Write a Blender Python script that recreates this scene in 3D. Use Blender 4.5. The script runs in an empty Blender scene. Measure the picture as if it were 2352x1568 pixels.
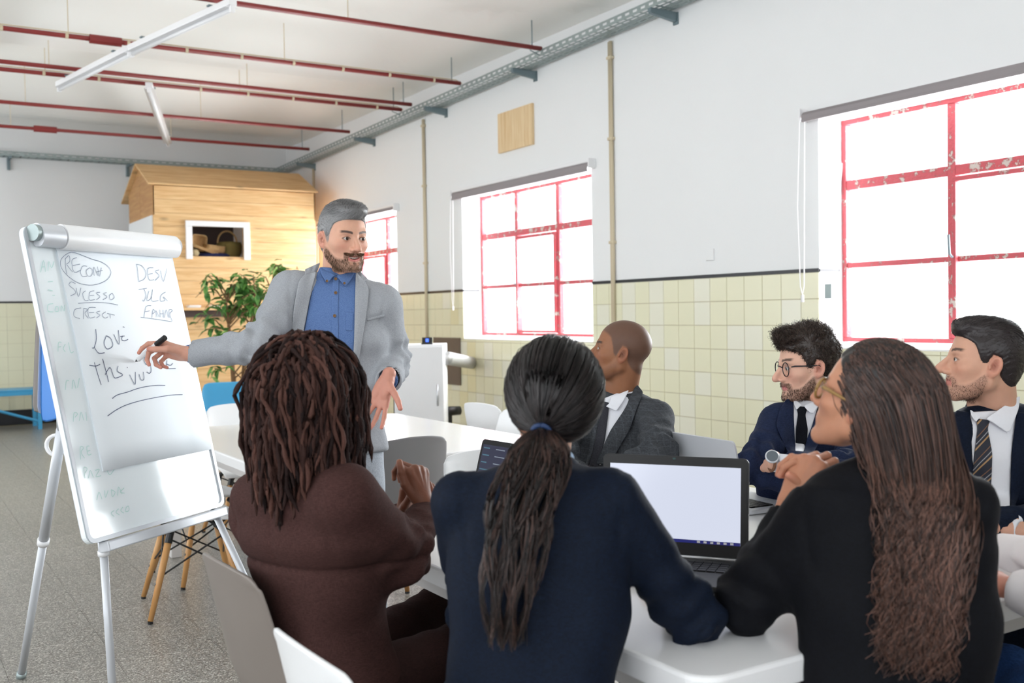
import bpy, bmesh, math, random
import numpy as np
from math import sin, cos, pi, radians, sqrt, atan2
from mathutils import Vector, Matrix
from mathutils.bvhtree import BVHTree
random.seed(7); RNG = np.random.default_rng(7)
SC = bpy.context.scene; COL = SC.collection
# ------------------------------------------------------------ camera
FOC, CX, CY = 2343.0, 1176.0, 784.0
_r, _p, _y = .0160, .0269, radians(31.9)
F0 = np.array([sin(_y), cos(_y), 0]); R0 = np.array([cos(_y), -sin(_y), 0]); U0 = np.array([0, 0, 1.])
FW = F0*cos(_p) - U0*sin(_p); U1 = U0*cos(_p) + F0*sin(_p)
RC = cos(_r)*R0 - sin(_r)*U1; UC = sin(_r)*R0 + cos(_r)*U1
CAM = np.array([0, 0, 1.4])
cam = bpy.data.cameras.new('camera'); camo = bpy.data.objects.new('camera', cam); COL.objects.link(camo)
cam.sensor_width = 36; cam.lens = FOC/2352*36; cam.clip_start = .05; cam.clip_end = 200
camo.matrix_world = Matrix(((RC[0], UC[0], -FW[0], 0), (RC[1], UC[1], -FW[1], 0), (RC[2], UC[2], -FW[2], 1.4), (0, 0, 0, 1)))
cam.dof.use_dof = True; cam.dof.focus_distance = 3.5; cam.dof.aperture_fstop = 4.0
SC.camera = camo
# ------------------------------------------------------------ light
SC.view_settings.view_transform = 'Standard'; SC.view_settings.look = 'None'
SC.view_settings.gamma = 1; SC.view_settings.use_curve_mapping = False
SC.view_settings.exposure = 0.62
wd = bpy.data.worlds.new('sky'); SC.world = wd; wd.use_nodes = True
wd.node_tree.nodes['Background'].inputs[0].default_value = (.93, .97, 1, 1)
wd.node_tree.nodes['Background'].inputs[1].default_value = 2.6
def area(name, loc, rot, sx, sy, power, col=(1, 1, 1)):
    l = bpy.data.lights.new(name, 'AREA'); l.shape = 'RECTANGLE'; l.size = sx; l.size_y = sy; l.energy = power; l.color = col
    o = bpy.data.objects.new(name, l); COL.objects.link(o); o.location = loc; o.rotation_euler = rot; return o
# daylight standing outside the three street windows
for i, (y0, y1) in enumerate(((2.45, 4.83), (7.44, 9.82), (11.5, 13.9))):
    area('window_daylight', (6.6, (y0+y1)/2, 2.3), (0, radians(105), 0), 2.2, 2.6, 260, (.95, .98, 1))
# ------------------------------------------------------------ geometry helpers
def at(px, py, d): return CAM + d*(FW + (px-CX)/FOC*RC - (py-CY)/FOC*UC)
def ray(px, py): return FW + (px-CX)/FOC*RC - (py-CY)/FOC*UC
def onz(px, py, z): v = ray(px, py); return CAM + v*((z-1.4)/v[2])
def onx(px, py, x): v = ray(px, py); return CAM + v*(x/v[0])
def ony(px, py, y): v = ray(px, py); return CAM + v*(y/v[1])
def onp(px, py, P0, n):
    v = ray(px, py); return CAM + v*(np.dot(np.asarray(P0)-CAM, n)/np.dot(v, n))
def nrm(v): v = np.asarray(v, float); return v/np.linalg.norm(v)
def tag(o, label=None, cat=None, group=None, kind=None):
    if label: o['label'] = label
    if cat: o['category'] = cat
    if group: o['group'] = group
    if kind: o['kind'] = kind
    return o
def empty(name, loc=(0, 0, 0), rz=0.0):
    o = bpy.data.objects.new(name, None); COL.objects.link(o); o.location = [float(v) for v in loc]; o.rotation_euler = (0, 0, rz); o.empty_display_size = .1; return o
def link(name, me, mat=None, parent=None):
    o = bpy.data.objects.new(name, me); COL.objects.link(o)
    if mat is not None:
        for m in (mat if isinstance(mat, (list, tuple)) else [mat]): me.materials.append(m)
    if parent is not None: o.parent = parent
    return o
def mesh(name, V, F, smooth=False):
    me = bpy.data.meshes.new(name); me.from_pydata([tuple(map(float, v)) for v in V], [], [tuple(map(int, f)) for f in F]); me.update()
    if smooth: me.polygons.foreach_set('use_smooth', [True]*len(me.polygons))
    return me
def npmesh(name, V, Q, smooth=True, col=None):
    """V (n,3) float, Q (m,k) int -> mesh, quick"""
    V = np.ascontiguousarray(V, dtype=np.float32); Q = np.ascontiguousarray(Q, dtype=np.int32); k = Q.shape[1]
    me = bpy.data.meshes.new(name); me.vertices.add(len(V)); me.vertices.foreach_set('co', V.ravel())
    me.loops.add(Q.size); me.loops.foreach_set('vertex_index', Q.ravel())
    me.polygons.add(len(Q)); me.polygons.foreach_set('loop_start', np.arange(0, Q.size, k, dtype=np.int32))
    me.polygons.foreach_set('loop_total', np.full(len(Q), k, dtype=np.int32))
    me.polygons.foreach_set('use_smooth', np.full(len(Q), smooth))
    me.update(calc_edges=True)
    if col is not None: setcol(me, col)
    return me
def setcol(me, col):
    a = me.color_attributes.new('col', 'FLOAT_COLOR', 'POINT')
    c = np.ones((len(me.vertices), 4), dtype=np.float32); c[:, :3] = col; a.data.foreach_set('color', c.ravel())
class MB:
    """collects boxes, tubes and lathes into one mesh"""
    def __init__(s): s.V = []; s.F = []
    def add(s, V, F):
        n = len(s.V); s.V += [tuple(map(float, v)) for v in V]; s.F += [tuple(i+n for i in f) for f in F]; return s
    def box(s, a, b, M=None, bev=0.0):
        x0, y0, z0 = [min(p, q) for p, q in zip(a, b)]; x1, y1, z1 = [max(p, q) for p, q in zip(a, b)]
        if bev > 0:
            bm = bmesh.new(); bmesh.ops.create_cube(bm, size=1)
            for v in bm.verts: v.co = ((x0+x1)/2+v.co.x*(x1-x0), (y0+y1)/2+v.co.y*(y1-y0), (z0+z1)/2+v.co.z*(z1-z0))
            bmesh.ops.bevel(bm, geom=list(bm.edges), offset=bev, segments=2, affect='EDGES', profile=.5)
            bm.verts.ensure_lookup_table(); bm.verts.index_update()
            V = [v.co.copy() for v in bm.verts]; F = [[v.index for v in f.verts] for f in bm.faces]; bm.free()
        else:
            V = [Vector(p) for p in ((x0,y0,z0),(x1,y0,z0),(x1,y1,z0),(x0,y1,z0),(x0,y0,z1),(x1,y0,z1),(x1,y1,z1),(x0,y1,z1))]
            F = [(0,3,2,1),(4,5,6,7),(0,1,5,4),(1,2,6,5),(2,3,7,6),(3,0,4,7)]
        if M is not None: V = [M @ Vector(v) for v in V]
        return s.add(V, F)
    def tube(s, pts, r, n=10, cap=True):
        P = [np.asarray(p, float) for p in pts]; m = len(P); rr = r if hasattr(r, '__len__') else [r]*m
        V = []; up = None
        for i in range(m):
            t = nrm(P[min(i+1, m-1)]-P[max(i-1, 0)])
            if up is None:
                a = np.array([0, 0, 1.]) if abs(t[2]) < .9 else np.array([1., 0, 0])
                up = nrm(np.cross(t, a))
            up = nrm(up-t*np.dot(up, t)); w = np.cross(t, up)
            for k in range(n):
                an = 2*pi*k/n; V.append(P[i]+rr[i]*(cos(an)*up+sin(an)*w))
        F = [(i*n+k, i*n+(k+1) % n, (i+1)*n+(k+1) % n, (i+1)*n+k) for i in range(m-1) for k in range(n)]
        if cap: F += [tuple(range(n))[::-1], tuple((m-1)*n+k for k in range(n))]
        return s.add(V, F)
    def lathe(s, prof, n=24, c=(0, 0, 0)):
        V = [(c[0]+r*cos(2*pi*k/n), c[1]+r*sin(2*pi*k/n), c[2]+z) for r, z in prof for k in range(n)]; m = len(prof)
        F = [(i*n+k, i*n+(k+1) % n, (i+1)*n+(k+1) % n, (i+1)*n+k) for i in range(m-1) for k in range(n)]
        if prof[0][0] > 0: F.append(tuple(range(n))[::-1])
        if prof[-1][0] > 0: F.append(tuple((m-1)*n+k for k in range(n)))
        return s.add(V, F)
    def prism(s, poly, z0, z1, M=None):
        n = len(poly); V = [Vector((x, y, z0)) for x, y in poly]+[Vector((x, y, z1)) for x, y in poly]
        if M is not None: V = [M @ v for v in V]
        return s.add(V, [tuple(range(n))[::-1], tuple(range(n, 2*n))]+[(i, (i+1) % n, n+(i+1) % n, n+i) for i in range(n)])
    def build(s, name, mat, parent=None, smooth=False, auto=None):
        me = mesh(name, s.V, s.F, smooth or auto is not None)
        if auto is not None:
            bm = bmesh.new(); bm.from_mesh(me); bmesh.ops.recalc_face_normals(bm, faces=bm.faces)
            for e in bm.edges: e.smooth = not (e.is_manifold and e.calc_face_angle(0) > radians(auto))
            bm.to_mesh(me); bm.free()
        return link(name, me, mat, parent)
def rrect(w, h, r, n=6):
    P = []
    for cx, cy, a0 in ((w/2-r, h/2-r, 0), (-w/2+r, h/2-r, 90), (-w/2+r, -h/2+r, 180), (w/2-r, -h/2+r, 270)):
        for i in range(n+1):
            a = radians(a0+90*i/n); P.append((cx+r*cos(a), cy+r*sin(a)))
    return P
def frame_m(o, x, y, z):
    return Matrix(((x[0], y[0], z[0], o[0]), (x[1], y[1], z[1], o[1]), (x[2], y[2], z[2], o[2]), (0, 0, 0, 1)))
def copy_tree(o, parent=None):
    c = o.copy(); COL.objects.link(c); c.parent = parent if parent is not None else o.parent
    for ch in list(o.children): copy_tree(ch, c)
    return c
# ------------------------------------------------------------ materials
def lin(c): return tuple(((v/255)/12.92 if v/255 <= .04045 else ((v/255+.055)/1.055)**2.4) for v in c)
def mat(name, col, rough=.5, metal=0.0, var=0.0, vscale=8.0, bump=0.0, bscale=60.0, col2=None, spec=.5, stretch=None, attr=False, sheen=0.0, coat=0.0, detail=3.0, sub=0.0):
    m = bpy.data.materials.new(name); m.use_nodes = True; nt = m.node_tree; N = nt.nodes; L = nt.links; b = N['Principled BSDF']
    c = lin(col) if max(col) > 1 else col
    b.inputs['Base Color'].default_value = (*c, 1); b.inputs['Roughness'].default_value = rough; b.inputs['Metallic'].default_value = metal
    b.inputs['Specular IOR Level'].default_value = spec
    if sheen: b.inputs['Sheen Weight'].default_value = sheen; b.inputs['Sheen Roughness'].default_value = .4
    if coat: b.inputs['Coat Weight'].default_value = coat
    if sub: b.inputs['Subsurface Weight'].default_value = sub; b.inputs['Subsurface Radius'].default_value = (.012, .004, .002); b.inputs['Subsurface Scale'].default_value = .6
    tc = N.new('ShaderNodeTexCoord'); mp = N.new('ShaderNodeMapping'); L.new(tc.outputs['Object'], mp.inputs[0])
    if stretch: mp.inputs['Scale'].default_value = stretch
    base = None
    if attr:
        at_ = N.new('ShaderNodeAttribute'); at_.attribute_name = 'col'; base = at_.outputs['Color']; L.new(base, b.inputs['Base Color'])
    if var or col2:
        nz = N.new('ShaderNodeTexNoise'); nz.inputs['Scale'].default_value = vscale; nz.inputs['Detail'].default_value = detail; L.new(mp.outputs[0], nz.inputs[0])
        mx = N.new('ShaderNodeMix'); mx.data_type = 'RGBA'; L.new(nz.outputs['Fac'], mx.inputs['Factor'])
        if col2:
            mx.inputs['A'].default_value = (*c, 1); mx.inputs['B'].default_value = (*(lin(col2) if max(col2) > 1 else col2), 1)
            rp = N.new('ShaderNodeValToRGB'); rp.color_ramp.elements[0].position = .38; rp.color_ramp.elements[1].position = .62
            L.new(nz.outputs['Fac'], rp.inputs[0]); L.new(rp.outputs[0], mx.inputs['Factor'])
        elif base is not None:
            mx.blend_type = 'MULTIPLY'; mx.inputs['Factor'].default_value = 1; L.remove(mx.inputs['Factor'].links[0])
            mr = N.new('ShaderNodeMapRange'); mr.inputs['To Min'].default_value = 1-var; mr.inputs['To Max'].default_value = 1+var; L.new(nz.outputs['Fac'], mr.inputs['Value'])
            L.new(base, mx.inputs['A']); L.new(mr.outputs[0], mx.inputs['B'])
        else:
            mx.inputs['A'].default_value = (*[v*(1-var) for v in c], 1); mx.inputs['B'].default_value = (*[min(1, v*(1+var)) for v in c], 1)
        L.new(mx.outputs['Result'], b.inputs['Base Color'])
    if bump:
        n2 = N.new('ShaderNodeTexNoise'); n2.inputs['Scale'].default_value = bscale; n2.inputs['Detail'].default_value = 2; L.new(mp.outputs[0], n2.inputs[0])
        bp = N.new('ShaderNodeBump'); bp.inputs['Strength'].default_value = bump; bp.inputs['Distance'].default_value = .01
        L.new(n2.outputs['Fac'], bp.inputs['Height']); L.new(bp.outputs[0], b.inputs['Normal'])
    return m
def weave(name, col, col2, scale=900.0, rough=.9, check=None, sheen=.0, bump=.25):
    """cloth: fine crossed threads, optional soft check"""
    m = bpy.data.materials.new(name); m.use_nodes = True; nt = m.node_tree; N = nt.nodes; L = nt.links; b = N['Principled BSDF']
    b.inputs['Roughness'].default_value = rough; b.inputs['Specular IOR Level'].default_value = .15
    b.inputs['Sheen Weight'].default_value = sheen
    tc = N.new('ShaderNodeTexCoord'); out = []
    for ax in ('X', 'Z'):
        mp = N.new('ShaderNodeMapping'); mp.inputs['Scale'].default_value = (1, 1, .12) if ax == 'X' else (.12, .12, 1)
        L.new(tc.outputs['Object'], mp.inputs[0]); nz = N.new('ShaderNodeTexNoise'); nz.inputs['Scale'].default_value = scale; nz.inputs['Detail'].default_value = 1
        L.new(mp.outputs[0], nz.inputs[0]); out.append(nz.outputs['Fac'])
    ad = N.new('ShaderNodeMath'); ad.operation = 'ADD'; L.new(out[0], ad.inputs[0]); L.new(out[1], ad.inputs[1])
    mr = N.new('ShaderNodeMapRange'); mr.inputs['From Min'].default_value = .75; mr.inputs['From Max'].default_value = 1.25; L.new(ad.outputs[0], mr.inputs[0])
    mx = N.new('ShaderNodeMix'); mx.data_type = 'RGBA'; mx.inputs['A'].default_value = (*lin(col), 1); mx.inputs['B'].default_value = (*lin(col2), 1)
    L.new(mr.outputs[0], mx.inputs['Factor']); res = mx.outputs['Result']
    if check:
        bk = N.new('ShaderNodeTexWave'); bk.wave_type = 'BANDS'; bk.bands_direction = 'Z'; bk.inputs['Scale'].default_value = check; bk.inputs['Distortion'].default_value = .6
        b2 = N.new('ShaderNodeTexWave'); b2.wave_type = 'BANDS'; b2.bands_direction = 'X'; b2.inputs['Scale'].default_value = check; b2.inputs['Distortion'].default_value = .6
        L.new(tc.outputs['Object'], bk.inputs[0]); L.new(tc.outputs['Object'], b2.inputs[0])
        mm = N.new('ShaderNodeMath'); mm.operation = 'MAXIMUM'; L.new(bk.outputs['Fac'], mm.inputs[0]); L.new(b2.outputs['Fac'], mm.inputs[1])
        rp = N.new('ShaderNodeMapRange'); rp.inputs['From Min'].default_value = .9; rp.inputs['From Max'].default_value = 1; rp.inputs['To Min'].default_value = 1; rp.inputs['To Max'].default_value = 1.28
        L.new(mm.outputs[0], rp.inputs[0]); m3 = N.new('ShaderNodeMix'); m3.data_type = 'RGBA'; m3.blend_type = 'MULTIPLY'; m3.inputs['Factor'].default_value = 1
        L.new(res, m3.inputs['A']); L.new(rp.outputs[0], m3.inputs['B']); res = m3.outputs['Result']
    L.new(res, b.inputs['Base Color'])
    n2 = N.new('ShaderNodeTexNoise'); n2.inputs['Scale'].default_value = 14; n2.inputs['Detail'].default_value = 3; L.new(tc.outputs['Object'], n2.inputs[0])
    bp = N.new('ShaderNodeBump'); bp.inputs['Strength'].default_value = bump; bp.inputs['Distance'].default_value = .012
    L.new(n2.outputs['Fac'], bp.inputs['Height']); L.new(bp.outputs[0], b.inputs['Normal'])
    return m
def emis(name, col, s=1.0):
    m = bpy.data.materials.new(name); m.use_nodes = True; b = m.node_tree.nodes['Principled BSDF']
    b.inputs['Base Color'].default_value = (0, 0, 0, 1); b.inputs['Emission Color'].default_value = (*lin(col), 1); b.inputs['Emission Strength'].default_value = s; b.inputs['Roughness'].default_value = .2; return m
M = {}
M['wall'] = mat('white_plaster', (236, 237, 238), .85, var=.015, vscale=1.5, bump=.04, bscale=25)
M['ceil'] = mat('ceiling_paint', (244, 243, 239), .9, var=.01, vscale=2)
M['tile'] = mat('cream_tile', (232, 229, 200), .22, var=.04, vscale=3, bump=.02, bscale=4)
M['tile_pale'] = mat('pale_tile', (234, 232, 214), .22, var=.03, vscale=3)
M['tile_warm'] = mat('warm_tile', (230, 223, 184), .22, var=.05, vscale=3)
M['grout'] = mat('grout', (196, 188, 160), .9)
M['stripe'] = mat('black_tile_strip', (28, 28, 34), .3)
M['black'] = mat('black_plastic', (22, 22, 24), .45)
M['red'] = mat('red_frame_paint', (150, 40, 48), .5, col2=(168, 52, 60), vscale=12, bump=.2)
def peel():
    m = mat('peeling_red_paint', (168, 44, 54), .6, bump=.5, bscale=40); nt = m.node_tree; N = nt.nodes; L = nt.links
    tc = N.new('ShaderNodeTexCoord'); nz = N.new('ShaderNodeTexNoise'); nz.inputs['Scale'].default_value = 14; nz.inputs['Detail'].default_value = 8; nz.inputs['Roughness'].default_value = .7
    L.new(tc.outputs['Object'], nz.inputs[0]); rp = N.new('ShaderNodeValToRGB'); cr = rp.color_ramp; cr.elements[0].position = .54; cr.elements[0].color = (*lin((194, 84, 92)), 1)
    cr.elements[1].position = .60; cr.elements[1].color = (*lin((196, 186, 178)), 1); e = cr.elements.new(.57); e.color = (*lin((150, 84, 84)), 1)
    L.new(nz.outputs['Fac'], rp.inputs[0]); L.new(rp.outputs[0], N['Principled BSDF'].inputs['Base Color']); return m
M['peel'] = peel()
M['pipe'] = mat('red_pipe_paint', (132, 42, 40), .45, var=.12, vscale=5)
M['galv'] = mat('galvanised_steel', (158, 170, 170), .45, .6, var=.1, vscale=20)
M['galv_dark'] = mat('steel_bracket', (120, 136, 142), .5, .5)
M['white_pl'] = mat('white_plastic', (238, 238, 240), .35)
M['shell_white'] = mat('white_shell', (240, 241, 243), .3, spec=.4)
M['shell_grey'] = mat('grey_shell', (128, 126, 128), .42)
M['shell_taupe'] = mat('taupe_shell', (126, 117, 111), .45)
M['top'] = mat('white_laminate', (240, 240, 242), .18, spec=.5)
M['edge'] = mat('laminate_edge', (206, 202, 200), .4)
M['conduit'] = mat('cream_conduit', (206, 192, 164), .5)
M['blind'] = mat('grey_blind_cloth', (150, 143, 145), .8)
M['blue'] = mat('blue_paint', (66, 158, 204), .4, var=.1, vscale=3)
M['blue_sheet'] = mat('blue_sheet', (58, 128, 208), .6)
M['grey_sheet'] = mat('grey_sheet', (176, 170, 166), .8)
M['alu'] = mat('brushed_aluminium', (200, 202, 206), .35, .85)
M['alu_w'] = mat('silver_lacquer', (205, 208, 214), .35, .2)
M['screw'] = mat('dull_screw', (150, 150, 150), .4, .8)
M['leaf'] = mat('ficus_leaf', (106, 158, 70), .45, col2=(58, 112, 52), vscale=25)
M['leaf2'] = mat('pale_leaf', (188, 208, 130), .45, col2=(92, 150, 70), vscale=30)  # leaf in pale yellow-green with green blotches
M['bark'] = mat('bark', (122, 92, 62), .9, var=.3, vscale=30)
M['basket'] = mat('basket_weave', (206, 168, 116), .8, var=.25, vscale=60, bump=.8, bscale=120, stretch=(1, 1, 3))
M['green_basket'] = mat('grass_basket', (136, 120, 66), .85, var=.25, vscale=60, bump=.8, bscale=120, stretch=(1, 1, 4))
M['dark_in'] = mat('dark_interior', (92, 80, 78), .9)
M['brownpanel'] = mat('brown_panel', (112, 96, 82), .7, var=.1)
M['foil'] = mat('foil_duct', (205, 205, 204), .3, .8)
M['foil'].node_tree.nodes['Principled BSDF'].inputs['Metallic'].default_value = .6
def wood(name, a, b_, scale=(1, 1, 14), knots=True, rough=.55):
    m = bpy.data.materials.new(name); m.use_nodes = True; nt = m.node_tree; N = nt.nodes; L = nt.links; b = N['Principled BSDF']; b.inputs['Roughness'].default_value = rough
    tc = N.new('ShaderNodeTexCoord'); mp = N.new('ShaderNodeMapping'); mp.inputs['Scale'].default_value = scale; L.new(tc.outputs['Object'], mp.inputs[0])
    oi = N.new('ShaderNodeObjectInfo'); cb = N.new('ShaderNodeCombineXYZ'); ml = N.new('ShaderNodeMath'); ml.operation = 'MULTIPLY'; ml.inputs[1].default_value = 50
    L.new(oi.outputs['Random'], ml.inputs[0]); L.new(ml.outputs[0], cb.inputs[1]); va = N.new('ShaderNodeVectorMath'); va.operation = 'ADD'; L.new(mp.outputs[0], va.inputs[0]); L.new(cb.outputs[0], va.inputs[1])
    nz = N.new('ShaderNodeTexNoise'); nz.inputs['Scale'].default_value = 2.2; nz.inputs['Detail'].default_value = 6; nz.inputs['Distortion'].default_value = .8; L.new(va.outputs[0], nz.inputs[0])
    rp = N.new('ShaderNodeValToRGB'); cr = rp.color_ramp; cr.elements[0].position = .3; cr.elements[0].color = (*lin(a), 1); cr.elements[1].position = .75; cr.elements[1].color = (*lin(b_), 1)
    L.new(nz.outputs['Fac'], rp.inputs[0]); res = rp.outputs[0]
    if knots:
        vo = N.new('ShaderNodeTexVoronoi'); vo.inputs['Scale'].default_value = 1.6; mp2 = N.new('ShaderNodeMapping'); mp2.inputs['Scale'].default_value = tuple(1+.12*(s-1) for s in scale); L.new(tc.outputs['Object'], mp2.inputs[0])
        va2 = N.new('ShaderNodeVectorMath'); L.new(mp2.outputs[0], va2.inputs[0]); L.new(cb.outputs[0], va2.inputs[1]); L.new(va2.outputs[0], vo.inputs[0])
        r2 = N.new('ShaderNodeMapRange'); r2.inputs['From Min'].default_value = .03; r2.inputs['From Max'].default_value = .13; r2.inputs['To Min'].default_value = .5; r2.inputs['To Max'].default_value = 1; L.new(vo.outputs['Distance'], r2.inputs[0])
        mx = N.new('ShaderNodeMix'); mx.data_type = 'RGBA'; mx.blend_type = 'MULTIPLY'; mx.inputs['Factor'].default_value = 1; L.new(res, mx.inputs['A']); L.new(r2.outputs[0], mx.inputs['B']); res = mx.outputs['Result']
    L.new(res, b.inputs['Base Color']); return m
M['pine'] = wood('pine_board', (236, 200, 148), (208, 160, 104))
M['pine_dark'] = wood('pine_in_shade', (202, 154, 98), (176, 124, 74))  # darker copy of the pine, shade put into the colour
M['pine_v'] = wood('pine_panel', (234, 210, 170), (216, 180, 130), scale=(1, 14, 1))
M['beech'] = wood('beech_leg', (208, 158, 100), (186, 132, 76), scale=(8, 8, 1), knots=False, rough=.4)
def terrazzo():
    m = bpy.data.materials.new('terrazzo'); m.use_nodes = True; nt = m.node_tree; N = nt.nodes; L = nt.links; b = N['Principled BSDF']
    tc = N.new('ShaderNodeTexCoord'); b.inputs['Roughness'].default_value = .28; b.inputs['Specular IOR Level'].default_value = .45
    vo = N.new('ShaderNodeTexVoronoi'); vo.inputs['Scale'].default_value = 180; L.new(tc.outputs['Object'], vo.inputs[0])
    bw = N.new('ShaderNodeRGBToBW'); L.new(vo.outputs['Color'], bw.inputs[0]); rp = N.new('ShaderNodeValToRGB'); cr = rp.color_ramp
    cr.elements[0].position = .1; cr.elements[0].color = (*lin((96, 90, 84)), 1); cr.elements[1].position = .95; cr.elements[1].color = (*lin((214, 211, 203)), 1)
    e = cr.elements.new(.42); e.color = (*lin((134, 130, 124)), 1); e = cr.elements.new(.7); e.color = (*lin((164, 160, 152)), 1); L.new(bw.outputs[0], rp.inputs[0])
    nz = N.new('ShaderNodeTexNoise'); nz.inputs['Scale'].default_value = 1.3; nz.inputs['Detail'].default_value = 4; L.new(tc.outputs['Object'], nz.inputs[0])
    mr = N.new('ShaderNodeMapRange'); mr.inputs['To Min'].default_value = .75; mr.inputs['To Max'].default_value = 1.1; L.new(nz.outputs['Fac'], mr.inputs[0])
    mx = N.new('ShaderNodeMix'); mx.data_type = 'RGBA'; mx.blend_type = 'MULTIPLY'; mx.inputs['Factor'].default_value = 1; L.new(rp.outputs[0], mx.inputs['A']); L.new(mr.outputs[0], mx.inputs['B']); L.new(mx.outputs['Result'], b.inputs['Base Color'])
    return m
M['terrazzo'] = terrazzo()
def glass():
    m = bpy.data.materials.new('window_glass'); m.use_nodes = True; nt = m.node_tree; N = nt.nodes; L = nt.links; N.remove(N['Principled BSDF'])
    t = N.new('ShaderNodeBsdfTransparent'); t.inputs[0].default_value = (.97, .98, .98, 1); g = N.new('ShaderNodeBsdfGlossy'); g.inputs['Roughness'].default_value = .05
    x = N.new('ShaderNodeMixShader'); x.inputs[0].default_value = .05; L.new(t.outputs[0], x.inputs[1]); L.new(g.outputs[0], x.inputs[2]); L.new(x.outputs[0], N['Material Output'].inputs[0]); return m
M['glass'] = glass()
# ============================================================ the room
WX, BY = 5.5, 15.4
WINS = [(2.45, 4.83, [3.98, 3.2]), (7.44, 9.83, [9.10, 8.33]), (11.5, 13.88, [13.1, 12.3])]
SILL, HEAD = 1.13, 2.72
X0, Y0 = -4.0, -4.0
# floor: a base with terrazzo slabs laid on it
fl = MB().box((X0, Y0, -.2), (WX+.35, BY+.3, -.012)).build('floor', M['grout']); tag(fl, kind='structure')
T = .4; sl = mesh('slab', *(lambda g: ([(g, g, -.012), (T-g, g, -.012), (T-g, T-g, -.012), (g, T-g, -.012), (g, g, 0), (T-g, g, 0), (T-g, T-g, 0), (g, T-g, 0)], [(4, 5, 6, 7), (0, 1, 5, 4), (1, 2, 6, 5), (2, 3, 7, 6), (3, 0, 4, 7)]))(.0006))
sl.materials.append(M['terrazzo'])
cells = []
for i in range(int((WX-X0)/T)+1):
    for j in range(int((BY-Y0)/T)):
        x, y = X0+i*T, Y0+j*T
        if x+T > WX+.001: continue
        c = np.array([x+T/2, y+T/2, 0])-CAM; d = c@FW
        px = CX+FOC*(c@RC)/max(d, .1); py = CY-FOC*(c@UC)/max(d, .1)
        vis = d > .5 and -60 < px < 1100 and py < 1640
        cells.append((0 if vis else 1, d if d > .3 else 50-d, x, y))
cells.sort(); near = cells[:290]; rest = MB()
for _, _, x, y in near:
    o = bpy.data.objects.new('floor_tile', sl); COL.objects.link(o); o.parent = fl; o.location = (x, y, 0)
for _, _, x, y in cells[290:]:
    rest.add([(x+v.co.x, y+v.co.y, v.co.z) for v in sl.vertices], [(4, 5, 6, 7), (0, 1, 5, 4), (1, 2, 6, 5), (2, 3, 7, 6), (3, 0, 4, 7)])
ro = rest.build('floor_tile', M['terrazzo'], fl); ro['kind'] = 'stuff'
# right wall with three openings
wr = MB(); ys = [Y0]
for (a, b, _) in WINS: ys += [a, b]
ys.append(BY+.3)
for k in range(0, len(ys), 2): wr.box((WX, ys[k], 0), (WX+.34, ys[k+1], 4.3))
for (a, b, _) in WINS:
    wr.box((WX, a, 0), (WX+.34, b, SILL)); wr.box((WX, a, HEAD), (WX+.34, b, 4.3))
wallr = wr.build('wall_right', M['wall']); tag(wallr, kind='structure')
tag(MB().box((X0, Y0-.3, 0), (WX+.34, Y0, .9)).box((X0, Y0-.3, 3.3), (WX+.34, Y0, 4.3)).box((X0, Y0-.3, .9), (-3.6, Y0, 3.3)).box((-1.2, Y0-.3, .9), (-.8, Y0, 3.3)).box((1.9, Y0-.3, .9), (WX+.34, Y0, 3.3)).build('wall_rear', M['wall']), kind='structure')  # unseen wall, put in against light from behind; openings shaped for sky light
wl_ = MB().box((X0-.3, Y0-.3, -.0), (X0, BY+.3, .85)).box((X0-.3, Y0-.3, 3.5), (X0, BY+.3, 4.3))  # unseen wall, added with openings that bring sky light in
for k in range(7): wl_.box((X0-.3, Y0-.3+k*3.2, .85), (X0, Y0+.2+k*3.2, 3.5))
tag(wl_.build('wall_left', M['wall']), kind='structure')
wb = MB().box((X0, BY, 0), (WX+.34, BY+.3, 4.3)).build('wall_back', M['wall']); tag(wb, kind='structure')
# tiles of the dado on the right wall
TS = .1835; Z1 = 1.655; tm = {}
def tilemesh(kind):
    if kind not in tm:
        g = .0014; h = TS-g
        me = mesh('tile', [(0, g, g), (0, h, g), (0, h, h), (0, g, h), (-.007, g+.002, g+.002), (-.007, h-.002, g+.002), (-.007, h-.002, h-.002), (-.007, g+.002, h-.002)],
                  [(4, 7, 6, 5), (0, 4, 5, 1), (1, 5, 6, 2), (2, 6, 7, 3), (3, 7, 4, 0)])
        me.materials.append(M[kind]); tm[kind] = me
    return tm[kind]
tiles = []; cutt = []
row = 0
def clip_tile(y, z):
    """pieces of the tile that lie outside the openings: list of (y0, y1, z0, z1, whole)"""
    y1, z1 = y+TS, z+TS
    for (a, b, _) in WINS:
        if y1 > a+.001 and y < b-.001 and z1 > SILL+.001:
            out = []
            if z < SILL-.02: out.append((y, y1, z, SILL, False)); z0 = SILL
            else: z0 = z
            if y < a-.012: out.append((y, a, z0, z1, False))
            if y1 > b+.012: out.append((b, y1, z0, z1, False))
            return out
    return [(y, y1, z, z1, True)]
while True:
    z = Z1-(row+1)*TS
    if z < -.02: break
    y = Y0
    while y < BY-.1:
        for (ya, yb, za, zb, whole) in clip_tile(y, z):
            c = np.array([WX, (ya+yb)/2, (za+zb)/2])-CAM; d = c@FW; px = CX+FOC*(c@RC)/max(d, .1); py = CY-FOC*(c@UC)/max(d, .1)
            vis = d > 0 and 1000 < px < 2400 and 600 < py < 1080
            if px < 1360 and py > 1000: vis = False
            if whole: tiles.append((0 if vis else 1, d if d > 0 else 99, y, z))
            else: cutt.append((ya, yb, za, zb, vis))
        y += TS
    row += 1
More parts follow.
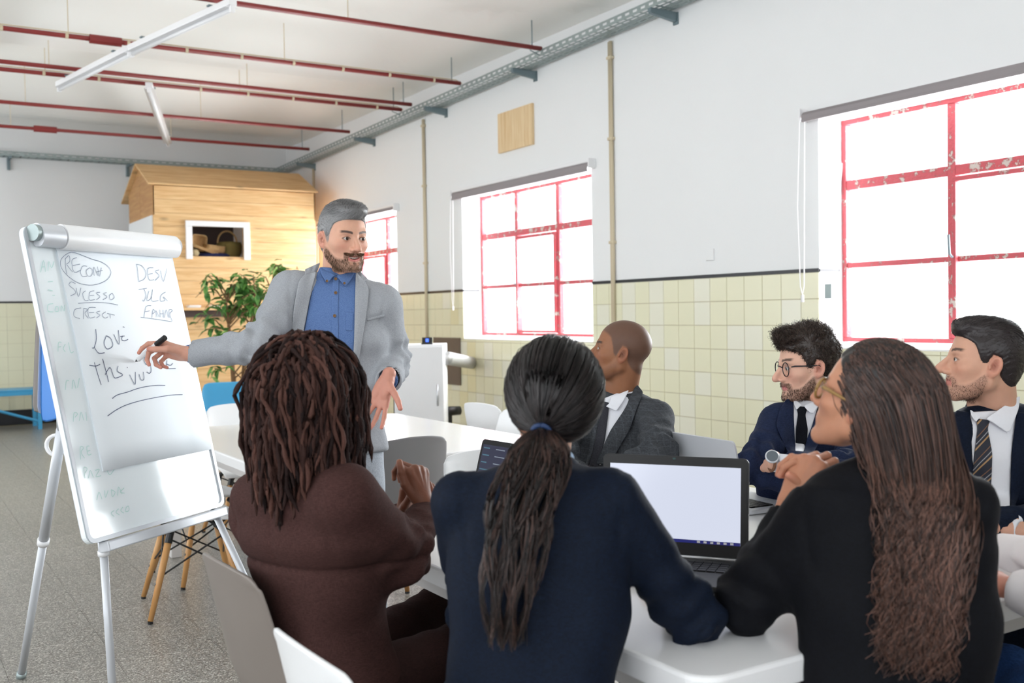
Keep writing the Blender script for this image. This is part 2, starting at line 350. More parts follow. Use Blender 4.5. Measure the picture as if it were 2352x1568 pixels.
for (ya, yb, za, zb, vis) in cutt:
    g = .0014; MB().add([(0, ya+g, za+g), (0, yb-g, za+g), (0, yb-g, zb-g), (0, ya+g, zb-g), (-.007, ya+g+.002, za+g+.002), (-.007, yb-g-.002, za+g+.002), (-.007, yb-g-.002, zb-g-.002), (-.007, ya+g+.002, zb-g-.002)],
                        [(4, 7, 6, 5), (0, 4, 5, 1), (1, 5, 6, 2), (2, 6, 7, 3), (3, 7, 4, 0)]).build('wall_tile', M['tile'], wallr).location = (WX, 0, 0)
NCUT = len(cutt); print('cut tiles', NCUT)
tiles.sort()
rest = MB()
for n, (v, d, y, z) in enumerate(tiles):
    z = max(z, .002)
    k = random.choice(['tile']*5+['tile_pale']*2+(['tile_warm']*4 if y > 9.5 else ['tile']))
    if n < 295-NCUT:
        o = bpy.data.objects.new('wall_tile', tilemesh(k)); COL.objects.link(o); o.parent = wallr; o.location = (WX, y, z)
    else:
        me = tilemesh(k); rest.add([(WX+q.co.x, y+q.co.y, z+q.co.z) for q in me.vertices], [(4, 7, 6, 5), (0, 4, 5, 1), (1, 5, 6, 2), (2, 6, 7, 3), (3, 7, 4, 0)])
o = rest.build('wall_tile', M['tile'], wallr); o['kind'] = 'stuff'
# dado backing (grout) and black strip above it
g = MB(); st = MB()
for k in range(0, len(ys), 2):
    g.box((WX-.0025, ys[k], 0), (WX, ys[k+1], Z1)); st.box((WX-.009, ys[k], Z1+.001), (WX, ys[k+1], Z1+.026))
for (a, b, _) in WINS: g.box((WX-.0025, a, 0), (WX, b, SILL))
g.build('grout', M['grout'], wallr)
for (a, b, _) in WINS:                      # the strip runs into the reveals
    st.box((WX, b-.006, Z1+.001), (WX+.2, b, Z1+.02))
tag(st.build('trim_1', M['stripe']), kind='structure')
# dado of the back wall
rest = MB(); gt = MB().box((X0, BY-.0025, .2), (WX, BY, Z1)).build('grout', M['grout'], wb)
for r in range(8):
    x = X0
    while x < WX-.02:
        z = Z1-(r+1)*TS; z0 = max(z, .2)
        rest.box((x+.0015, BY-.008, z0+.0015), (min(x+TS, WX)-.0015, BY, z+TS-.0015)); x += TS
o = rest.build('wall_tile', M['tile'], wb); o['kind'] = 'stuff'
tag(MB().box((X0, BY-.01, Z1+.001), (WX, BY, Z1+.026)).build('trim_2', M['stripe']), kind='structure')
tag(MB().box((X0, BY-.02, 0), (WX, BY, .2)).build('baseboard_back', M['stripe']), kind='structure')
# ceiling: shallow folded bays
bays = [-4.0, -.1, 3.5, 7.1, 10.7, 14.3, 15.75]
xs = np.linspace(X0, WX, 60); yy = np.linspace(Y0, BY+.3, 120)
def cz(x, y):
    dy = min(abs(y-b) for b in bays); return 4.03+.13*min(WX-x, dy*.9, 1.6)
V = [(x, y, cz(x, y)) for y in yy for x in xs]; n = len(xs)
F = [(j*n+i, (j+1)*n+i, (j+1)*n+i+1, j*n+i+1) for j in range(len(yy)-1) for i in range(n-1)]
nv = len(V); V2 = V+[(X0, Y0, 4.5), (WX, Y0, 4.5), (WX, BY+.3, 4.5), (X0, BY+.3, 4.5)]
ce = link('ceiling', mesh('ceiling', V2, F+[(nv, nv+1, nv+2, nv+3)]), M['ceil']); tag(ce, kind='structure')
# windows
def window(i, a, b, bars):
    w = empty('window_%d' % (i+1), (5.76, (a+b)/2, SILL)); tag(w, kind='structure')
    c = (a+b)/2; zs = [SILL+.07, 1.70, 2.255, HEAD-.045]; ysb = [b]+bars+[a]
    def L(y): return y-c
    def bar(y0, y1, z0, z1, d=.045, x=0.0, m='peel', nm='glazing_bar'):
        MB().box((x-d/2, L(y0), z0-SILL), (x+d/2, L(y1), z1-SILL), bev=.004).build(nm, M[m], w)
    bar(a, b, SILL+.04, SILL+.07, .06, nm='frame_bar'); bar(a, b, HEAD-.05, HEAD-.015, .06, nm='frame_bar')
    bar(a, a+.035, SILL+.07, HEAD-.05, .06, nm='frame_bar'); bar(b-.035, b, SILL+.07, HEAD-.05, .06, nm='frame_bar')
    for k, y in enumerate(bars): bar(y-.028, y+.028, SILL+.07, HEAD-.05, .05)
    segs = list(zip(ysb[:-1], ysb[1:]))
    for k, (y1, y0) in enumerate(segs):
        e1 = .035 if k == 0 else .028; e0 = .035 if k == len(segs)-1 else .028
        bar(y0+e0, y1-e1, zs[2]-.035, zs[2]+.03, .05); bar(y0+e0, y1-e1, zs[1]-.018, zs[1]+.018, .04)
        for q in range(3):
            MB().box((-.003, L(y0+e0), zs[q]-SILL+.018), (.003, L(y1-e1), zs[q+1]-SILL-.03)).build('pane', M['glass'], w)
    # casement of the middle column, standing a little proud
    y1, y0 = segs[1]
    for nm, bx in (('casement_rail', ((-.05, L(y0+.02), .075), (-.02, L(y1-.02), .10))), ('casement_rail', ((-.05, L(y0+.02), zs[2]-SILL-.075), (-.02, L(y1-.02), zs[2]-SILL-.045))),
                   ('casement_stile', ((-.05, L(y0+.02), .10), (-.02, L(y0+.045), zs[2]-SILL-.075))), ('casement_stile', ((-.05, L(y1-.045), .10), (-.02, L(y1-.02), zs[2]-SILL-.075)))):
        MB().box(*bx, bev=.003).build(nm, M['peel'], w)
    MB().box((-.26, -(b-a)/2+.001, -.001), (.0, (b-a)/2-.001, .012)).build('window_sill', M['wall'], w)
    MB().tube([(-.06, L(y1-.03), .58), (-.09, L(y1-.03), .6), (-.1, L(y1-.03), .72)], .008, 8).build('casement_stay', M['galv_dark'], w, True)
    if i == 0:
        MB().tube([(0, L(b)-.02, 1.35), (-.03, L(b)-.0, 1.25), (-.05, L(b)+.0, 1.13), (-.07, L(b)-.02, 1.0)], [.008, .012, .008, .003], 6).build('peeling_paint', M['wall'], w)
for i, (a, b, bars) in enumerate(WINS): window(i, a, b, bars)
# roller blinds
def blind(a, b, z, drop, lab, rail=True):
    r = empty('roller_blind', (WX-.05, (a+b)/2, z)); h = (b-a)/2
    MB().tube([(0, -h+.02, .03), (0, h-.02, .03)], .022, 14).build('roller_tube', M['blind'], r, True)
    MB().box((-.027, -h+.02, -drop), (-.023, h-.02, .03)).build('blind_cloth', M['blind'], r)
    MB().box((-.032, -h+.02, -drop-.018), (-.018, h-.02, -drop), bev=.003).build('bottom_rail', M['blind'], r)
    if rail: MB().box((-.02, -h, .045), (.05, h, .075), bev=.006).build('head_rail', M['white_pl'], r)
    for s in (-1, 1): MB().box((-.03, s*h-.008, -.01), (.05, s*h+.008, .078), bev=.004).build('end_bracket', M['white_pl'], r)
    z1 = 1.50-z; y = h+.004
    MB().tube([(-.03, y-.01, .03), (-.035, y+.012, z1*.5), (-.03, y-.005, z1+.06), (-.028, y-.02, z1), (-.03, y-.038, z1+.06), (-.025, y-.04, z1*.5), (-.02, y-.045, .03)], .0035, 6).build('pull_chain', M['white_pl'], r)
    MB().box((-.036, y-.03, z1-.05), (-.02, y-.012, z1), bev=.003).build('chain_weight', M['white_pl'], r)
    tag(r, lab, 'roller blind')
blind(2.30, 4.93, 2.70, .0, 'grey roller blind rolled up over the largest, rightmost window', rail=False)
blind(7.38, 9.95, 2.70, .02, 'grey roller blind with white head rail over the middle window')
blind(11.42, 14.0, 2.70, -.02, 'roller blind over the small far window behind the presenter')
MB().box((WX-.03, 4.74, 1.45), (WX, 4.80, 1.54), bev=.004)
o = MB().box((WX-.035, 4.70, 1.47), (WX-.007, 4.76, 1.57), bev=.005).build('chain_holder', M['galv']); tag(o, 'small grey chain holder on the tiles beside the largest window', 'bracket')
# conduits
for y, w_ in ((7.107, 'running down the wall right of the middle window'), (10.684, 'running down the wall left of the middle window'), (14.219, 'at the far wall corner beside the wooden house')):
    c = empty('conduit', (WX-.02, y, 0)); mb = MB().tube([(0, 0, .3), (0, 0, 3.76-.019*(y-6.8))], .016, 10)
    mb.build('pipe', M['conduit'], c, True); MB().tube([(.0, .028, .3), (.0, .028, 3.76-.019*(y-6.8))], .008, 8).build('pipe', M['conduit'], c, True)
    for z in (.9, 2.0, 2.9, 3.6): MB().box((-.02, -.024, z), (.02, .04, z+.025), bev=.003).build('clip', M['conduit'], c)
    tag(c, 'cream conduit pipe '+w_, 'pipe')
# cable trays
def tray(p0, p1, nx, lab, L_):
    """p0->p1 axis, nx: unit vector from the wall into the room"""
    d = nrm(np.subtract(p1, p0)); nx = np.asarray(nx, float); T_ = empty('cable_tray', p0); Wd = .2; Hh = .06
    m = frame_m((0, 0, 0), d, nx, (0, 0, 1)); pit = .1; k = 0; s = 0.0; Vs = MB()
    # bottom plate with real slots: strips between slots
    n = int(L_/pit)
    for q in range(4):
        y0 = .012+q*.047
        Vs.box((0, y0-.004, 0), (L_, y0+.018, .002), m)
    for i in range(n+1): Vs.box((i*pit, 0, 0), (min(i*pit+.022, L_), Wd, .0021), m)
    Vs.build('tray_bottom', M['galv'], T_)
    f = MB(); f.box((0, Wd-.002, 0), (L_, Wd, .022), m); f.box((0, Wd-.002, .042), (L_, Wd, Hh), m); f.box((0, Wd-.012, Hh-.002), (L_, Wd, Hh), m)
    for i in range(n+1): f.box((i*pit, Wd-.002, .022), (i*pit+.045, Wd, .042), m)
    f.build('tray_flange', M['galv'], T_)
    b_ = MB(); b_.box((0, 0, 0), (L_, .002, Hh), m); b_.build('tray_back', M['galv'], T_)
    tag(T_, lab, 'cable tray'); return T_, m
t, m_ = tray((WX-.27, 1.5, 3.881), (WX-.27, BY, 3.617), (-1, 0, 0), 'perforated metal cable tray along the top of the window wall', BY-1.5)
t.location.x = WX-.06
for y in (6.27, 8.32, 10.15, 12.1, 14.2):
    bk = empty('tray_bracket', (WX, y, 3.70-.019*(y-6.8))); MB().box((-.28, -.02, .045), (0, .02, .078), bev=.003).build('arm', M['galv_dark'], bk)
    MB().prism([(-.0, .0), (-.0, .05), (-.27, .05), (-.27, .035)], -.018, .018, Matrix.Rotation(pi/2, 4, 'X')).build('gusset', M['galv_dark'], bk)
    MB().box((-.012, -.03, -.02), (0, .03, .078), bev=.003).build('wall_plate', M['galv_dark'], bk)
    tag(bk, {6.27: 'steel tray bracket nearest the camera at the top edge of the picture', 8.32: 'steel tray bracket right of the first ceiling pipe end', 10.15: 'steel tray bracket above the left conduit near the second pipe end', 12.1: 'steel tray bracket between the twin pipe ends and the corner', 14.2: 'steel tray bracket closest to the far corner'}[y], 'bracket', None)
t, m_ = tray((X0, BY-.06, 3.62), (WX-.07, BY-.06, 3.62), (0, -1, 0), 'grey cable tray along the top of the back wall above the wooden house', WX-.07-X0)
for x in (1.58, 3.12, 4.75):
    bk = empty('tray_bracket', (x, BY, 3.55)); MB().box((-.02, -.27, .04), (.02, 0, .068), bev=.003).build('arm', M['galv_dark'], bk); MB().box((-.02, -.05, -.09), (.02, 0, .04), bev=.003).build('wall_plate', M['galv_dark'], bk)
    tag(bk, {1.58: 'grey bracket under the back wall tray at the far left', 3.12: 'grey bracket under the back wall tray left of the house roof', 4.75: 'grey bracket under the back wall tray above the house roof'}[x], 'bracket')
# red pipes
PY = [7.846, 9.378, 10.524, 10.786, 12.318, 13.772]
PL = ['red ceiling pipe nearest the camera, topmost in the picture', 'second red ceiling pipe with a sleeve at its left and a pale cable on top', 'farther red pipe of the close pair under the ceiling', 'red pipe with pale cable, lower of the close pair under the ceiling', 'red ceiling pipe second from the back wall', 'red ceiling pipe nearest the back wall with a sleeve at its left']
PL[2] = 'upper red pipe of the close pair under the ceiling, without cable'
for i, y in enumerate(PY):
    z = 3.83-.012*i; p = empty('ceiling_pipe', (WX-.25, y, z)); MB().tube([(0, 0, 0), (-9.2, 0, 0)], .021, 12).build('pipe', M['pipe'], p, True)
    if i in (1, 5):
        x = onz(240 if i == 1 else 97, 96 if i == 1 else 305, z)[0]-WX+.25
        MB().tube([(x-.16, 0, 0), (x-.13, 0, 0), (x-.13, 0, 0), (x+.13, 0, 0), (x+.13, 0, 0), (x+.16, 0, 0)], [.022, .022, .04, .04, .022, .022], 12).build('sleeve', M['pipe'], p)
    if i in (1, 3):
        MB().tube([(.02, 0, -.0), (-.05, 0, .03), (-9.1, 0, .032)], .006, 6).build('cable', M['conduit'], p)
        for k in range(17): MB().tube([(-.3-k*.5, 0, .0), (-.325-k*.5, 0, .0)], .0235, 8).build('cable_tie', M['conduit'], p)
    MB().tube([(-.1, 0, 0), (-.1, 0, .27)], .005, 6).build('hanger', M['galv_dark'], p)
    for k in range(1, 5): MB().tube([(-1.9*k, 0, 0), (-1.9*k, 0, cz(WX-.25-1.9*k, y)-z)], .004, 6).build('hanger', M['conduit'], p)
    if i in (0, 3): MB().tube([(-.12, 0, 0), (-.12, .0, -.03), (-.02, 0, -.06)], .005, 6).build('hook', M['galv_dark'], p)
    tag(p, PL[i], 'pipe')
# fluorescent battens
def batten(pa, pb, lab):
    a = np.asarray(pa); b = np.asarray(pb); L_ = np.linalg.norm(b-a); d = nrm(b-a); s = nrm(np.cross((0, 0, 1), d)); u = np.cross(d, s); o = empty('ceiling_light', a)
    m = frame_m((0, 0, 0), d, s, u)
    MB().box((0, -.035, 0), (L_, .035, .05), m, bev=.006).build('housing', M['white_pl'], o)
    MB().prism([(-.05, -.012), (.05, -.012), (.03, 0.0), (-.03, 0.0)], .02, L_-.02, m @ Matrix(((0, 0, 1, 0), (1, 0, 0, 0), (0, 1, 0, 0), (0, 0, 0, 1)))).build('reflector', M['white_pl'], o)
    MB().tube([m @ Vector((.04, 0, -.03)), m @ Vector((L_-.04, 0, -.03))], .016, 12).build('tube', M['shell_white'], o, True)
    for x in (.0, L_-.03): MB().box((x, -.02, -.05), (x+.03, .02, 0), m, bev=.003).build('lamp_holder', M['white_pl'], o)
    for x in (.3, L_-.3): MB().box((x-.02, -.045, .05), (x+.02, .045, .062), m).build('hanger', M['galv_dark'], o)
    tag(o, lab, 'ceiling light')
za = 3.73
batten(onz(535, 12, za), onz(300, 118, za+.005), 'long white fluorescent batten crossing the second red pipe, near half')
batten(onz(300, 118, za), onz(135, 200, za+.005), 'white fluorescent batten continuing over the pair of pipes, far half')
batten(onz(342, 200, za), onz(386, 328, za+.005), 'small separate white fluorescent batten at the centre-left of the ceiling')
# square of pine boards on the wall
P = empty('wooden_wall_panel', (WX, 8.68, 3.25)); ey = (8.36, 9.0)
for k in range(5):
    y0 = ey[0]+k*.128-8.68; MB().box((-.03, y0+.0008, -.2), (0, y0+.1272, .2), bev=.0015).build('board', M['pine_v'], P)
tag(P, 'square pine board panel on the white wall above the middle window', 'wall panel')
o = MB().box((WX-.012, 5.86, 1.79), (WX, 5.95, 1.88), bev=.003).build('wall_box', M['wall']); tag(o, 'small white socket plate on the wall left of the largest window', 'socket')
# brown panel behind the cabinet
a_ = onx(1018, 775, WX-.03); b_ = onx(1056, 885, WX-.03)
o = MB().box((WX-.028, b_[1], b_[2]), (WX-.009, a_[1]+.25, a_[2]), bev=.003).build('brown_panel', M['brownpanel']); tag(o, 'brown board fixed to the tiles behind the white cabinet', 'panel')
# ============================================================ wooden house in the corner
HY = 13.3; HXL = ony(350, 424, HY)[0]; HXR = ony(723, 433, HY)[0]; HZ = 3.11; HD = 1.4
H = empty('wooden_playhouse', ((HXL+HXR)/2, HY, 0)); hw = (HXR-HXL)/2; hx = (HXL+HXR)/2
def hl(px, py, dy=0.0): q = ony(px, py, HY+dy); return q[0]-hx, q[2]
wl, wt = hl(440, 519); wr_, wb_ = hl(560, 590)
ol, ot = hl(425, 506); or_, ob = hl(574, 597)
LED = hl(500, 706)[1]
# front planks, cut round the opening
z = LED
while z < HZ-.02:
    z1 = min(z+.172, HZ)
    cuts = sorted({z, z1, *[v for v in (wb_, wt) if z+.01 < v < z1-.01]})
    for za_, zb_ in zip(cuts[:-1], cuts[1:]):
        mid = (za_+zb_)/2
        spans = ((-hw, wl), (wr_, hw)) if wb_ < mid < wt else ((-hw, hw),)
        for x0, x1 in spans: MB().box((x0, 0, za_+.0012), (x1, .03, zb_-.0012), bev=.002).build('plank', M['pine'], H)
    z = z1
z = .06
while z < LED-.12:
    z1 = min(z+.172, LED-.1); MB().box((-hw+.02, .12, z+.0012), (hw-.02, .15, z1-.0012), bev=.002).build('plank', M['pine'], H); z = z1
MB().box((-hw, -.16, LED-.035), (hw, .05, LED), bev=.003).build('ledge', M['pine'], H)
MB().box((-hw+.02, .05, LED-.12), (hw-.02, .12, LED-.035)).build('dark_gap_strip', M['dark_in'], H)  # dark strip painting the shade of the gap under the ledge
MB().box((-hw+.01, .15, 0), (hw-.01, .17, HZ-.02)).build('inner_board', M['dark_in'], H) if False else None
for x in (-hw, hw-.03):
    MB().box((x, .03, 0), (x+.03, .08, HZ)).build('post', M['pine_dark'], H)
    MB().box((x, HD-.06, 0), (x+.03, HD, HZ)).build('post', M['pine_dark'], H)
# side walls: white below, pine gable above
zw = 2.72
def side(x0, x1):
    for a, b, c_, d in ((.03, HD, 0, 1.9), (.03, .55, 1.9, zw-.001), (1.1, HD, 1.9, zw-.001), (.55, 1.1, 2.45, zw-.001)):
        MB().box((x0, a, c_), (x1, b, d)).build('white_side_panel', M['wall'], H)
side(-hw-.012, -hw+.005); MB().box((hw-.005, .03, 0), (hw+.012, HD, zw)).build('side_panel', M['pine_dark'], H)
RZ = 3.43
for sx in (-hw-.004, hw-.016):
    for a, b in ((.0, HD/2-.004), (HD/2+.004, HD)):
        pts = [(a, zw), (b, zw), (b, HZ+(RZ-HZ)*(1-abs(b-HD/2)/(HD/2))-.01), (a, HZ+(RZ-HZ)*(1-abs(a-HD/2)/(HD/2))-.01)]
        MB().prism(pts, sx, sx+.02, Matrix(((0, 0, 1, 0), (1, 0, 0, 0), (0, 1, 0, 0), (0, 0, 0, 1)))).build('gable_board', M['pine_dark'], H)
# roof: boards running along the ridge
def roofside(sg):
    y_e = -.03 if sg < 0 else HD+.22; slope = (RZ-HZ)/(HD/2+.0); n = 4
    y_r = HD/2; ze = RZ-slope*abs(y_e-y_r)
    a = np.array([0, y_r, RZ]); b = np.array([0, y_e, ze]); u = (b-a)/n; nn = nrm(np.cross((1, 0, 0), u)); nn = nn if nn[2] > 0 else -nn
    for k in range(n):
        p = a+u*k; m = frame_m(p, (1, 0, 0), u/np.linalg.norm(u), nn); l = np.linalg.norm(u)
        MB().box((-hw-.06, .001, 0), (hw+.03 if hx+hw+.03 < WX-.05 else hw, l-.001, .022), m, bev=.002).build('roof_board', M['pine'], H)
roofside(-1); roofside(1)
# white window frame: head and two sides, open at the bottom
MB().box((ol, -.03, wt), (or_, .0, ot), bev=.003).build('window_frame', M['white_pl'], H)
MB().box((ol, -.03, ob), (wl, .0, wt-.001), bev=.003).build('window_frame', M['white_pl'], H)
MB().box((wr_, -.03, ob), (or_, .0, wt-.001), bev=.003).build('window_frame', M['white_pl'], H)
MB().box((wl-.06, .031, wb_-.03), (wr_+.06, .62, wb_)).build('shelf', M['pine_dark'], H)
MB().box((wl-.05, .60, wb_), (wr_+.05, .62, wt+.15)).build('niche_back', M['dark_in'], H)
MB().box((-hw+.01, .50, 1.95), (-hw+.3, 1.15, 1.97)).build('shelf', M['pine_dark'], H)
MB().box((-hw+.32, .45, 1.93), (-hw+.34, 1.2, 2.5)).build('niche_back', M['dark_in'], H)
tag(H, 'tall pine playhouse with pitched roof standing in the far corner', 'wooden house')
# what lies in its window
def onsh(px, py, dy): q = ony(px, py, HY+dy); return q
zb = wb_+.001
q0 = onsh(468, 575, .3); q1 = onsh(512, 590, .3)
b1 = MB().lathe([(0, 0), (.17, 0), (.2, .02), (.2, .05), (.17, .07), (0, .07)], 28).build('blue_cushion', mat('navy_cloth', (34, 46, 96), .8), None, True)
b1.location = (hx+(wl+wr_)/2+.02, HY+.32, zb); b1.scale = (1.15, .8, .8); tag(b1, 'dark blue cushion under the baskets in the house window', 'cushion')
def basketbox(name, cx, cy, z, w, d, h, tilt, ry, lab, m='basket'):
    o = empty(name, (cx, cy, z)); o.rotation_euler = (tilt, ry, .15)
    P = rrect(w, d, min(w, d)*.2, 5); mb = MB(); n = len(P)
    V = [(x, y, 0) for x, y in P]+[(x*1.05, y*1.05, h*.5) for x, y in P]+[(x, y, h) for x, y in P]+[(x*.93, y*.93, h) for x, y in P]+[(x*.9, y*.9, .012) for x, y in P]
    F = [(k*n+i, k*n+(i+1) % n, (k+1)*n+(i+1) % n, (k+1)*n+i) for k in range(4) for i in range(n)]+[tuple(range(n))[::-1], tuple(4*n+i for i in range(n))]
    mb.add(V, F).build('basket_body', M[m], o, True)
    MB().tube([(x, y, h) for x, y in P]+[(P[0][0], P[0][1], h)], .008, 6).build('rim', M[m], o, True)
    tag(o, lab, 'basket'); return o
wx0 = hx+wl; wW = wr_-wl
basketbox('wicker_basket', wx0+wW*.20, HY+.30, zb+.20, .20, .20, .09, radians(97), .08, 'upright square wicker basket at the left of the house window')
basketbox('wicker_tray', wx0+wW*.34, HY+.30, zb+.095, .46, .26, .03, radians(12), radians(18), 'tilted oval wicker tray leaning in the middle of the house window')
basketbox('wicker_basket', wx0+wW*.52, HY+.27, zb+.075, .25, .18, .085, radians(8), .08, 'low rectangular wicker basket on the tilted tray')
g_ = empty('handled_basket', (wx0+wW*.88, HY+.38, zb)); 
MB().lathe([(0, 0), (.13, 0), (.165, .08), (.17, .17), (.155, .215), (.145, .215), (.155, .17), (.15, .08), (.11, .012), (0, .012)], 26).build('basket_body', M['green_basket'], g_, True)
MB().tube([(.13*cos(a)-.04, -.06, .2+.16*sin(a)) for a in np.linspace(0, pi, 14)], .011, 8).build('handle', M['basket'], g_, True)
tag(g_, 'round grass basket with arched handle at the right of the house window', 'basket')
o = MB().lathe([(0, 0), (.05, 0), (.075, .05), (.05, .1), (0, .105)], 16).build('straw_bundle', mat('straw', (206, 190, 150), .9, var=.2, vscale=40), None, True); o.location = (wx0+.075, HY+.22, zb); tag(o, 'small pale straw bag at the left bottom of the house window', 'bag')
for k, (c_, h_) in enumerate((((190, 110, 50), .30), ((235, 235, 238), .33), ((225, 228, 236), .31), ((60, 60, 66), .29), ((180, 60, 50), .32))):
    o = MB().box((-hw+hx+.02, HY+1.04-k*.07, 1.971), (-hw+hx+.24, HY+1.09-k*.07, 1.971+h_), bev=.004).build('book', mat('book_cover', c_, .6))
    tag(o, ['orange book in the white side opening of the playhouse', 'thick white binder beside the orange book in the playhouse side', 'second white binder in the playhouse side opening', 'dark book at the right end of the playhouse side opening', 'red book nearest the front of the playhouse side opening'][k], 'book', 'books in the side of the playhouse')
for k, (x, w_) in enumerate(((-.62, .16), (-.35, .12), (-.1, .14))):
    o = empty('paper_stack', (hx+x, HY-.08, LED)); 
    for j in range(4): MB().box((-w_/2, -.05, j*.008), (w_/2, .05, j*.008+.006), Matrix.Rotation(.1*(j-1), 4, 'Z')).build('sheet', M['white_pl'], o)
    tag(o, ['leftmost white paper stack on the ledge of the playhouse', 'middle white paper stack on the ledge of the playhouse', 'right white paper stack on the ledge behind the ficus'][k], 'paper')
# ============================================================ ficus
def ficus(base, top_z, seedn, lab, nl, pxr):
    rg = random.Random(seedn); o = empty('potted_ficus', base); 
    MB().lathe([(0, 0), (.15, 0), (.2, .3), (.215, .32), (.215, .35), (.19, .35), (.18, .3), (0, .3)], 28).build('pot', M['white_pl'], o, True)
    MB().lathe([(0, .302), (.178, .302), (.178, .31), (0, .315)], 20).build('soil', M['bark'], o)
    tips = []; br = MB()
    for (dx, lean) in ((-.05, -.02), (.05, .05)):
        P = [(dx*.5, 0, .3), (dx, 0, .8), (dx+lean, .02, 1.2), (dx+lean*2, .0, top_z*.72), (dx+lean*3, 0, top_z*.86)]
        MB().tube(P, [.028, .025, .02, .013, .005], 8).build('trunk', M['bark'], o, True)
        for k in range(26):
            t = rg.uniform(.05, 1); z = .85+(top_z-.9)*t*.95; a = rg.uniform(0, 2*pi); R_ = pxr*(1.05-.75*t)*rg.uniform(.55, 1.05)
            b0 = np.array([dx+lean*3*t, 0, z-.15]); b1 = b0+np.array([cos(a)*R_*.5, sin(a)*R_*.5, .16]); b2 = b0+np.array([cos(a)*R_, sin(a)*R_, .14+.1*rg.random()]); b3 = b2+np.array([cos(a)*.08, sin(a)*.08, -.08])
            br.tube([b0, b1, b2, b3], [.008, .006, .004, .002], 5); tips += [(b0, b1, b2, b3)]
    br.build('branch', M['bark'], o, True).__setitem__('kind', 'stuff')
    # leaf: folded blade of eight facets
    lv = [(0, 0, 0), (-.018, .028, .006), (0, .028, -.002), (.018, .028, .006), (-.017, .06, .004), (0, .062, -.004), (.017, .06, .004), (0, .1, -.016)]
    lf = [(0, 2, 1), (0, 3, 2), (1, 2, 5, 4), (2, 3, 6, 5), (4, 5, 7), (5, 6, 7)]
    ms = []
    for mm in ('leaf', 'leaf', 'leaf2'):
        me = mesh('leaf', lv, lf, True); me.materials.append(M[mm]); ms.append(me)
    for k in range(nl):
        b0, b1, b2, b3 = rg.choice(tips); t = rg.uniform(.3, 1.0)
        p = b1*(1-t)+b2*t if t < .8 else b2*(1-t)*5+b3*(t*5-4)
        l = bpy.data.objects.new('leaf', rg.choice(ms)); COL.objects.link(l); l.parent = o; l.location = [float(v+rg.uniform(-.02, .02)) for v in p]
        l.rotation_euler = (rg.uniform(-1.1, .3), rg.uniform(-.6, .6), rg.uniform(0, 2*pi)); s = rg.uniform(1.0, 1.6); l.scale = (s, s, s)
    mb = MB()
    for k in range(nl):
        b0, b1, b2, b3 = rg.choice(tips); t = rg.uniform(.2, 1.0); p = b1*(1-t)+b2*t; m4 = Matrix.Translation([float(v+rg.uniform(-.05, .05)) for v in p]) @ Matrix.Rotation(rg.uniform(0, 6.3), 4, 'Z') @ Matrix.Rotation(rg.uniform(-1.1, .3), 4, 'X') @ Matrix.Scale(rg.uniform(.9, 1.4), 4)
        mb.add([m4 @ Vector(v) for v in lv], lf)
    mb.build('leaf', M['leaf2' if seedn == 11 else 'leaf'], o, True)['kind'] = 'stuff'
    tag(o, lab, 'plant'); return o
fb = at(548, 880, 10.2); ficus((fb[0], fb[1], 0), 1.94, 3, 'leafy ficus with pale bark in front of the wooden playhouse', 285, .60)
fb = at(652, 880, 10.9); ficus((fb[0], fb[1], 0), 2.02, 11, 'second ficus mostly hidden behind the presenter', 120, .34)
# ============================================================ furniture
def shell_mesh():
    prof = [(.235, .405, .205, .0), (.225, .430, .215, .004), (.17, .438, .222, .012), (.06, .428, .228, .028), (-.06, .420, .228, .045), (-.14, .430, .226, .06), (-.19, .47, .222, .07),
            (-.215, .53, .217, .066), (-.232, .60, .208, .05), (-.248, .67, .202, .036), (-.262, .74, .197, .026), (-.272, .79, .190, .02), (-.278, .818, .176, .016), (-.281, .830, .155, .014)]
    P = np.array(prof); t = np.linspace(0, len(P)-1, 34); Q = np.array([np.interp(t, range(len(P)), P[:, i]) for i in range(4)]).T
    nu = 15; V = []
    for (y, z, w, d) in Q:
        for k in range(nu):
            u = -1+2*k/(nu-1); s = abs(u)**2.4; b_ = (z-.42)/.41; b_ = min(max(b_, 0), 1)
            V.append((w*u, y+d*s*(1.0*b_)*1.3+.03*s*(1-b_)*(-1 if y > .1 else 0), z+d*s*(1-b_)*1.2-(.012*s if z > .8 else 0)))
    F = [(j*nu+i, j*nu+i+1, (j+1)*nu+i+1, (j+1)*nu+i) for j in range(len(Q)-1) for i in range(nu-1)]
    return V, F
_sh = shell_mesh()
def thick(name, V, F, m, parent, th=.008, off=0.0, sub=1, rim=None):
    o = link(name, mesh(name, V, F, True), [m]+([rim] if rim else []), parent); md = o.modifiers.new('solid', 'SOLIDIFY'); md.thickness = th; md.offset = off
    if rim: md.material_offset_rim = 1
    if sub: s = o.modifiers.new('sub', 'SUBSURF'); s.levels = sub; s.render_levels = sub
    return o
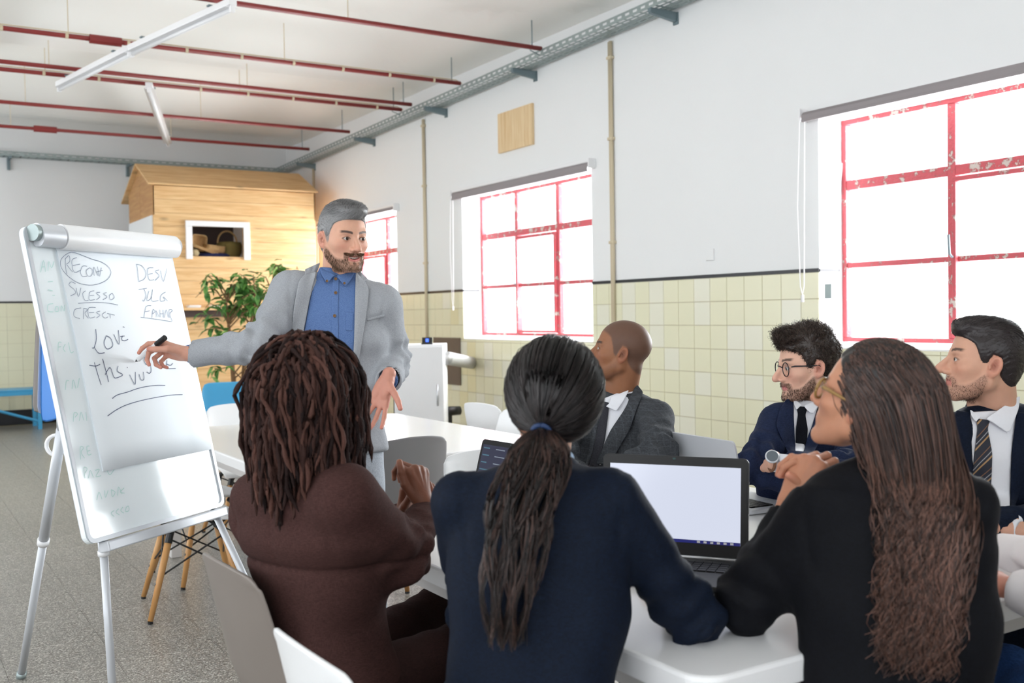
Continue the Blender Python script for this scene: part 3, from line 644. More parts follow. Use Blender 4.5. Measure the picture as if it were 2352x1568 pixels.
def chair(loc, rz, shell, lab, rim=None, group='moulded shell chairs in the room'):
    c = empty('shell_chair', loc, rz)
    thick('shell', _sh[0], _sh[1], M[shell], c, .01, rim=rim)
    for sx in (-1, 1):
        for sy in (-1, 1):
            a = Vector((sx*.145, sy*.12+.01, .395)); b = Vector((sx*.235, sy*.215, 0.012))
            l = MB().tube([b, b.lerp(a, .5), b.lerp(a, .9)], [.0125, .016, .0165], 12).build('leg', M['beech'], c, True)
            MB().tube([b-Vector((0, 0, .012)), b], .0125, 10).build('foot_cap', M['black'], l)
            MB().tube([b.lerp(a, .88), b.lerp(a, .97), Vector((sx*.1, sy*.09, .418))], [.0185, .017, .012], 10).build('leg_bracket', M['black'], c)
            MB().tube([b.lerp(a, .42)+Vector((0, sy*.014, 0)), b.lerp(a, .42)+Vector((0, sy*.02, 0))], .007, 8).build('screw', M['screw'], l)
    def q(sx, sy, t): return Vector((sx*.235, sy*.215, .012)).lerp(Vector((sx*.145, sy*.12+.01, .395)), t)
    for (p, r_) in ((q(-1, -1, .5), q(1, -1, .93)), (q(1, -1, .5), q(-1, -1, .93)), (q(-1, 1, .5), q(1, 1, .93)), (q(1, 1, .5), q(-1, 1, .93)), (q(-1, -1, .5), q(-1, 1, .93)), (q(-1, 1, .5), q(-1, -1, .93)), (q(1, -1, .5), q(1, 1, .93)), (q(1, 1, .5), q(1, -1, .93))):
        MB().tube([p, r_], .0045, 6).build('cross_wire', M['black'], c)
    tag(c, lab, 'chair', group); return c
def faceto(d): return atan2(-d[0], d[1])          # local +y onto world direction d
rimm = mat('dark_rim', (70, 66, 68), .5)
chair((.95, 2.42, 0), faceto((1, .06)), 'shell_taupe', 'taupe shell chair under the woman in the brown jacket, left of the table')
chair((.89, 1.71, 0), faceto((1, .03)), 'shell_white', 'white shell chair in the bottom foreground behind the ponytailed woman')
c = chair((2.02, 4.40, 0), faceto((-.08, 1)), 'shell_grey', 'dark grey shell chair tucked into the near end of the far table', rimm); c.scale = (1, 1, 1.03)
chair((1.28, 5.05, 0), faceto((1, -.15)), 'shell_white', 'white shell chair with visible wooden legs just behind the flipchart')
chair((1.50, 5.62, 0), faceto((1, .1)), 'shell_white', 'white shell chair farther back, mostly hidden behind the flipchart and brown jacket')
chair((3.57, 5.76, 0), faceto((1, .15)), 'shell_white', 'white shell chair beyond the far table in front of the tiled wall')
chair((2.02, 6.52, 0), faceto((0, -1)), 'shell_white', 'white shell chair at the far end of the far table near the blue seat')
chair((2.98, 5.15, 0), faceto((-1, .0)), 'shell_white', 'white shell chair pushed under the right side of the far table')
chair((3.0, 2.30, 0), faceto((-1, 0)), 'shell_white', 'white shell chair under the man in round glasses', group=None)
chair((3.05, 1.70, 0), faceto((-1, 0)), 'shell_white', 'white shell chair under the man in the striped tie', group=None)
chair((2.15, 3.45, 0), faceto((0, -1)), 'shell_white', 'white shell chair under the bald man', group=None)
chair((1.62, .92, 0), faceto((0, 1)), 'shell_taupe', 'taupe shell chair under the long haired woman', group=None)
bc = mat('dark_shell', (40, 34, 36), .5); M['shell_dark'] = bc
chair((2.22, .92, 0), faceto((-.1, 1)), 'shell_dark', 'dark shell chair at the lower right edge of the picture', group=None)
def table(x0, x1, y0, y1, lab, seam=True):
    t = empty('meeting_table', ((x0+x1)/2, (y0+y1)/2, 0)); w, h = x1-x0, y1-y0
    P = rrect(w, h, .06, 8); mb = MB(); n = len(P)
    lay = [(.0, .702), (.0, .742), (.003, .748), (.008, .75)]
    V = []
    for ins, z in lay: V += [(x*(1-2*ins/w), y*(1-2*ins/h), z) for x, y in P]
    F = [(k*n+i, k*n+(i+1) % n, (k+1)*n+(i+1) % n, (k+1)*n+i) for k in range(3) for i in range(n)]
    link('tabletop', mesh('tabletop', V, F+[tuple(range(n))[::-1], tuple(3*n+i for i in range(n))]), [M['top']], t)
    bm = bmesh.new(); bm.from_mesh(t.children[0].data); bm.free()
    for sx in (-1, 1):
        for sy in (-1, 1): MB().box((sx*(w/2-.06)-.03, sy*(h/2-.06)-.03, 0), (sx*(w/2-.06)+.03, sy*(h/2-.06)+.03, .70), bev=.004).build('leg', M['edge'], t)
    for sx in (-1, 1): MB().box((sx*(w/2-.06)-.012, -h/2+.09, .65), (sx*(w/2-.06)+.012, h/2-.09, .70)).build('apron', M['edge'], t)
    for sy in (-1, 1): MB().box((-w/2+.09, sy*(h/2-.06)-.012, .65), (w/2-.09, sy*(h/2-.06)+.012, .70)).build('apron', M['edge'], t)
    tag(t, lab, 'table'); return t
table(1.21, 2.72, 1.33, 3.0, 'white meeting table in the foreground with the laptops on it')
table(1.40, 2.93, 4.24, 6.2, 'empty white table behind the presenter')
# blue bench seat behind
B = empty('blue_armchair', (2.42, 7.75, 0), faceto((-.3, -1)))
bw = 0.36
thick('backrest', [((-1+2*i/8)*bw*(1.0 if j < 5 else .97), -.30-.10*j/5+.04*abs(-1+2*i/8)**2, .42+.095*j) for j in range(6) for i in range(9)], [(j*9+i, j*9+i+1, (j+1)*9+i+1, (j+1)*9+i) for j in range(5) for i in range(8)], M['blue'], B, .035)
thick('seat', [((-1+2*i/4)*bw, .30-.6*j/4, .42+.01*abs(j-2)) for j in range(5) for i in range(5)], [(j*5+i, j*5+i+1, (j+1)*5+i+1, (j+1)*5+i) for j in range(4) for i in range(4)], M['blue'], B, .05)
for sx in (-1, 1):
    for y in (-.27, .27): MB().tube([(sx*.3, y, 0), (sx*.28, y*.9, .4)], .015, 8).build('leg', M['blue'], B, True)
    MB().tube([(sx*.34, .25, .42), (sx*.37, .2, .62), (sx*.37, -.25, .64), (sx*.35, -.35, .6)], .018, 8).build('armrest', M['blue'], B, True)
tag(B, 'sky blue armchair with a wide back behind the far table', 'armchair')
# blue bench frame at the back wall
q = onz(92, 985, 0); bx = q[0]; by = q[1]
Bn = empty('blue_bench', (bx, by, 0)); zt = .50
MB().box((-4.5, -.03, zt-.05), (.03, .03, zt), bev=.006).build('front_rail', M['blue'], Bn)
MB().box((-4.5, .47, zt-.05), (.03, .53, zt), bev=.006).build('rear_rail', M['blue'], Bn)
MB().box((-4.5, -.03, zt), (.03, .53, zt+.025), bev=.006).build('seat_board', M['blue'], Bn)
for x in (0, -2.2):
    for y in (0, .5): MB().box((x-.025, y-.025, 0), (x+.025, y+.025, zt-.05)).build('leg', M['blue'], Bn)
    MB().tube([(x, 0, .1), (x-1.0, 0, zt-.05)] if x == 0 else [(x, 0, .1), (x+1.0, 0, zt-.05)], .018, 8).build('brace', M['blue'], Bn)
tag(Bn, 'low blue metal bench along the back wall at the far left', 'bench')
# white cabinet with duct
ca = at(1018, 800, 9.6); cl = at(903, 800, 9.6)
Cb = empty('white_cabinet', (ca[0], ca[1], 0)); wv = cl-ca; wv[2] = 0; wd_ = np.linalg.norm(wv); ang = atan2(wv[1], wv[0])
Cb.rotation_euler = (0, 0, ang+pi); cw = wd_; ch = at(1018, 791, 9.6)[2]; cd = .55
def cbx(a, b, m='white_pl', nm='body', bev=.006): return MB().box(a, b, bev=bev).build(nm, M[m], Cb)
cbx((-cw, .02, .08), (0, cd, ch)); cbx((-cw+.005, 0, .1), (-.005, .02, ch-.02), 'white_pl', 'door', .004); cbx((-cw+.02, .03, 0), (-.02, cd-.02, .08), 'black', 'plinth', .003)
cbx((-cw-.012, .05, .1), (-cw, cd-.02, ch-.03), 'black', 'black_side_strip', .003)  # black strip along the left side
MB().tube([(-.06, -.025, .55), (-.06, -.025, .75)], .008, 8).build('handle', M['alu'], Cb, True)
tag(Cb, 'tall white cabinet standing between the presenter and the tiled wall', 'cabinet')
dv = at(981, 783, 9.75); Dv = empty('phone_dock', (dv[0], dv[1], ch))
MB().box((-.055, -.035, 0), (.055, .035, .012), bev=.004).build('base', M['black'], Dv)
bodyd = MB().box((-.05, .0, .01), (.05, .012, .07), Matrix.Rotation(-.3, 4, 'X'), bev=.004).build('display_body', M['black'], Dv)
MB().box((-.014, -.003, .024), (.014, -.001, .056), Matrix.Rotation(-.3, 4, 'X')).build('display', emis('blue_display', (70, 110, 255), 1.6), bodyd)
Dv.rotation_euler = (0, 0, -.55); tag(Dv, 'small black device with lit blue display on the white cabinet', 'clock')
d0 = at(1025, 822, 9.9); d1 = onx(1083, 833, WX-.02); dd = np.asarray(d1)-d0; pts = []; rr = []
for k in range(61):
    t = k/60; pts.append(d0+dd*t); rr.append(.056 if k % 2 else .066)
o = MB().tube(pts, rr, 20).build('flexible_duct', M['foil'], None, True); tag(o, 'silver flexible duct from the white cabinet to the wall', 'duct')
pg = at(1032, 944, 10.3); o = empty('floor_heater', (pg[0], pg[1], 0))
MB().box((-.10, -.07, .0), (.10, .07, .06), bev=.01).build('base', M['black'], o); MB().box((-.02, -.02, .06), (.02, .02, pg[2]-.04)).build('stem', M['black'], o)
MB().tube([(-.1, 0, pg[2]), (.12, 0, pg[2])], [.05, .045], 14).build('motor', M['black'], o, True); tag(o, 'black motor on a stand right of the white cabinet', 'appliance')
# ============================================================ laptops
def laptop(hinge, axis, lidw, lidh, tilt, bodym, screenm, lab, depth=.25, keys=True, ui=False, bezel=None):
    """hinge centre on the table, axis along the hinge (user's right), lid opens by tilt from vertical"""
    ax = nrm(axis); up = np.array([0, 0, 1.]); toward = np.cross(ax, up)       # toward the user
    L = empty('laptop', hinge); bm_ = M[bodym]
    m = frame_m((0, 0, 0), ax, -toward, up); w = lidw/2
    base = MB(); P = [(x, y) for x, y in rrect(lidw, depth, .014, 4)]
    V = [(x, y-depth/2, 0.003) for x, y in P]+[(x, y-depth/2, .013) for x, y in P]+[(x*.992, (y)*.988-depth/2, .016) for x, y in P]; n = len(P)
    base.add([m @ Vector(v) for v in V], [(k*n+i, k*n+(i+1) % n, (k+1)*n+(i+1) % n, (k+1)*n+i) for k in range(2) for i in range(n)]+[tuple(range(n))[::-1], tuple(2*n+i for i in range(n))])
    bo = base.build('base', bm_, L)
    kb = MB(); rows, cols = 5, 14; kw = (lidw-.07)/cols; kh = .019
    km = MB().box((-w+.03, -.035-rows*kh, .0155), (w-.03, -.033, .0163), m).build('keyboard_well', M['black'], L)
    for r in range(rows):
        for c_ in range(cols):
            x = -w+.035+c_*kw; y = -.036-r*kh
            kb.box((x+.0012, y-kh+.0012+.0012, .0163), (x+kw-.0012, y-.0012, .0188), m)
    kk = kb.build('keys', M['black'], L); kk['kind'] = 'stuff'
    MB().box((-.055, -depth+.012, .0158), (.055, -.036-rows*kh-.008, .0168), m).build('touchpad', M['alu_w'] if bodym == 'alu_w' else M['touch'], L)
    if bodym == 'alu_w':
        for k in range(3): MB().box((w-.0005, -.12-k*.022, .005), (w+.0006, -.108-k*.022, .010), m).build('port', M['black'], L)
    # lid
    th = tilt; lz = Vector((0, sin(th), cos(th))); ly = Vector((0, -cos(th), sin(th)))       # lid up, lid front(normal toward user)
    lm = m @ Matrix(((1, 0, 0, 0), (0, lz.y, -ly.y, 0), (0, lz.z, -ly.z, .012), (0, 0, 0, 1)))
    P = rrect(lidw, lidh, .014, 5); n = len(P); V = [(x, y+lidh/2, -.0) for x, y in P]+[(x, y+lidh/2, .006) for x, y in P]
    lid = MB().add([lm @ Vector(v) for v in V], [(i, (i+1) % n, n+(i+1) % n, n+i) for i in range(n)]+[tuple(range(n))[::-1], tuple(n+i for i in range(n))]).build('lid', bm_, L)
    bz = bezel or .014
    MB().box((-w+.005, .012, -.0012), (w-.005, lidh-.005, 0), lm).build('bezel', M['black'], lid)
    scr = MB().box((-w+bz, .042, -.0022), (w-bz, lidh-bz*1.2, -.0012), lm).build('screen', screenm, lid)
    if ui:
        wm = emis('screen_text', (150, 160, 175), .5); bl = emis('screen_accent', (90, 130, 150), .5)
        u = MB(); u2 = MB(); rg = random.Random(4)
        for k in range(7):
            y = lidh-.03-k*.024; u.box((-w+.02, y, -.0026), (-w+.02+rg.uniform(.03, .05), y+.004, -.0022), lm)
            u2.box((-w+.09, y, -.0026), (-w+.09+rg.uniform(.04, .14), y+.003, -.0022), lm)
        u.build('sidebar_text', bl, lid)['kind'] = 'stuff'; u2.build('screen_text', wm, lid)['kind'] = 'stuff'
    else:
        MB().box((-w+bz, .042, -.0026), (w-bz, .050, -.0022), lm).build('taskbar', emis('taskbar', (40, 44, 110), .6), lid)
        for k in range(6): MB().box((w-.13+k*.017, .0435, -.003), (w-.122+k*.017, .0485, -.0026), lm).build('tray_icon', M['white_pl'], lid)
    MB().tube([lm @ Vector((-.12, .002, -.004)), lm @ Vector((.12, .002, -.004))] if bodym != 'black' else [lm @ Vector((-.165, .006, -.006)), lm @ Vector((.165, .006, -.006))], .005, 10).build('hinge', M['alu'], L, True)
    MB().box((-.004, lidh-.009, -.0018), (.004, lidh-.004, -.0011), lm).build('webcam', emis('webcam_lens', (50, 90, 90), .3), lid)  # lens given a faint glow of its own
    tag(L, lab, 'laptop'); return L
M['touch'] = mat('touchpad_grey', (96, 98, 110), .4)
scr_w = emis('lit_white_screen', (222, 228, 246), .60)
hr = onz(1710, 1292, .765); ax = at(1712, 1083, hr@FW-.0) # right hinge end
dR = hr-CAM; dR = dR@FW
l_ = at(1390, 1271, dR*1.055); axd = np.array([hr[0]-l_[0], hr[1]-l_[1], 0]); ctr = (hr+l_)/2
laptop((ctr[0], ctr[1], .751), axd, .385, .262, radians(6), 'black', scr_w, 'open black laptop with a lit blank white screen facing the camera', .26, bezel=.02)
r3 = at(1722, 1165, 3.22); l3 = at(1527, 1165, 3.62); axd = np.array([l3[0]-r3[0], l3[1]-r3[1], 0]); axd /= np.linalg.norm(axd)
hc = r3+axd*.17; laptop((hc[0], hc[1], .751), axd, .34, .235, radians(14), 'alu_w', scr_w, 'silver laptop seen from behind in front of the man in round glasses', .235)
r3 = at(1066, 1090, 3.3); hc = at(1153, 1085, 3.30); a3 = np.array([*(at(1158, 1085, 3.12)-r3)[:2], 0]); scr_d = emis('dark_screen', (52, 54, 72), .7)
laptop((hc[0]-.02, hc[1], .751), a3, .33, .225, radians(16), 'black', scr_d, 'dark screened laptop partly hidden behind the ponytailed woman', .22, ui=True)
# phone on the table by the striped tie man
ph = onz(2262, 1228, .751); o = empty('smartphone', ph, .6)
MB().box((-.036, -.07, 0), (.036, .07, .008), bev=.003).build('body', M['black'], o); MB().box((-.032, -.064, .008), (.032, .064, .0086)).build('glass', M['touch'], o); tag(o, 'dark smartphone lying on the table by the white sleeves', 'phone')
# ============================================================ flipchart
E_ = {}
TL, TR, BR, BL = [np.array(v) for v in ((.3874, 3.4608, 1.6975), (.9218, 3.8753, 1.6957), (1.0578, 3.6958, .7214), (.5234, 3.2812, .7232))]
bo = BL; bxv = nrm(BR-BL); byv = nrm((TL-BL)-bxv*np.dot(TL-BL, bxv)); bn = np.cross(bxv, byv); 
if np.dot(bn, CAM-bo) < 0: bn = -bn
BWd = (np.linalg.norm(BR-BL)+np.linalg.norm(TR-TL))/2; BH = (np.linalg.norm(TL-BL)+np.linalg.norm(TR-BR))/2
bm4 = frame_m((0, 0, 0), bxv, byv, bn)       # local x right, y up, z to the viewer
ES = empty('flipchart_easel', bo)
def uvb(px, py): q = onp(px, py, bo, bn)-bo; return q@bxv, q@byv
M['board'] = mat('whiteboard_enamel', (244, 251, 255), .12, spec=.5); M['paper'] = mat('flip_paper', (242, 248, 254), .6)
P = [(x+BWd/2, y+BH/2) for x, y in rrect(BWd, BH, .03, 6)]
MB().prism(P, -.018, -.002, bm4).build('board', M['board'], ES)
P2 = [(x+BWd/2, y+BH/2) for x, y in rrect(BWd-.026, BH-.026, .02, 6)]; n = len(P)
V = [(x, y, .004) for x, y in P]+[(x, y, .004) for x, y in P2]+[(x, y, -.002) for x, y in P2]+[(x, y, -.02) for x, y in P]
MB().add([bm4 @ Vector(v) for v in V], [(k*n+i, k*n+(i+1) % n, (k+1)*n+(i+1) % n, (k+1)*n+i) for k in range(3) for i in range(n)]).build('board_frame', M['alu_w'], ES)
MB().box((.05, -.035, -.01), (BWd-.03, -.004, .03), bm4, bev=.004).build('pen_tray', M['alu_w'], ES)
# paper sheet
pl0 = uvb(122, 548); pl1 = uvb(235, 1083); pr1 = uvb(503, 1028); pt = BH-.03
NX, NY = 6, 10; V = []
for j in range(NY+1):
    for i in range(NX+1):
        s, t = i/NX, j/NY
        L0 = np.array(pl0)*(1-t)+np.array(pl1)*t; R0_ = np.array([BWd-.012, pt])*(1-t)+np.array([BWd-.012, pr1[1]])*t
        p = L0*(1-s)+R0_*s; V.append(bm4 @ Vector((p[0], p[1], .0060+.0004*sin(t*3)*(1-s))))
pap = thick('paper_sheet', V, [(j*(NX+1)+i, j*(NX+1)+i+1, (j+1)*(NX+1)+i+1, (j+1)*(NX+1)+i) for j in range(NY) for i in range(NX)], M['paper'], ES, .0015, 1, 0)
MB().box((pl1[0]+.003, pr1[1], -.002), (BWd-.014, pt, .004), bm4).build('paper_pad', M['paper'], ES)
# clamp roll over the top
lc = uvb(128, 545)[0]; yc = BH-.035
prof = [(cos(a)*.032, sin(a)*.036) for a in np.linspace(-2.4, 2.0, 16)]
def rollbar(x0, x1, m, nm, sc=1.0):
    n = len(prof); V = [bm4 @ Vector((x, yc+py_*sc*1.15, .022+px_*sc)) for x in (x0, x1) for px_, py_ in prof]
    V += [bm4 @ Vector((x, yc+py_*.8*1.15, .022+px_*.8)) for x in (x0, x1) for px_, py_ in prof]
    F = [(i, i+1, n+i+1, n+i) for i in range(n-1)]+[(2*n+i, 3*n+i, 3*n+i+1, 2*n+i+1) for i in range(n-1)]+[tuple(range(n)), tuple(range(2*n-1, n-1, -1))]
    return MB().add(V, F).build(nm, m, ES, auto=40)
rollbar(lc+.0, BWd+.0, M['white_pl'], 'paper_clamp'); rollbar(.03, lc-.004, M['alu_w'], 'clamp_hinge', .9)
MB().tube([bm4 @ Vector((.012, yc+.006, .022)), bm4 @ Vector((.032, yc+.006, .022))], .026, 20).build('clamp_knob', M['galv'], ES, auto=40)
MB().tube([bm4 @ Vector((BWd, yc, .024)), bm4 @ Vector((BWd+.012, yc, .024))], [.034, .022], 20).build('clamp_end', M['white_pl'], ES, True)
def leg(p0, foot, nm='leg', r=.0125, joint=.35, lower=True):
    p0 = np.asarray(p0)-bo; foot = np.asarray(foot)-bo; l = MB().tube([p0, p0+(foot-p0)*joint], r*1.25, 14).build(nm, M['alu_w'], ES, True)
    MB().tube([p0+(foot-p0)*joint*.97, p0+(foot-p0)*.985], r, 14).build('lower_tube', M['alu_w'], l, True)
    MB().tube([p0+(foot-p0)*(joint-.015), p0+(foot-p0)*(joint+.005)], r*1.45, 14).build('collar', M['white_pl'], l, True)
    MB().tube([p0+(foot-p0)*.975, foot-(foot-p0)*.0], r*1.3, 12).build('foot', M['galv'], l, True)
w2 = lambda v: bo+np.array((bm4 @ Vector(v))[:])
leg(w2((.075, -.0, -.012)), onz(268, 1735, 0), joint=.06)
leg(w2((BWd-.055, -.0, -.012)), onz(690, 1600, 0), joint=.04)
rt = w2((.10, .62, -.05)); leg(at(142, 985, 3.45), onz(48, 1556, 0), joint=.42, r=.0145)
MB().tube([np.asarray(at(142, 985, 3.45))-bo, rt-bo], .016, 12).build('rear_leg_top', M['alu_w'], ES, True)
lp = at(130, 1022, 3.5)-bo; MB().tube([lp+.035*(cos(a)*RC+sin(a)*UC) for a in np.linspace(.5, 2*pi-.5, 16)], .007, 6).build('leg_clip', M['white_pl'], ES, True)
tag(ES, 'white flipchart easel with handwriting on its paper, standing at the left', 'flipchart')
# marks
def ink(strokes, m, nm, z, w=.0022):
    mb = MB()
    for s in strokes:
        s = [uvb(*p) for p in s]
        if len(s) > 2:                           # smooth through the points
            q = []
            for i in range(len(s)-1):
                p0 = np.array(s[max(i-1, 0)]); p1 = np.array(s[i]); p2 = np.array(s[i+1]); p3 = np.array(s[min(i+2, len(s)-1)])
                for t in (0, .25, .5, .75): q.append(.5*((2*p1)+(-p0+p2)*t+(2*p0-5*p1+4*p2-p3)*t*t+(-p0+3*p1-3*p2+p3)*t**3))
            q.append(np.array(s[-1])); s = q
        V = []
        for i, p in enumerate(s):
            a = np.array(s[max(i-1, 0)]); b = np.array(s[min(i+1, len(s)-1)]); t = b-a; t = t/(np.linalg.norm(t)+1e-9); nn = np.array([-t[1], t[0]])*w/2
            for sg in (1, -1): V.append(bm4 @ Vector((p[0]+sg*nn[0], p[1]+sg*nn[1], z)))
        mb.add(V, [(2*i, 2*i+1, 2*i+3, 2*i+2) for i in range(len(s)-1)])
    mb.build(nm, m, ES)['kind'] = 'stuff'
inkm = mat('black_ink', (122, 132, 154), .6); inkd = mat('dark_ink', (84, 94, 124), .6); inkg = mat('faded_green_ink', (196, 226, 222), .4)
C1 = lambda x, y: (x/3.015, 480+y/3.015)      # positions read in the enlarged view of the sheet
def S(*pts): return [C1(*p) for p in pts]
st1 = [S((560, 325), (480, 303), (415, 345), (408, 400), (450, 460), (530, 515), (630, 530), (720, 500), (756, 450), (740, 405), (690, 370), (630, 352), (560, 325)),
       S((440, 350), (440, 400), (450, 455)), S((436, 352), (465, 325), (470, 365), (448, 385)), S((448, 388), (490, 440)), S((520, 340), (485, 360), (500, 440), (545, 428)), S((492, 395), (542, 385)),
       S((590, 400), (560, 400), (545, 440), (560, 470), (590, 468)), S((610, 410), (585, 430), (595, 465), (620, 465), (630, 430), (610, 410)), S((640, 465), (638, 405), (668, 465), (664, 402)), S((678, 470), (690, 410)), S((655, 440), (698, 428)),
       S((510, 520), (480, 508), (465, 530), (500, 560), (510, 585), (475, 605)), S((515, 550), (530, 610), (548, 550)), S((580, 570), (560, 590), (575, 635), (600, 635)), S((640, 570), (610, 580), (605, 632), (645, 630)), S((610, 603), (640, 600)),
       S((680, 580), (655, 585), (680, 610), (655, 632)), S((725, 582), (705, 590), (730, 612), (700, 632)), S((765, 585), (745, 605), (755, 632), (780, 615), (765, 585)), S((528, 656), (640, 650), (740, 655), (805, 668)),
       S((550, 688), (505, 700), (500, 745), (540, 762)), S((565, 765), (568, 690)), S((566, 690), (595, 700), (575, 725), (600, 760)), S((650, 685), (600, 690), (605, 755), (645, 750)), S((604, 720), (640, 718)),
       S((680, 710), (655, 720), (680, 738), (655, 758)), S((720, 715), (695, 735), (715, 758), (735, 750)), S((730, 725), (782, 738)), S((750, 728), (752, 760)),
       S((935, 385), (950, 500)), S((933, 385), (975, 400), (1000, 450), (985, 490), (948, 505)), S((1050, 410), (1012, 418), (1020, 490), (1055, 492)), S((1015, 455), (1045, 450)), S((1090, 425), (1065, 435), (1092, 465), (1062, 498)), S((1100, 430), (1120, 505), (1145, 415)),
       S((950, 560), (1005, 552)), S((985, 555), (1000, 600), (985, 640), (975, 632)), S((1020, 570), (1005, 635), (1035, 620), (1045, 560), (1040, 638), (1085, 636)), S((1135, 578), (1105, 600), (1100, 640), (1130, 635), (1120, 610), (1150, 640)),
       S((985, 755), (1000, 680), (1035, 672)), S((990, 715), (1025, 708)), S((1040, 755), (1048, 700), (1062, 712), (1045, 730)), S((1075, 750), (1068, 705), (1090, 750)), S((1095, 700), (1098, 752)), S((1118, 700), (1120, 755)), S((1096, 728), (1120, 728)), S((1128, 755), (1140, 700), (1156, 755)), S((1162, 755), (1160, 702), (1185, 705), (1165, 730), (1182, 780)),
       S((962, 752), (1040, 762), (1110, 772), (1178, 783))]
ink(st1, inkm, 'handwriting', .0078, .0018)
st2 = [S((650, 835), (655, 900), (640, 960), (625, 965)), S((640, 960), (670, 1000), (712, 998)), S((725, 880), (708, 930), (730, 972), (768, 950), (755, 900), (725, 880)), S((775, 870), (812, 940), (808, 842)), S((820, 885), (850, 882)), S((838, 880), (830, 905), (850, 915), (875, 905)), S((840, 818), (850, 822)),
       S((605, 1085), (650, 1090), (680, 1078)), S((640, 1065), (665, 1150), (688, 1220)), S((698, 1040), (720, 1120), (740, 1200)), S((715, 1150), (750, 1100), (775, 1165), (800, 1170), (838, 1150), (800, 1125), (805, 1090)), S((866, 1100), (872, 1100)),
       S((885, 1150), (905, 1190), (925, 1215), (925, 1130)), S((950, 1145), (965, 1185), (985, 1180), (980, 1130)), S((950, 1000), (962, 990)), S((1000, 1010), (985, 1050), (1005, 1080), (1012, 1020), (1035, 1110), (1025, 1140), (1005, 1130)), S((1072, 1100), (1078, 1060), (1100, 1080), (1115, 1095)), S((1140, 1105), (1145, 1050)), S((1142, 1075), (1170, 1085), (1185, 1070)), S((1140, 1108), (1205, 1106)),
       S((765, 1315), (800, 1290), (870, 1270), (960, 1240), (1060, 1224), (1132, 1224)), S((732, 1436), (790, 1395), (860, 1360), (960, 1330), (1080, 1305), (1180, 1290), (1252, 1287))]
ink(st2, inkd, 'handwriting', .0079, .0025)
G_ = lambda *p: [tuple(q) for q in p]
st3 = [G_((93, 625), (100, 598), (104, 624)), G_((95, 613), (103, 612)), G_((110, 622), (112, 600), (118, 615), (124, 600)), G_((110, 647), (121, 646)), G_((110, 665), (121, 668)), G_((120, 678), (126, 678)), G_((122, 697), (110, 700), (110, 714), (122, 716)), G_((128, 704), (126, 714), (134, 714), (133, 704), (128, 704)), G_((140, 715), (141, 702), (147, 714), (148, 700)),
       G_((133, 807), (134, 787), (141, 786)), G_((133, 797), (140, 796)), G_((150, 790), (145, 800), (150, 808)), G_((157, 786), (162, 809), (169, 807)), G_((150, 895), (152, 875), (158, 874)), G_((165, 893), (168, 872), (174, 892)), G_((178, 890), (182, 868)),
       G_((168, 968), (170, 948), (178, 950), (172, 958)), G_((182, 966), (186, 946), (192, 965)), G_((197, 946), (199, 966)), G_((185, 1055), (184, 1027), (192, 1028), (186, 1038), (194, 1052)), G_((205, 1024), (199, 1026), (202, 1044), (210, 1042)), G_((200, 1036), (207, 1034)),
       G_((195, 1098), (192, 1074), (200, 1076), (195, 1086)), G_((203, 1098), (207, 1080), (214, 1096)), G_((218, 1080), (228, 1078), (220, 1094), (232, 1092)), G_((245, 1078), (252, 1090), (262, 1078)),
       G_((222, 1148), (227, 1130), (234, 1146)), G_((240, 1126), (242, 1142), (248, 1126)), G_((255, 1124), (258, 1140), (264, 1130), (255, 1124)), G_((270, 1138), (272, 1118), (280, 1134)), G_((285, 1120), (276, 1130), (286, 1132)),
       G_((262, 1172), (255, 1178), (262, 1186)), G_((272, 1168), (266, 1176), (274, 1182)), G_((282, 1164), (277, 1172), (284, 1178)), G_((290, 1164), (288, 1174), (296, 1172), (295, 1162), (290, 1164))]
ink(st3, inkg, 'faded_handwriting', .0005, .0026)
# sheets thrown over the back of the easel
def hang(pts_px, d, m, nm, lab):
    """hanging sheet: top edge behind the board, lower edge as seen"""
    n = 8; P = [at(x, y, dd) for x, y, dd in pts_px]; V = []
    for j in range(n+1):
        t = j/n
        for i in range(5):
            s = i/4; a = P[0]*(1-t)+P[3]*t; b = P[1]*(1-t)+P[2]*t; V.append(a*(1-s)+b*s+np.array([0, 1, 0])*.012*sin(s*5+t*2))
    c = sum(P)/4; V = [v-c for v in V]
    o = thick(nm, V, [(j*5+i, j*5+i+1, (j+1)*5+i+1, (j+1)*5+i) for j in range(n) for i in range(4)], m, None, .003); o.location = c
    tag(o, lab, 'paper'); return o
hang([(93, 600, 3.62), (200, 610, 3.9), (190, 945, 3.95), (93, 977, 3.62)], 0, M['blue_sheet'], 'blue_flip_sheet', 'bright blue sheet hanging behind the flipchart')
hang([(95, 600, 3.72), (190, 610, 3.99), (175, 930, 4.03), (84, 958, 3.72)], 0, M['white_pl'], 'white_flip_sheet', 'white sheet hanging behind the blue one at the flipchart')
hang([(88, 600, 3.82), (190, 610, 4.05), (170, 925, 4.1), (73, 954, 3.82)], 0, M['grey_sheet'], 'grey_flip_sheet', 'grey sheet hanging rearmost behind the flipchart')
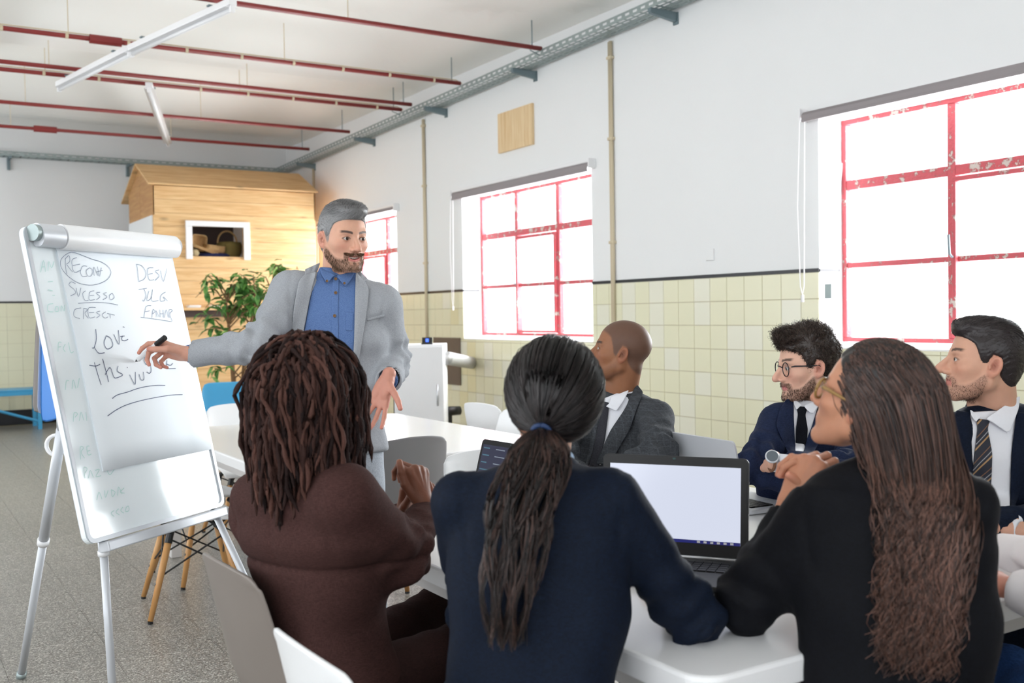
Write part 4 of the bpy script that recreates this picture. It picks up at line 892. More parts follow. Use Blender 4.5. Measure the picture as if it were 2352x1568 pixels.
# ============================================================ implicit surfaces for bodies
def smin(a, b, k):
    if k <= 0: return np.minimum(a, b)
    h = np.clip(.5+.5*(b-a)/k, 0, 1); return b*(1-h)+a*h-k*h*(1-h)
def smax(a, b, k): return -smin(-a, -b, k)
def s_cap(P, a, b, ra, rb=None):
    a = np.asarray(a, np.float32); b = np.asarray(b, np.float32); rb = ra if rb is None else rb
    d = b-a; t = np.clip(((P-a)@d)/max(float(d@d), 1e-9), 0, 1); return np.linalg.norm(P-a-t[:, None]*d, axis=1)-(ra+(rb-ra)*t)
def s_ell(P, c, r, Rm=None):
    q = P-np.asarray(c, np.float32)
    if Rm is not None: q = q@np.asarray(Rm, np.float32)
    r = np.asarray(r, np.float32); k0 = np.linalg.norm(q/r, axis=1); k1 = np.linalg.norm(q/(r*r), axis=1); return k0*(k0-1)/np.maximum(k1, 1e-6)
def s_box(P, c, h, Rm=None, r=.0):
    q = P-np.asarray(c, np.float32)
    if Rm is not None: q = q@np.asarray(Rm, np.float32)
    q = np.abs(q)-(np.asarray(h, np.float32)-r); return np.linalg.norm(np.maximum(q, 0), axis=1)+np.minimum(q.max(axis=1), 0)-r
def s_torus(P, c, ax, R, r):
    q = P-np.asarray(c, np.float32); ax = np.asarray(nrm(ax), np.float32); h = q@ax; w = np.linalg.norm(q-h[:, None]*ax, axis=1)-R; return np.sqrt(w*w+h*h)-r
def nets(f, lo, hi, res):
    """surface nets of f<0 in the box"""
    lo = np.asarray(lo, float); hi = np.asarray(hi, float); n = np.ceil((hi-lo)/res).astype(int)+1
    ax = [lo[i]+res*np.arange(n[i]) for i in range(3)]
    # coarse pass: only evaluate blocks near the surface
    G = np.full(n, 1e3, np.float32); B = 8
    bc = [np.arange(0, n[i], B) for i in range(3)]
    cc = np.stack(np.meshgrid(*[lo[i]+res*(bc[i]+(B-1)/2) for i in range(3)], indexing='ij'), -1).reshape(-1, 3).astype(np.float32)
    v = f(cc); rad = res*B*.87*1.6+.012
    sgn = np.where(np.abs(v) <= rad)[0]; shp = [len(b) for b in bc]
    full = np.repeat(np.repeat(np.repeat(np.sign(v).reshape(shp), B, 0), B, 1), B, 2)[:n[0], :n[1], :n[2]]
    G[:] = full
    idx = np.stack(np.unravel_index(sgn, shp), -1)*B
    o = np.stack(np.meshgrid(*[np.arange(B)]*3, indexing='ij'), -1).reshape(-1, 3)
    for s in range(0, len(idx), 400):
        ii = (idx[s:s+400, None, :]+o[None]).reshape(-1, 3); ok = (ii < n).all(1); ii = ii[ok]
        G[ii[:, 0], ii[:, 1], ii[:, 2]] = f((lo+ii*res).astype(np.float32))
    G[G == 0] = 1e-6
    S = G < 0
    c = [S[i:n[0]-1+i, j:n[1]-1+j, k:n[2]-1+k] for i in (0, 1) for j in (0, 1) for k in (0, 1)]
    cnt = sum(x.astype(np.int8) for x in c); act = (cnt > 0) & (cnt < 8); ids = np.full(act.shape, -1, np.int64); A = np.argwhere(act); ids[act] = np.arange(len(A))
    acc = np.zeros((len(A), 3)); num = np.zeros(len(A))
    offs = [(i, j, k) for i in (0, 1) for j in (0, 1) for k in (0, 1)]
    for a in offs:
        for d in range(3):
            if a[d] == 1: continue
            b = list(a); b[d] = 1
            ga = G[A[:, 0]+a[0], A[:, 1]+a[1], A[:, 2]+a[2]]; gb = G[A[:, 0]+b[0], A[:, 1]+b[1], A[:, 2]+b[2]]
            m = (ga < 0) != (gb < 0); t = np.where(m, ga/np.where(m, ga-gb, 1), 0); p = np.array(a, float)[None].repeat(len(A), 0); p[:, d] = t
            acc[m] += p[m]; num[m] += 1
    V = lo+res*(A+acc/np.maximum(num, 1)[:, None])
    Q = []
    for d in range(3):
        u, w = (d+1) % 3, (d+2) % 3; sl0 = [slice(None)]*3; sl1 = [slice(None)]*3; sl0[d] = slice(0, n[d]-1); sl1[d] = slice(1, n[d])
        ch = S[tuple(sl0)] != S[tuple(sl1)]; E = np.argwhere(ch)
        E = E[(E[:, u] > 0) & (E[:, w] > 0) & (E[:, u] < n[u]-1) & (E[:, w] < n[w]-1)]
        ins = S[E[:, 0], E[:, 1], E[:, 2]]
        def cid(du, dw):
            e = E.copy(); e[:, u] -= du; e[:, w] -= dw; return ids[e[:, 0], e[:, 1], e[:, 2]]
        q = np.stack([cid(1, 1), cid(0, 1), cid(0, 0), cid(1, 0)], 1); q[~ins] = q[~ins][:, ::-1]; Q.append(q)
    return V, np.concatenate(Q)
def wob(P, f, ph): return np.sin(P[:, 0]*f+ph)*np.sin(P[:, 1]*f*1.13+ph*1.7)*np.sin(P[:, 2]*f*.93+ph*.6)
def hexl(c): return np.array(lin(c), np.float32)
def merge(parts):
    V = []; Q = []; C = []; n = 0
    for v, q, c in parts: V.append(v); Q.append(q+n); C.append(np.broadcast_to(c, (len(v), 3))); n += len(v)
    return np.concatenate(V), np.concatenate(Q), np.concatenate(C)
# ------------------------------------------------------------ heads (local: +y face, +z up, +x the person's right)
def head_field(h):
    w = h.get('w', 1.0); jw = h.get('jaw', 1.0); nl = h.get('nose', 1.0); fem = h.get('fem', 0); nk = h['neck']; nr = h.get('neck_r', .055); op = h.get('open', 0.0); smile = h.get('smile', 0.0)
    lid = h.get('lid', .0044)
    def f(P):
        X = np.abs(P[:, 0:1]); S = np.concatenate([X, P[:, 1:]], 1)        # mirrored
        d = s_ell(P, (0, -.014, .036), (.0755*w, .0985, .0845))
        d = smin(d, s_ell(P, (0, .022, -.012), (.066*w, .066, .078)), .02)
        d = smin(d, s_ell(P, (0, .034, -.055), (.050*w*jw, .046, .055)), .022)
        d = smin(d, s_cap(S, (.052*w*jw, -.005, -.052), (.020*jw, .062, -.103), .019, .014), .022)
        d = smin(d, s_cap(S, (.052*w*jw, -.005, -.052), (.057*w, -.008, -.015), .017, .015), .02)
        d = smin(d, s_ell(P, (0, .071, -.100), (.022*jw, .016, .016)), .016)
        d = smin(d, s_ell(S, (.043*w, .050, -.022), (.022, .022, .017)), .020)
        d = smin(d, s_cap(S, (.0, .079, .016), (.040, .066, .020), .0115*(.7 if fem else 1), .010), .014)
        # sockets
        d = smax(d, -s_ell(S, (.031, .098, .001), (.019, .020, .0125)), .012)
        # nose
        d = smin(d, s_cap(P, (0, .079, .014), (0, .078+.030*nl, -.028), .0070, .0092), .008)
        d = smin(d, s_cap(P, (0, .066, -.008), (0, .068+.026*nl, -.0335), .0105, .0100), .008)
        d = smin(d, s_cap(S, (.004, .066, -.030), (.010, .070+.012*nl, -.036), .0100, .0085), .006)
        d = smin(d, s_ell(P, (0, .081+.026*nl, -.0355), (.0110, .0130, .0098)), .006)
        d = smin(d, s_ell(S, (.0138, .084+.008*nl, -.039), (.0066, .0110, .0074)), .005)
        # mouth mound and lips
        d = smin(d, s_ell(P, (0, .061, -.066), (.030, .0255, .023)), .012)
        W = P.copy(); W[:, 2] -= .0050*smile*np.clip(np.abs(P[:, 0])/.0235, 0, 1.3)**2*(P[:, 1] > .05); SW = np.concatenate([np.abs(W[:, :1]), W[:, 1:]], 1)
        d = smin(d, s_cap(SW, (0, .0862, -.0612), (.0235, .0735, -.0650), .0042, .0024), .004)
        d = smin(d, s_cap(SW, (0, .0858, -.0712-op), (.0215, .0735, -.0668-op*.4), .0054 if fem else .0044, .0024), .004)
        d = smax(d, -s_cap(SW, (0, .0925, -.0662-op*.5), (.0235, .0795, -.066), .0012, .0009), .0012)
        if op: d = smax(d, -s_ell(W, (0, .082, -.0664-op*.55), (.0205, .016, .0008+op)), .0012)
        d = smax(d, -s_ell(P, (0, .0885, -.084-op), (.014, .006, .0045)), .008)
        d = smax(d, -s_ell(P, (0, .094, -.052), (.0035, .006, .007)), .004)
        # lids over the eyeball
        e = np.asarray((.031, .0715, .0), np.float32)
        ls = np.linalg.norm(S-e, axis=1)-.0142
        slit = s_ell(S, (.031, .0855, h.get('gz', -.0006)), (.0118, .013, lid))
        d = smin(d, ls, .004); d = smax(d, -slit, .0012)
        # ears
        ec = (.0775*w, -.012, -.008)
        a = radians(14); Re = np.array([[cos(.35), -sin(.35), 0], [sin(.35), cos(.35), 0], [0, 0, 1]])@np.array([[1, 0, 0], [0, cos(a), -sin(a)], [0, sin(a), cos(a)]])
        er = s_ell(S, ec, (.0085, .0185, .0315), Re)
        er = smax(er, -s_ell(S, (ec[0]+.009, ec[1]+.002, ec[2]+.004), (.0092, .0122, .0225), Re), .003)
        er = smin(er, s_cap(S, (ec[0]+.0015, ec[1]+.006, ec[2]+.012), (ec[0]+.0025, ec[1]-.006, ec[2]+.002), .0030, .0032), .003); er = smin(er, s_cap(S, (ec[0]+.0025, ec[1]-.006, ec[2]+.002), (ec[0]+.001, ec[1]+.002, ec[2]-.012), .0032, .0030), .003); er = smin(er, s_ell(S, (ec[0]+.002, ec[1]+.0135, ec[2]-.003), (.0045, .0040, .0060)), .003)
        d = smin(d, er, .004)
        # neck
        d = smin(d, s_cap(P, (0, -.038, -.045), nk, nr*.95, nr*1.06), .018)
        if not fem: d = smin(d, s_ell(P, np.array([0, .035, -.12])*.6+np.asarray(nk)*.4+np.array([0, .01, 0]), (.012, .014, .016)), .02)
        if 'beard' in h:
            b = beard_mask(P, h); d = d-b*(h.get('beard_t', .004))
        return d
    return f
def sst(x, a, b): t = np.clip((x-a)/(b-a), 0, 1); return t*t*(3-2*t)
def beard_mask(P, h):
    x, y, z = np.abs(P[:, 0]), P[:, 1], P[:, 2]
    jawline = -.058-.030*np.clip((x-.062)/-.06, 0, 1)*1.0        # cheek edge, lower to the front
    top = -.030-.040*sst(y, .0, .055)+.0*x                        # upper edge: from the sideburn down to the corner of the mouth
    m = sst(z, top+.006, top-.006)*sst(y, -.006, .010)
    nk = sst(z, -.134, -.118+0*y)
    m = m*nk*sst(z-(-.118-.0*y)+np.clip(.03-y, 0, .1)*.35, -.0, .012)
    # moustache
    mu = sst(z, -.066, -.0615)*sst(z, -.0475, -.0515)*sst(x, .036, .030)*sst(y, .06, .07)
    mo = sst(x, .040, .034)*sst(x, .020, .026)*sst(z, -.050, -.056)*sst(z, -.10, -.09)*sst(y, .05, .06)
    # free of hair: lips and a small patch on each side below them
    lips = sst(x, .027, .022)*sst(z, -.0605, -.064)*sst(z, -.083, -.078)*sst(y, .06, .066)
    patch = sst(x, .021, .016)*sst(x, .004, .007)*sst(z, -.077, -.080)*sst(z, -.093, -.088)*sst(y, .06, .066)
    m = np.maximum(np.maximum(m, mu), mo*.9)*(1-lips)*(1-.8*patch)
    return m*h.get('beard_a', 1.0)
def head_color(P, h):
    x, y, z = np.abs(P[:, 0]), P[:, 1], P[:, 2]; sk = hexl(h['skin']); C = np.repeat(sk[None], len(P), 0)
    def blend(m, c): C[:] = C*(1-m[:, None])+hexl(c)[None]*m[:, None]
    red = h.get('red', (200, 120, 104))
    blend(.35*np.exp(-((x-.042)**2+(z+.028)**2)/.0004)*sst(y, .03, .06), red)
    blend(.30*np.exp(-(x**2+(z+.036)**2)/.00025)*sst(y, .08, .1), red)
    blend(.45*sst(x, .071, .078)*sst(z, -.05, -.03)*sst(z, .04, .02)*sst(y, .02, .0), red)
    blend(.30*np.exp(-((x-.031)**2/.0002+(z+.010)**2/.00004))*sst(y, .06, .07), h.get('dark', (140, 88, 70)))
    blend(.5*np.exp(-((x-.031)**2/.00016+(z-.010)**2/.00003))*sst(y, .06, .07), h.get('dark', (140, 88, 70)))
    eb = (x-(.0775*h.get('w', 1)+.006))/.010; ebm = np.exp(-(((y+.010)/.0105)**2+((z+.004)/.017)**2)**2)*sst(x, .070, .074); blend(.62*ebm, h.get('dark', (140, 80, 66)))  # ear hollow darkened, its shade put into the skin colour
    # lips
    zz = z-.0050*h.get('smile', 0)*np.clip(x/.0235, 0, 1.3)**2; opn = h.get('open', 0.0)
    if opn: blend(.95*sst(((x/.0215)**2+((zz+.0664+opn*.55)/(.0022+opn))**2), 1.1, .9)*sst(y, .0835, .0800), (58, 20, 18))
    lp = sst(x, .025, .021)*sst(zz, -.0572, -.0592)*sst(zz, -.0778-opn*1.0, -.0752-opn*1.0)*sst(y, .072, .077)
    blend(lp*.85, h.get('lip', (190, 100, 96)))
    blend(.8*np.exp(-(((x-.0068)/.0038)**2+((y-(.083+.012*h.get('nose', 1)))/.0055)**2+((z+.0462)/.0030)**2)**2), (70, 34, 28))  # nostrils are dark colour on the skin, in place of shaded holes
    # line of the lids
    e = np.stack([x-.031, y-.0715, z], 1); r = np.linalg.norm(e, axis=1)
    lw = h.get('lid', .0044); gz = h.get('gz', -.0006); sl = np.sqrt(((x-.031)/.0128)**2+((z-gz)/(lw+.0014))**2)-1
    blend(np.exp(-(sl/.20)**2)*np.where(z > gz, .8, .35)*sst(y, .070, .076), (44, 28, 26))
    # brows
    bz = h.get('brow_z', .0180)+.0055*np.sin(np.clip((x-.010)/.044, 0, 1)*2.4)
    bm_ = sst(np.abs(z-bz), .0052, .0030)*sst(x, .010, .014)*sst(x, .054, .046)*sst(y, .045, .055)*.95
    blend(bm_*h.get('brow', .9), h.get('hair', (40, 30, 28)))
    if 'beard' in h:
        b = beard_mask(P, h); nn = .72+.28*np.sin(P[:, 0]*1900+P[:, 2]*700)*np.sin(P[:, 2]*1500+P[:, 1]*1100)
        blend(np.clip(b*nn, 0, 1)*h.get('beard_d', .9), h['beard'])
    if 'stubble' in h:
        hs = dict(h); b = beard_mask(P, {**h, 'beard_a': 1}); blend(b*.35, h['stubble'])
    if 'scalp' in h:
        hz = hairline(P[:, 1]); m = sst(z-hz, -.006, .008)*sst(x, .082*1.1, .0795)
        m = np.where((x > .079) & (y < .02) & (z < .025), 0, m); blend(m*.85, h['scalp'])
    return C
def hairline(y):
    return np.interp(y, [-.12, -.095, -.075, -.05, -.034, -.024, -.004, .012, .022, .030, .042, .056, .070, .10], [-.075, -.072, -.066, -.050, -.030, .020, .026, -.016, -.010, .018, .048, .058, .064, .070])
def head_matrix(c, face, roll=0.0, pitch_up=None):
    f = nrm(face); x = nrm(np.cross(f, (0, 0, 1))); z = np.cross(x, f)
    if roll: x, z = x*cos(roll)+z*sin(roll), z*cos(roll)-x*sin(roll)
    return np.array([[x[0], f[0], z[0], c[0]], [x[1], f[1], z[1], c[1]], [x[2], f[2], z[2], c[2]], [0, 0, 0, 1.]])
def xf(Mx, V): return np.asarray(V)@Mx[:3, :3].T+Mx[:3, 3]
def ixf(Mx, V): return (np.asarray(V)-Mx[:3, 3])@Mx[:3, :3]
# ------------------------------------------------------------ hands
def hand_field(curl, spread=0.0, thumb=((.55, .75, -.35), (.3, .9, -.25), (.15, .95, -.3)), side=1, wide=1.0):
    """side +1: thumb towards +x. +y towards the fingers, +z back of the hand. curl: 4 x (mcp, pip, dip) degrees, index first"""
    mcp = [(.027, .090, .002), (.008, .095, .004), (-.012, .090, .002), (-.030, .081, -.003)]
    ln = [(.044, .026, .021), (.049, .031, .022), (.045, .029, .022), (.034, .021, .019)]
    rr = [(.0092, .0082, .0074, .0064), (.0094, .0084, .0075, .0066), (.0090, .0080, .0072, .0063), (.0080, .0071, .0064, .0056)]
    fing = []
    for k in range(4):
        p = np.array(mcp[k]); a = 0; sp = radians(spread*(1.5-k)*.9); pts = [p]
        for j in range(3):
            a += radians(curl[k][j]); d = np.array([sin(sp)*cos(a), cos(sp)*cos(a), -sin(a)]); p = p+d*ln[k][j]; pts.append(p)
        fing.append(pts)
    tp = [np.array([.020, .020, -.008])]
    for d, l in zip(thumb, (.046, .034, .027)): tp.append(tp[-1]+nrm(d)*l)
    tr = (.0145, .0115, .0100, .0085)
    def f(P):
        P = P*np.array([side, 1, 1], np.float32)
        d = s_cap(P, (0, -.022, 0), (0, .0, 0), .0245, .0235)
        for k in range(4):
            d = smin(d, s_cap(P, (.010-.006*k, .005, -.002), mcp[k], .0165, .0115), .014)
        d = smin(d, s_ell(P, (.016, .040, -.011), (.016, .030, .013)), .01); d = smin(d, s_ell(P, (-.020, .040, -.009), (.013, .032, .011)), .01)
        for k in range(4): m_ = mcp[k]; d = smin(d, s_ell(P, (m_[0], m_[1]-.003, m_[2]+.0045), (.0078, .0105, .0078)), .004); d = smin(d, s_cap(P, (.006-.004*k, .03, .0095), (m_[0], m_[1]-.01, m_[2]+.0085), .0035, .004), .006)
        fd = None
        for k in range(4):
            q = None
            for j in range(3):
                c = s_cap(P, fing[k][j], fing[k][j+1], rr[k][j], rr[k][j+1]); q = c if q is None else smin(q, c, .003)
            d2 = smin(d, q, .005) if True else 0
            fd = d2 if fd is None else np.minimum(fd, d2)
        q = None
        for j in range(3):
            c = s_cap(P, tp[j], tp[j+1], tr[j], tr[j+1]); q = c if q is None else smin(q, c, .004)
        return smin(fd, q, .007)
    pts = [p for g in fing for p in g]+tp+[np.array([0, -.03, 0])]
    A = np.array(pts)*np.array([side, 1, 1]); tips = [g[-1]*np.array([side, 1, 1]) for g in fing]+[tp[-1]*np.array([side, 1, 1])]
    dirs = [nrm((g[-1]-g[-2])*np.array([side, 1, 1])) for g in fing]+[nrm((tp[-1]-tp[-2])*np.array([side, 1, 1]))]
    return f, A.min(0)-.03, A.max(0)+.03, tips, dirs, fing, tp
def hand_mesh(Mx, skin, tipc, scale=1.0, res=.0024, **kw):
    f, lo, hi, tips, dirs, fing, tp = hand_field(**kw); V, Q = nets(f, lo, hi, res)
    C = np.repeat(hexl(skin)[None], len(V), 0)
    for t in tips:
        m = np.exp(-((V-t)**2).sum(1)/.00018)[:, None]*.6; C = C*(1-m)+hexl(tipc)*m
    side = kw.get('side', 1)
    for g in fing:                                   # knuckles a little darker
        for j in (0, 1, 2):
            k = g[j]*np.array([side, 1, 1]); m = np.exp(-((V-k-np.array([0, 0, .006]))**2).sum(1)/.00008)[:, None]*.18; C = C*(1-m)+hexl(tipc)*.6*m
    return xf(Mx, V*scale), Q, C.astype(np.float32)
def hand_matrix(wrist, fdir, dorsal):
    y = nrm(fdir); z = np.asarray(dorsal, float); z = nrm(z-y*np.dot(z, y)); x = np.cross(y, z)
    return np.array([[x[0], y[0], z[0], wrist[0]], [x[1], y[1], z[1], wrist[1]], [x[2], y[2], z[2], wrist[2]], [0, 0, 0, 1.]])
# ------------------------------------------------------------ clothed body
def torso_field(p0, p1, lat, prof, bend=0.0, n=2.4):
    """superelliptic trunk from p0 (hem) to p1 (neck base); prof rows: t, half width, half depth, forward offset"""
    p0 = np.asarray(p0, float); p1 = np.asarray(p1, float); T = np.linalg.norm(p1-p0); u = (p1-p0)/T; lat = np.asarray(lat, float); lat = nrm(lat-u*np.dot(lat, u)); fw = np.cross(u, lat)   # lat = person's right
    pr = np.array(prof)
    def f(P):
        q = P-p0.astype(np.float32); t = q@u; l = q@lat; w = q@fw; tt = t/T
        hw = np.interp(tt, pr[:, 0], pr[:, 1]); hd = np.interp(tt, pr[:, 0], pr[:, 2]); fo = np.interp(tt, pr[:, 0], pr[:, 3])
        k = (np.abs(l/hw)**n+np.abs((w-fo)/hd)**n)**(1/n); d = (k-1)*np.minimum(hw, hd)*.85
        return smax(smax(d, t-T, .03), -t, .02)
    f.u, f.lat, f.fw, f.p0, f.T = u, lat, fw, p0, T
    return f
def folds(P, a, b, r, amp, freq, ph=0.0, spread=.6):
    """cross folds along a limb from a to b, strongest near b"""
    a = np.asarray(a); b = np.asarray(b); d = b-a; L_ = np.linalg.norm(d); u = d/L_; q = P-a.astype(np.float32); t = q@u; rad = q-t[:, None]*u; e = nrm(np.cross(u, (0.3, .2, 1))); g = np.cross(u, e); an = np.arctan2(rad@e, rad@g)
    w = np.exp(-((t/L_-1)/spread)**2)*(np.linalg.norm(rad, axis=1) < r*1.9)
    return amp*w*np.sin(t*freq+1.6*np.sin(an+ph)+ph+.8*np.sin(2*an+t*freq*.37))
def sleeve_field(s, e, w, rs=.068, re=.056, rw=.042, amp=.004, ph=0.0, hollow=True):
    s, e, w = [np.asarray(v, float) for v in (s, e, w)]; u2 = nrm(w-e)
    def f(P):
        d1 = s_cap(P, s, e, rs, re); d2 = s_cap(P, e, w, re*.98, rw)
        d = smin(d1, d2, .03)-folds(P, s, e, rs, amp, 95, ph, .45)-folds(P, w, e, re, amp, 95, ph+2, .45)
        d = smax(d, ((P-w.astype(np.float32))@u2)-.0, .004)
        # hollow the cuff
        if hollow: d = smax(d, -s_cap(P, w-u2*.02, w+u2*.06, rw-.0115, rw-.0115), .001)
        return d
    return f
def bvh_of(V, Q): return BVHTree.FromPolygons([tuple(v) for v in V.tolist()], [tuple(q) for q in Q.tolist()])
def drape(name, left, right, bvh, m, parent, off=.004, th=.003, nt=18, ns=6, d0=None, col=None, curve=0.0, origin=None):
    """cloth panel lying on a body: its two long edges are given as polylines, each point found on the body"""
    def samp(pl, t):
        pl = np.array(pl, float); s = np.r_[0, np.cumsum(np.linalg.norm(np.diff(pl, axis=0), axis=1))]; s /= s[-1]; return np.array([np.interp(t, s, pl[:, k]) for k in range(2)])
    G = []; last = d0 or 3.5
    for j in range(nt+1):
        row = []
        for i in range(ns+1):
            a = samp(left, j/nt); b = samp(right, j/nt); p = a*(1-i/ns)+b*i/ns; dr = ray(*p); ul = np.linalg.norm(dr)
            h = bvh.ray_cast(Vector(CAM), Vector(dr/ul))
            row.append(h[3]/ul if h[0] is not None else np.nan)
        G.append(row)
    G = np.array(G)
    if np.isnan(G).all(): G[:] = last
    else:
        for it in range(60):
            nanm = np.isnan(G)
            if not nanm.any(): break
            pad = np.pad(G, 1, constant_values=np.nan); st = np.stack([pad[:-2, 1:-1], pad[2:, 1:-1], pad[1:-1, :-2], pad[1:-1, 2:]])
            import warnings; warnings.simplefilter('ignore'); mv = np.nanmean(st, 0); G = np.where(nanm & ~np.isnan(mv), mv, G)
    for it in range(2):                         # relax so the panel is smoother than the cloth under it
        pad = np.pad(G, 1, mode='edge'); G = .5*G+.125*(pad[:-2, 1:-1]+pad[2:, 1:-1]+pad[1:-1, :-2]+pad[1:-1, 2:])
    V = []
    for j in range(nt+1):
        for i in range(ns+1):
            a = samp(left, j/nt); b = samp(right, j/nt); p = a*(1-i/ns)+b*i/ns; dr = ray(*p); ul = np.linalg.norm(dr)
            V.append(CAM+dr*(G[j, i]-(off+curve*sin(pi*i/ns))/ul))
    F = [(j*(ns+1)+i, j*(ns+1)+i+1, (j+1)*(ns+1)+i+1, (j+1)*(ns+1)+i) for j in range(nt) for i in range(ns)]
    V = np.array(V)
    if np.dot(np.cross(V[1]-V[0], V[ns+1]-V[0]), CAM-V[0]) > 0: pass
    o = thick(name, V-(0 if origin is None else origin), F, m, parent, th, 0, 1); return o
def button(name, px, py, bvh, m, parent, r=.0055, off=.008, d0=3.5, origin=None):
    dr = ray(px, py); ul = np.linalg.norm(dr); h = bvh.ray_cast(Vector(CAM), Vector(dr/ul)); d = h[3]/ul if h[0] is not None else d0
    p = CAM+dr*(d-off); z = nrm(-dr); x = nrm(np.cross((0, 0, 1), z)); y = np.cross(z, x); p = p-(0 if origin is None else origin); mt = frame_m(p, x, y, z)
    MB().lathe([(0, -.001), (r, -.001), (r, .0012), (r*.75, .002), (r*.6, .001), (0, .001)], 16).__class__
    mb = MB(); tmp = MB().lathe([(.0001, -.001), (r, -.001), (r, .0014), (r*.78, .0022), (r*.62, .001), (.0001, .001)], 16); mb.add([mt @ Vector(v) for v in tmp.V], tmp.F)
    for sx in (-1, 1):
        for sy in (-1, 1): mb.tube([mt @ Vector((sx*r*.22, sy*r*.22, .0008)), mt @ Vector((sx*r*.22, sy*r*.22, .0016))], r*.1, 5)
    return mb.build(name, m, parent, True)
# ------------------------------------------------------------ hair strands
def strands(paths, r0, cols, ns=3, taper=True, rprof=None):
    """paths (N, K, 3), r0 (N,), cols (N,3) -> V, Q, C"""
    P = np.asarray(paths); N, K, _ = P.shape; T = np.gradient(P, axis=1); T /= np.linalg.norm(T, axis=2, keepdims=True)+1e-9
    a = np.where(np.abs(T[..., 2:3]) < .9, np.array([0, 0, 1.]), np.array([1., 0, 0])); A = np.cross(T, a); A /= np.linalg.norm(A, axis=2, keepdims=True)+1e-9; B = np.cross(T, A)
    pr = np.ones(K) if rprof is None else np.asarray(rprof)
    R = (np.asarray(r0)[:, None]*pr[None])[..., None]
    V = np.stack([P+R*(cos(2*pi*k/ns)*A+sin(2*pi*k/ns)*B) for k in range(ns)], 2)     # N,K,ns,3
    idx = np.arange(N*K*ns).reshape(N, K, ns); k2 = np.roll(np.arange(ns), -1)
    Q = np.stack([idx[:, :-1, :], idx[:, :-1][:, :, k2], idx[:, 1:][:, :, k2], idx[:, 1:, :]], -1).reshape(-1, 4)
    cols = np.asarray(cols); C = (np.repeat(cols[:, None, :], K, 1) if cols.ndim == 2 else cols)[:, :, None, :].repeat(ns, 2)
    return V.reshape(-1, 3), Q, C.reshape(-1, 3)
def mixcol(n, c1, c2, rg=RNG, pw=1.0):
    t = (rg.random(n)**pw)[:, None]; return hexl(c1)*(1-t)+hexl(c2)*t
def scalp_points(n, rg, rx=.0765, ry=.0985, rz=.0855, c=(0, -.014, .036), test=None):
    out = []
    while len(out) < n:
        v = rg.normal(size=3); v /= np.linalg.norm(v); p = np.array(c)+v*np.array([rx, ry, rz])
        if p[2] > hairline(p[1])+.002 and (test is None or test(p)): out.append((p, v))
    return np.array([o[0] for o in out]), np.array([nrm(o[1]/np.array([rx, ry, rz])) for o in out])
def short_hair(h, n, lenf, dirf, cols, rad=.0011, K=6, curl=0.0, seed=1, lift=.5, cap=.006, hv=None):
    """men's hair: a close cap plus short combed strands; all in head space"""
    rg = np.random.default_rng(seed); w = h.get('w', 1.0)
    def capf(P):
        d = s_ell(P, (0, -.014, .036), (.0755*w+cap*.7, .0985+cap*.7, .0845+cap))
        d = smin(d, s_ell(P, (0, -.055, -.02), (.052*w+cap, .045, .06)), .03)
        if hv is not None: d = hv(P, d)
        m = hairline(P[:, 1])-P[:, 2]
        ear = -s_ell(np.concatenate([np.abs(P[:, :1]), P[:, 1:]], 1), (.082*w, -.010, -.010), (.014, .022, .036))
        return smax(smax(d, m, .006), ear, .004)+.0012*np.sin(P[:, 0]*900)*np.sin(P[:, 1]*400+P[:, 2]*500)
    V, Q = nets(capf, (-.13, -.16, -.12), (.13, .15, .19), .0034)
    C0 = np.repeat((hexl(cols[0])*.8+hexl(cols[1])*.2)[None], len(V), 0)
    # strands rooted on the cap surface and combed along it
    vid = rg.choice(len(V), n); x = V[vid]+rg.normal(size=(n, 3))*.001; Ls = lenf(x)*(.7+.6*rg.random(n)); t = np.linspace(0, 1, K); P = []; hgt = np.zeros(n); ph = rg.random(n)*6.3; ph2 = rg.random(n)*6.3; lf = lift*(.4+.9*rg.random(n)); jit = rg.normal(size=(n, 3))*.12
    for k in range(K):
        e = .003; v0 = capf(x); g = np.stack([capf(x+np.eye(3)[i]*e)-v0 for i in range(3)], 1); g /= np.linalg.norm(g, axis=1, keepdims=True)+1e-9
        hgt = -.0012+lf*Ls*t[k]; x = x-g*(np.clip(v0-hgt, -.006, .006))[:, None]
        off = 0
        if curl: off = (curl*t[k]*np.sin(ph+t[k]*8))[:, None]*g+(curl*t[k]*np.cos(ph2+t[k]*7))[:, None]*np.cross(g, D if k else g)
        P.append(x+off)
        D = dirf(x)+jit; D = D-g*(D*g).sum(1, keepdims=True); D /= np.linalg.norm(D, axis=1, keepdims=True)+1e-9
        x = x+D*(Ls/(K-1))[:, None]
    P = np.stack(P, 1)
    Vs, Qs, Cs = strands(P, rad*(.7+.6*rg.random(n)), mixcol(n, *cols, rg), 3, rprof=np.linspace(1, .35, K))
    return merge([(V, Q, C0), (Vs, Qs, Cs)])
def npobj(name, VQC, m, parent, origin, smooth=True):
    V, Q, C = VQC; return link(name, npmesh(name, np.asarray(V)-np.asarray(origin), Q, smooth, C), m, parent)
M['skin'] = mat('skin', (200, 150, 125), .48, attr=True, var=.06, vscale=60, bump=.05, bscale=220, spec=.3, sub=.12)
M['hair'] = mat('hair', (40, 30, 28), .38, attr=True, spec=.45)
M['hairm'] = mat('matt_hair', (40, 30, 28), .75, attr=True, spec=.15, bump=.4, bscale=300)
M['eye'] = mat('eye_white', (190, 182, 177), .2); M['teeth'] = mat('teeth', (238, 232, 222), .3)
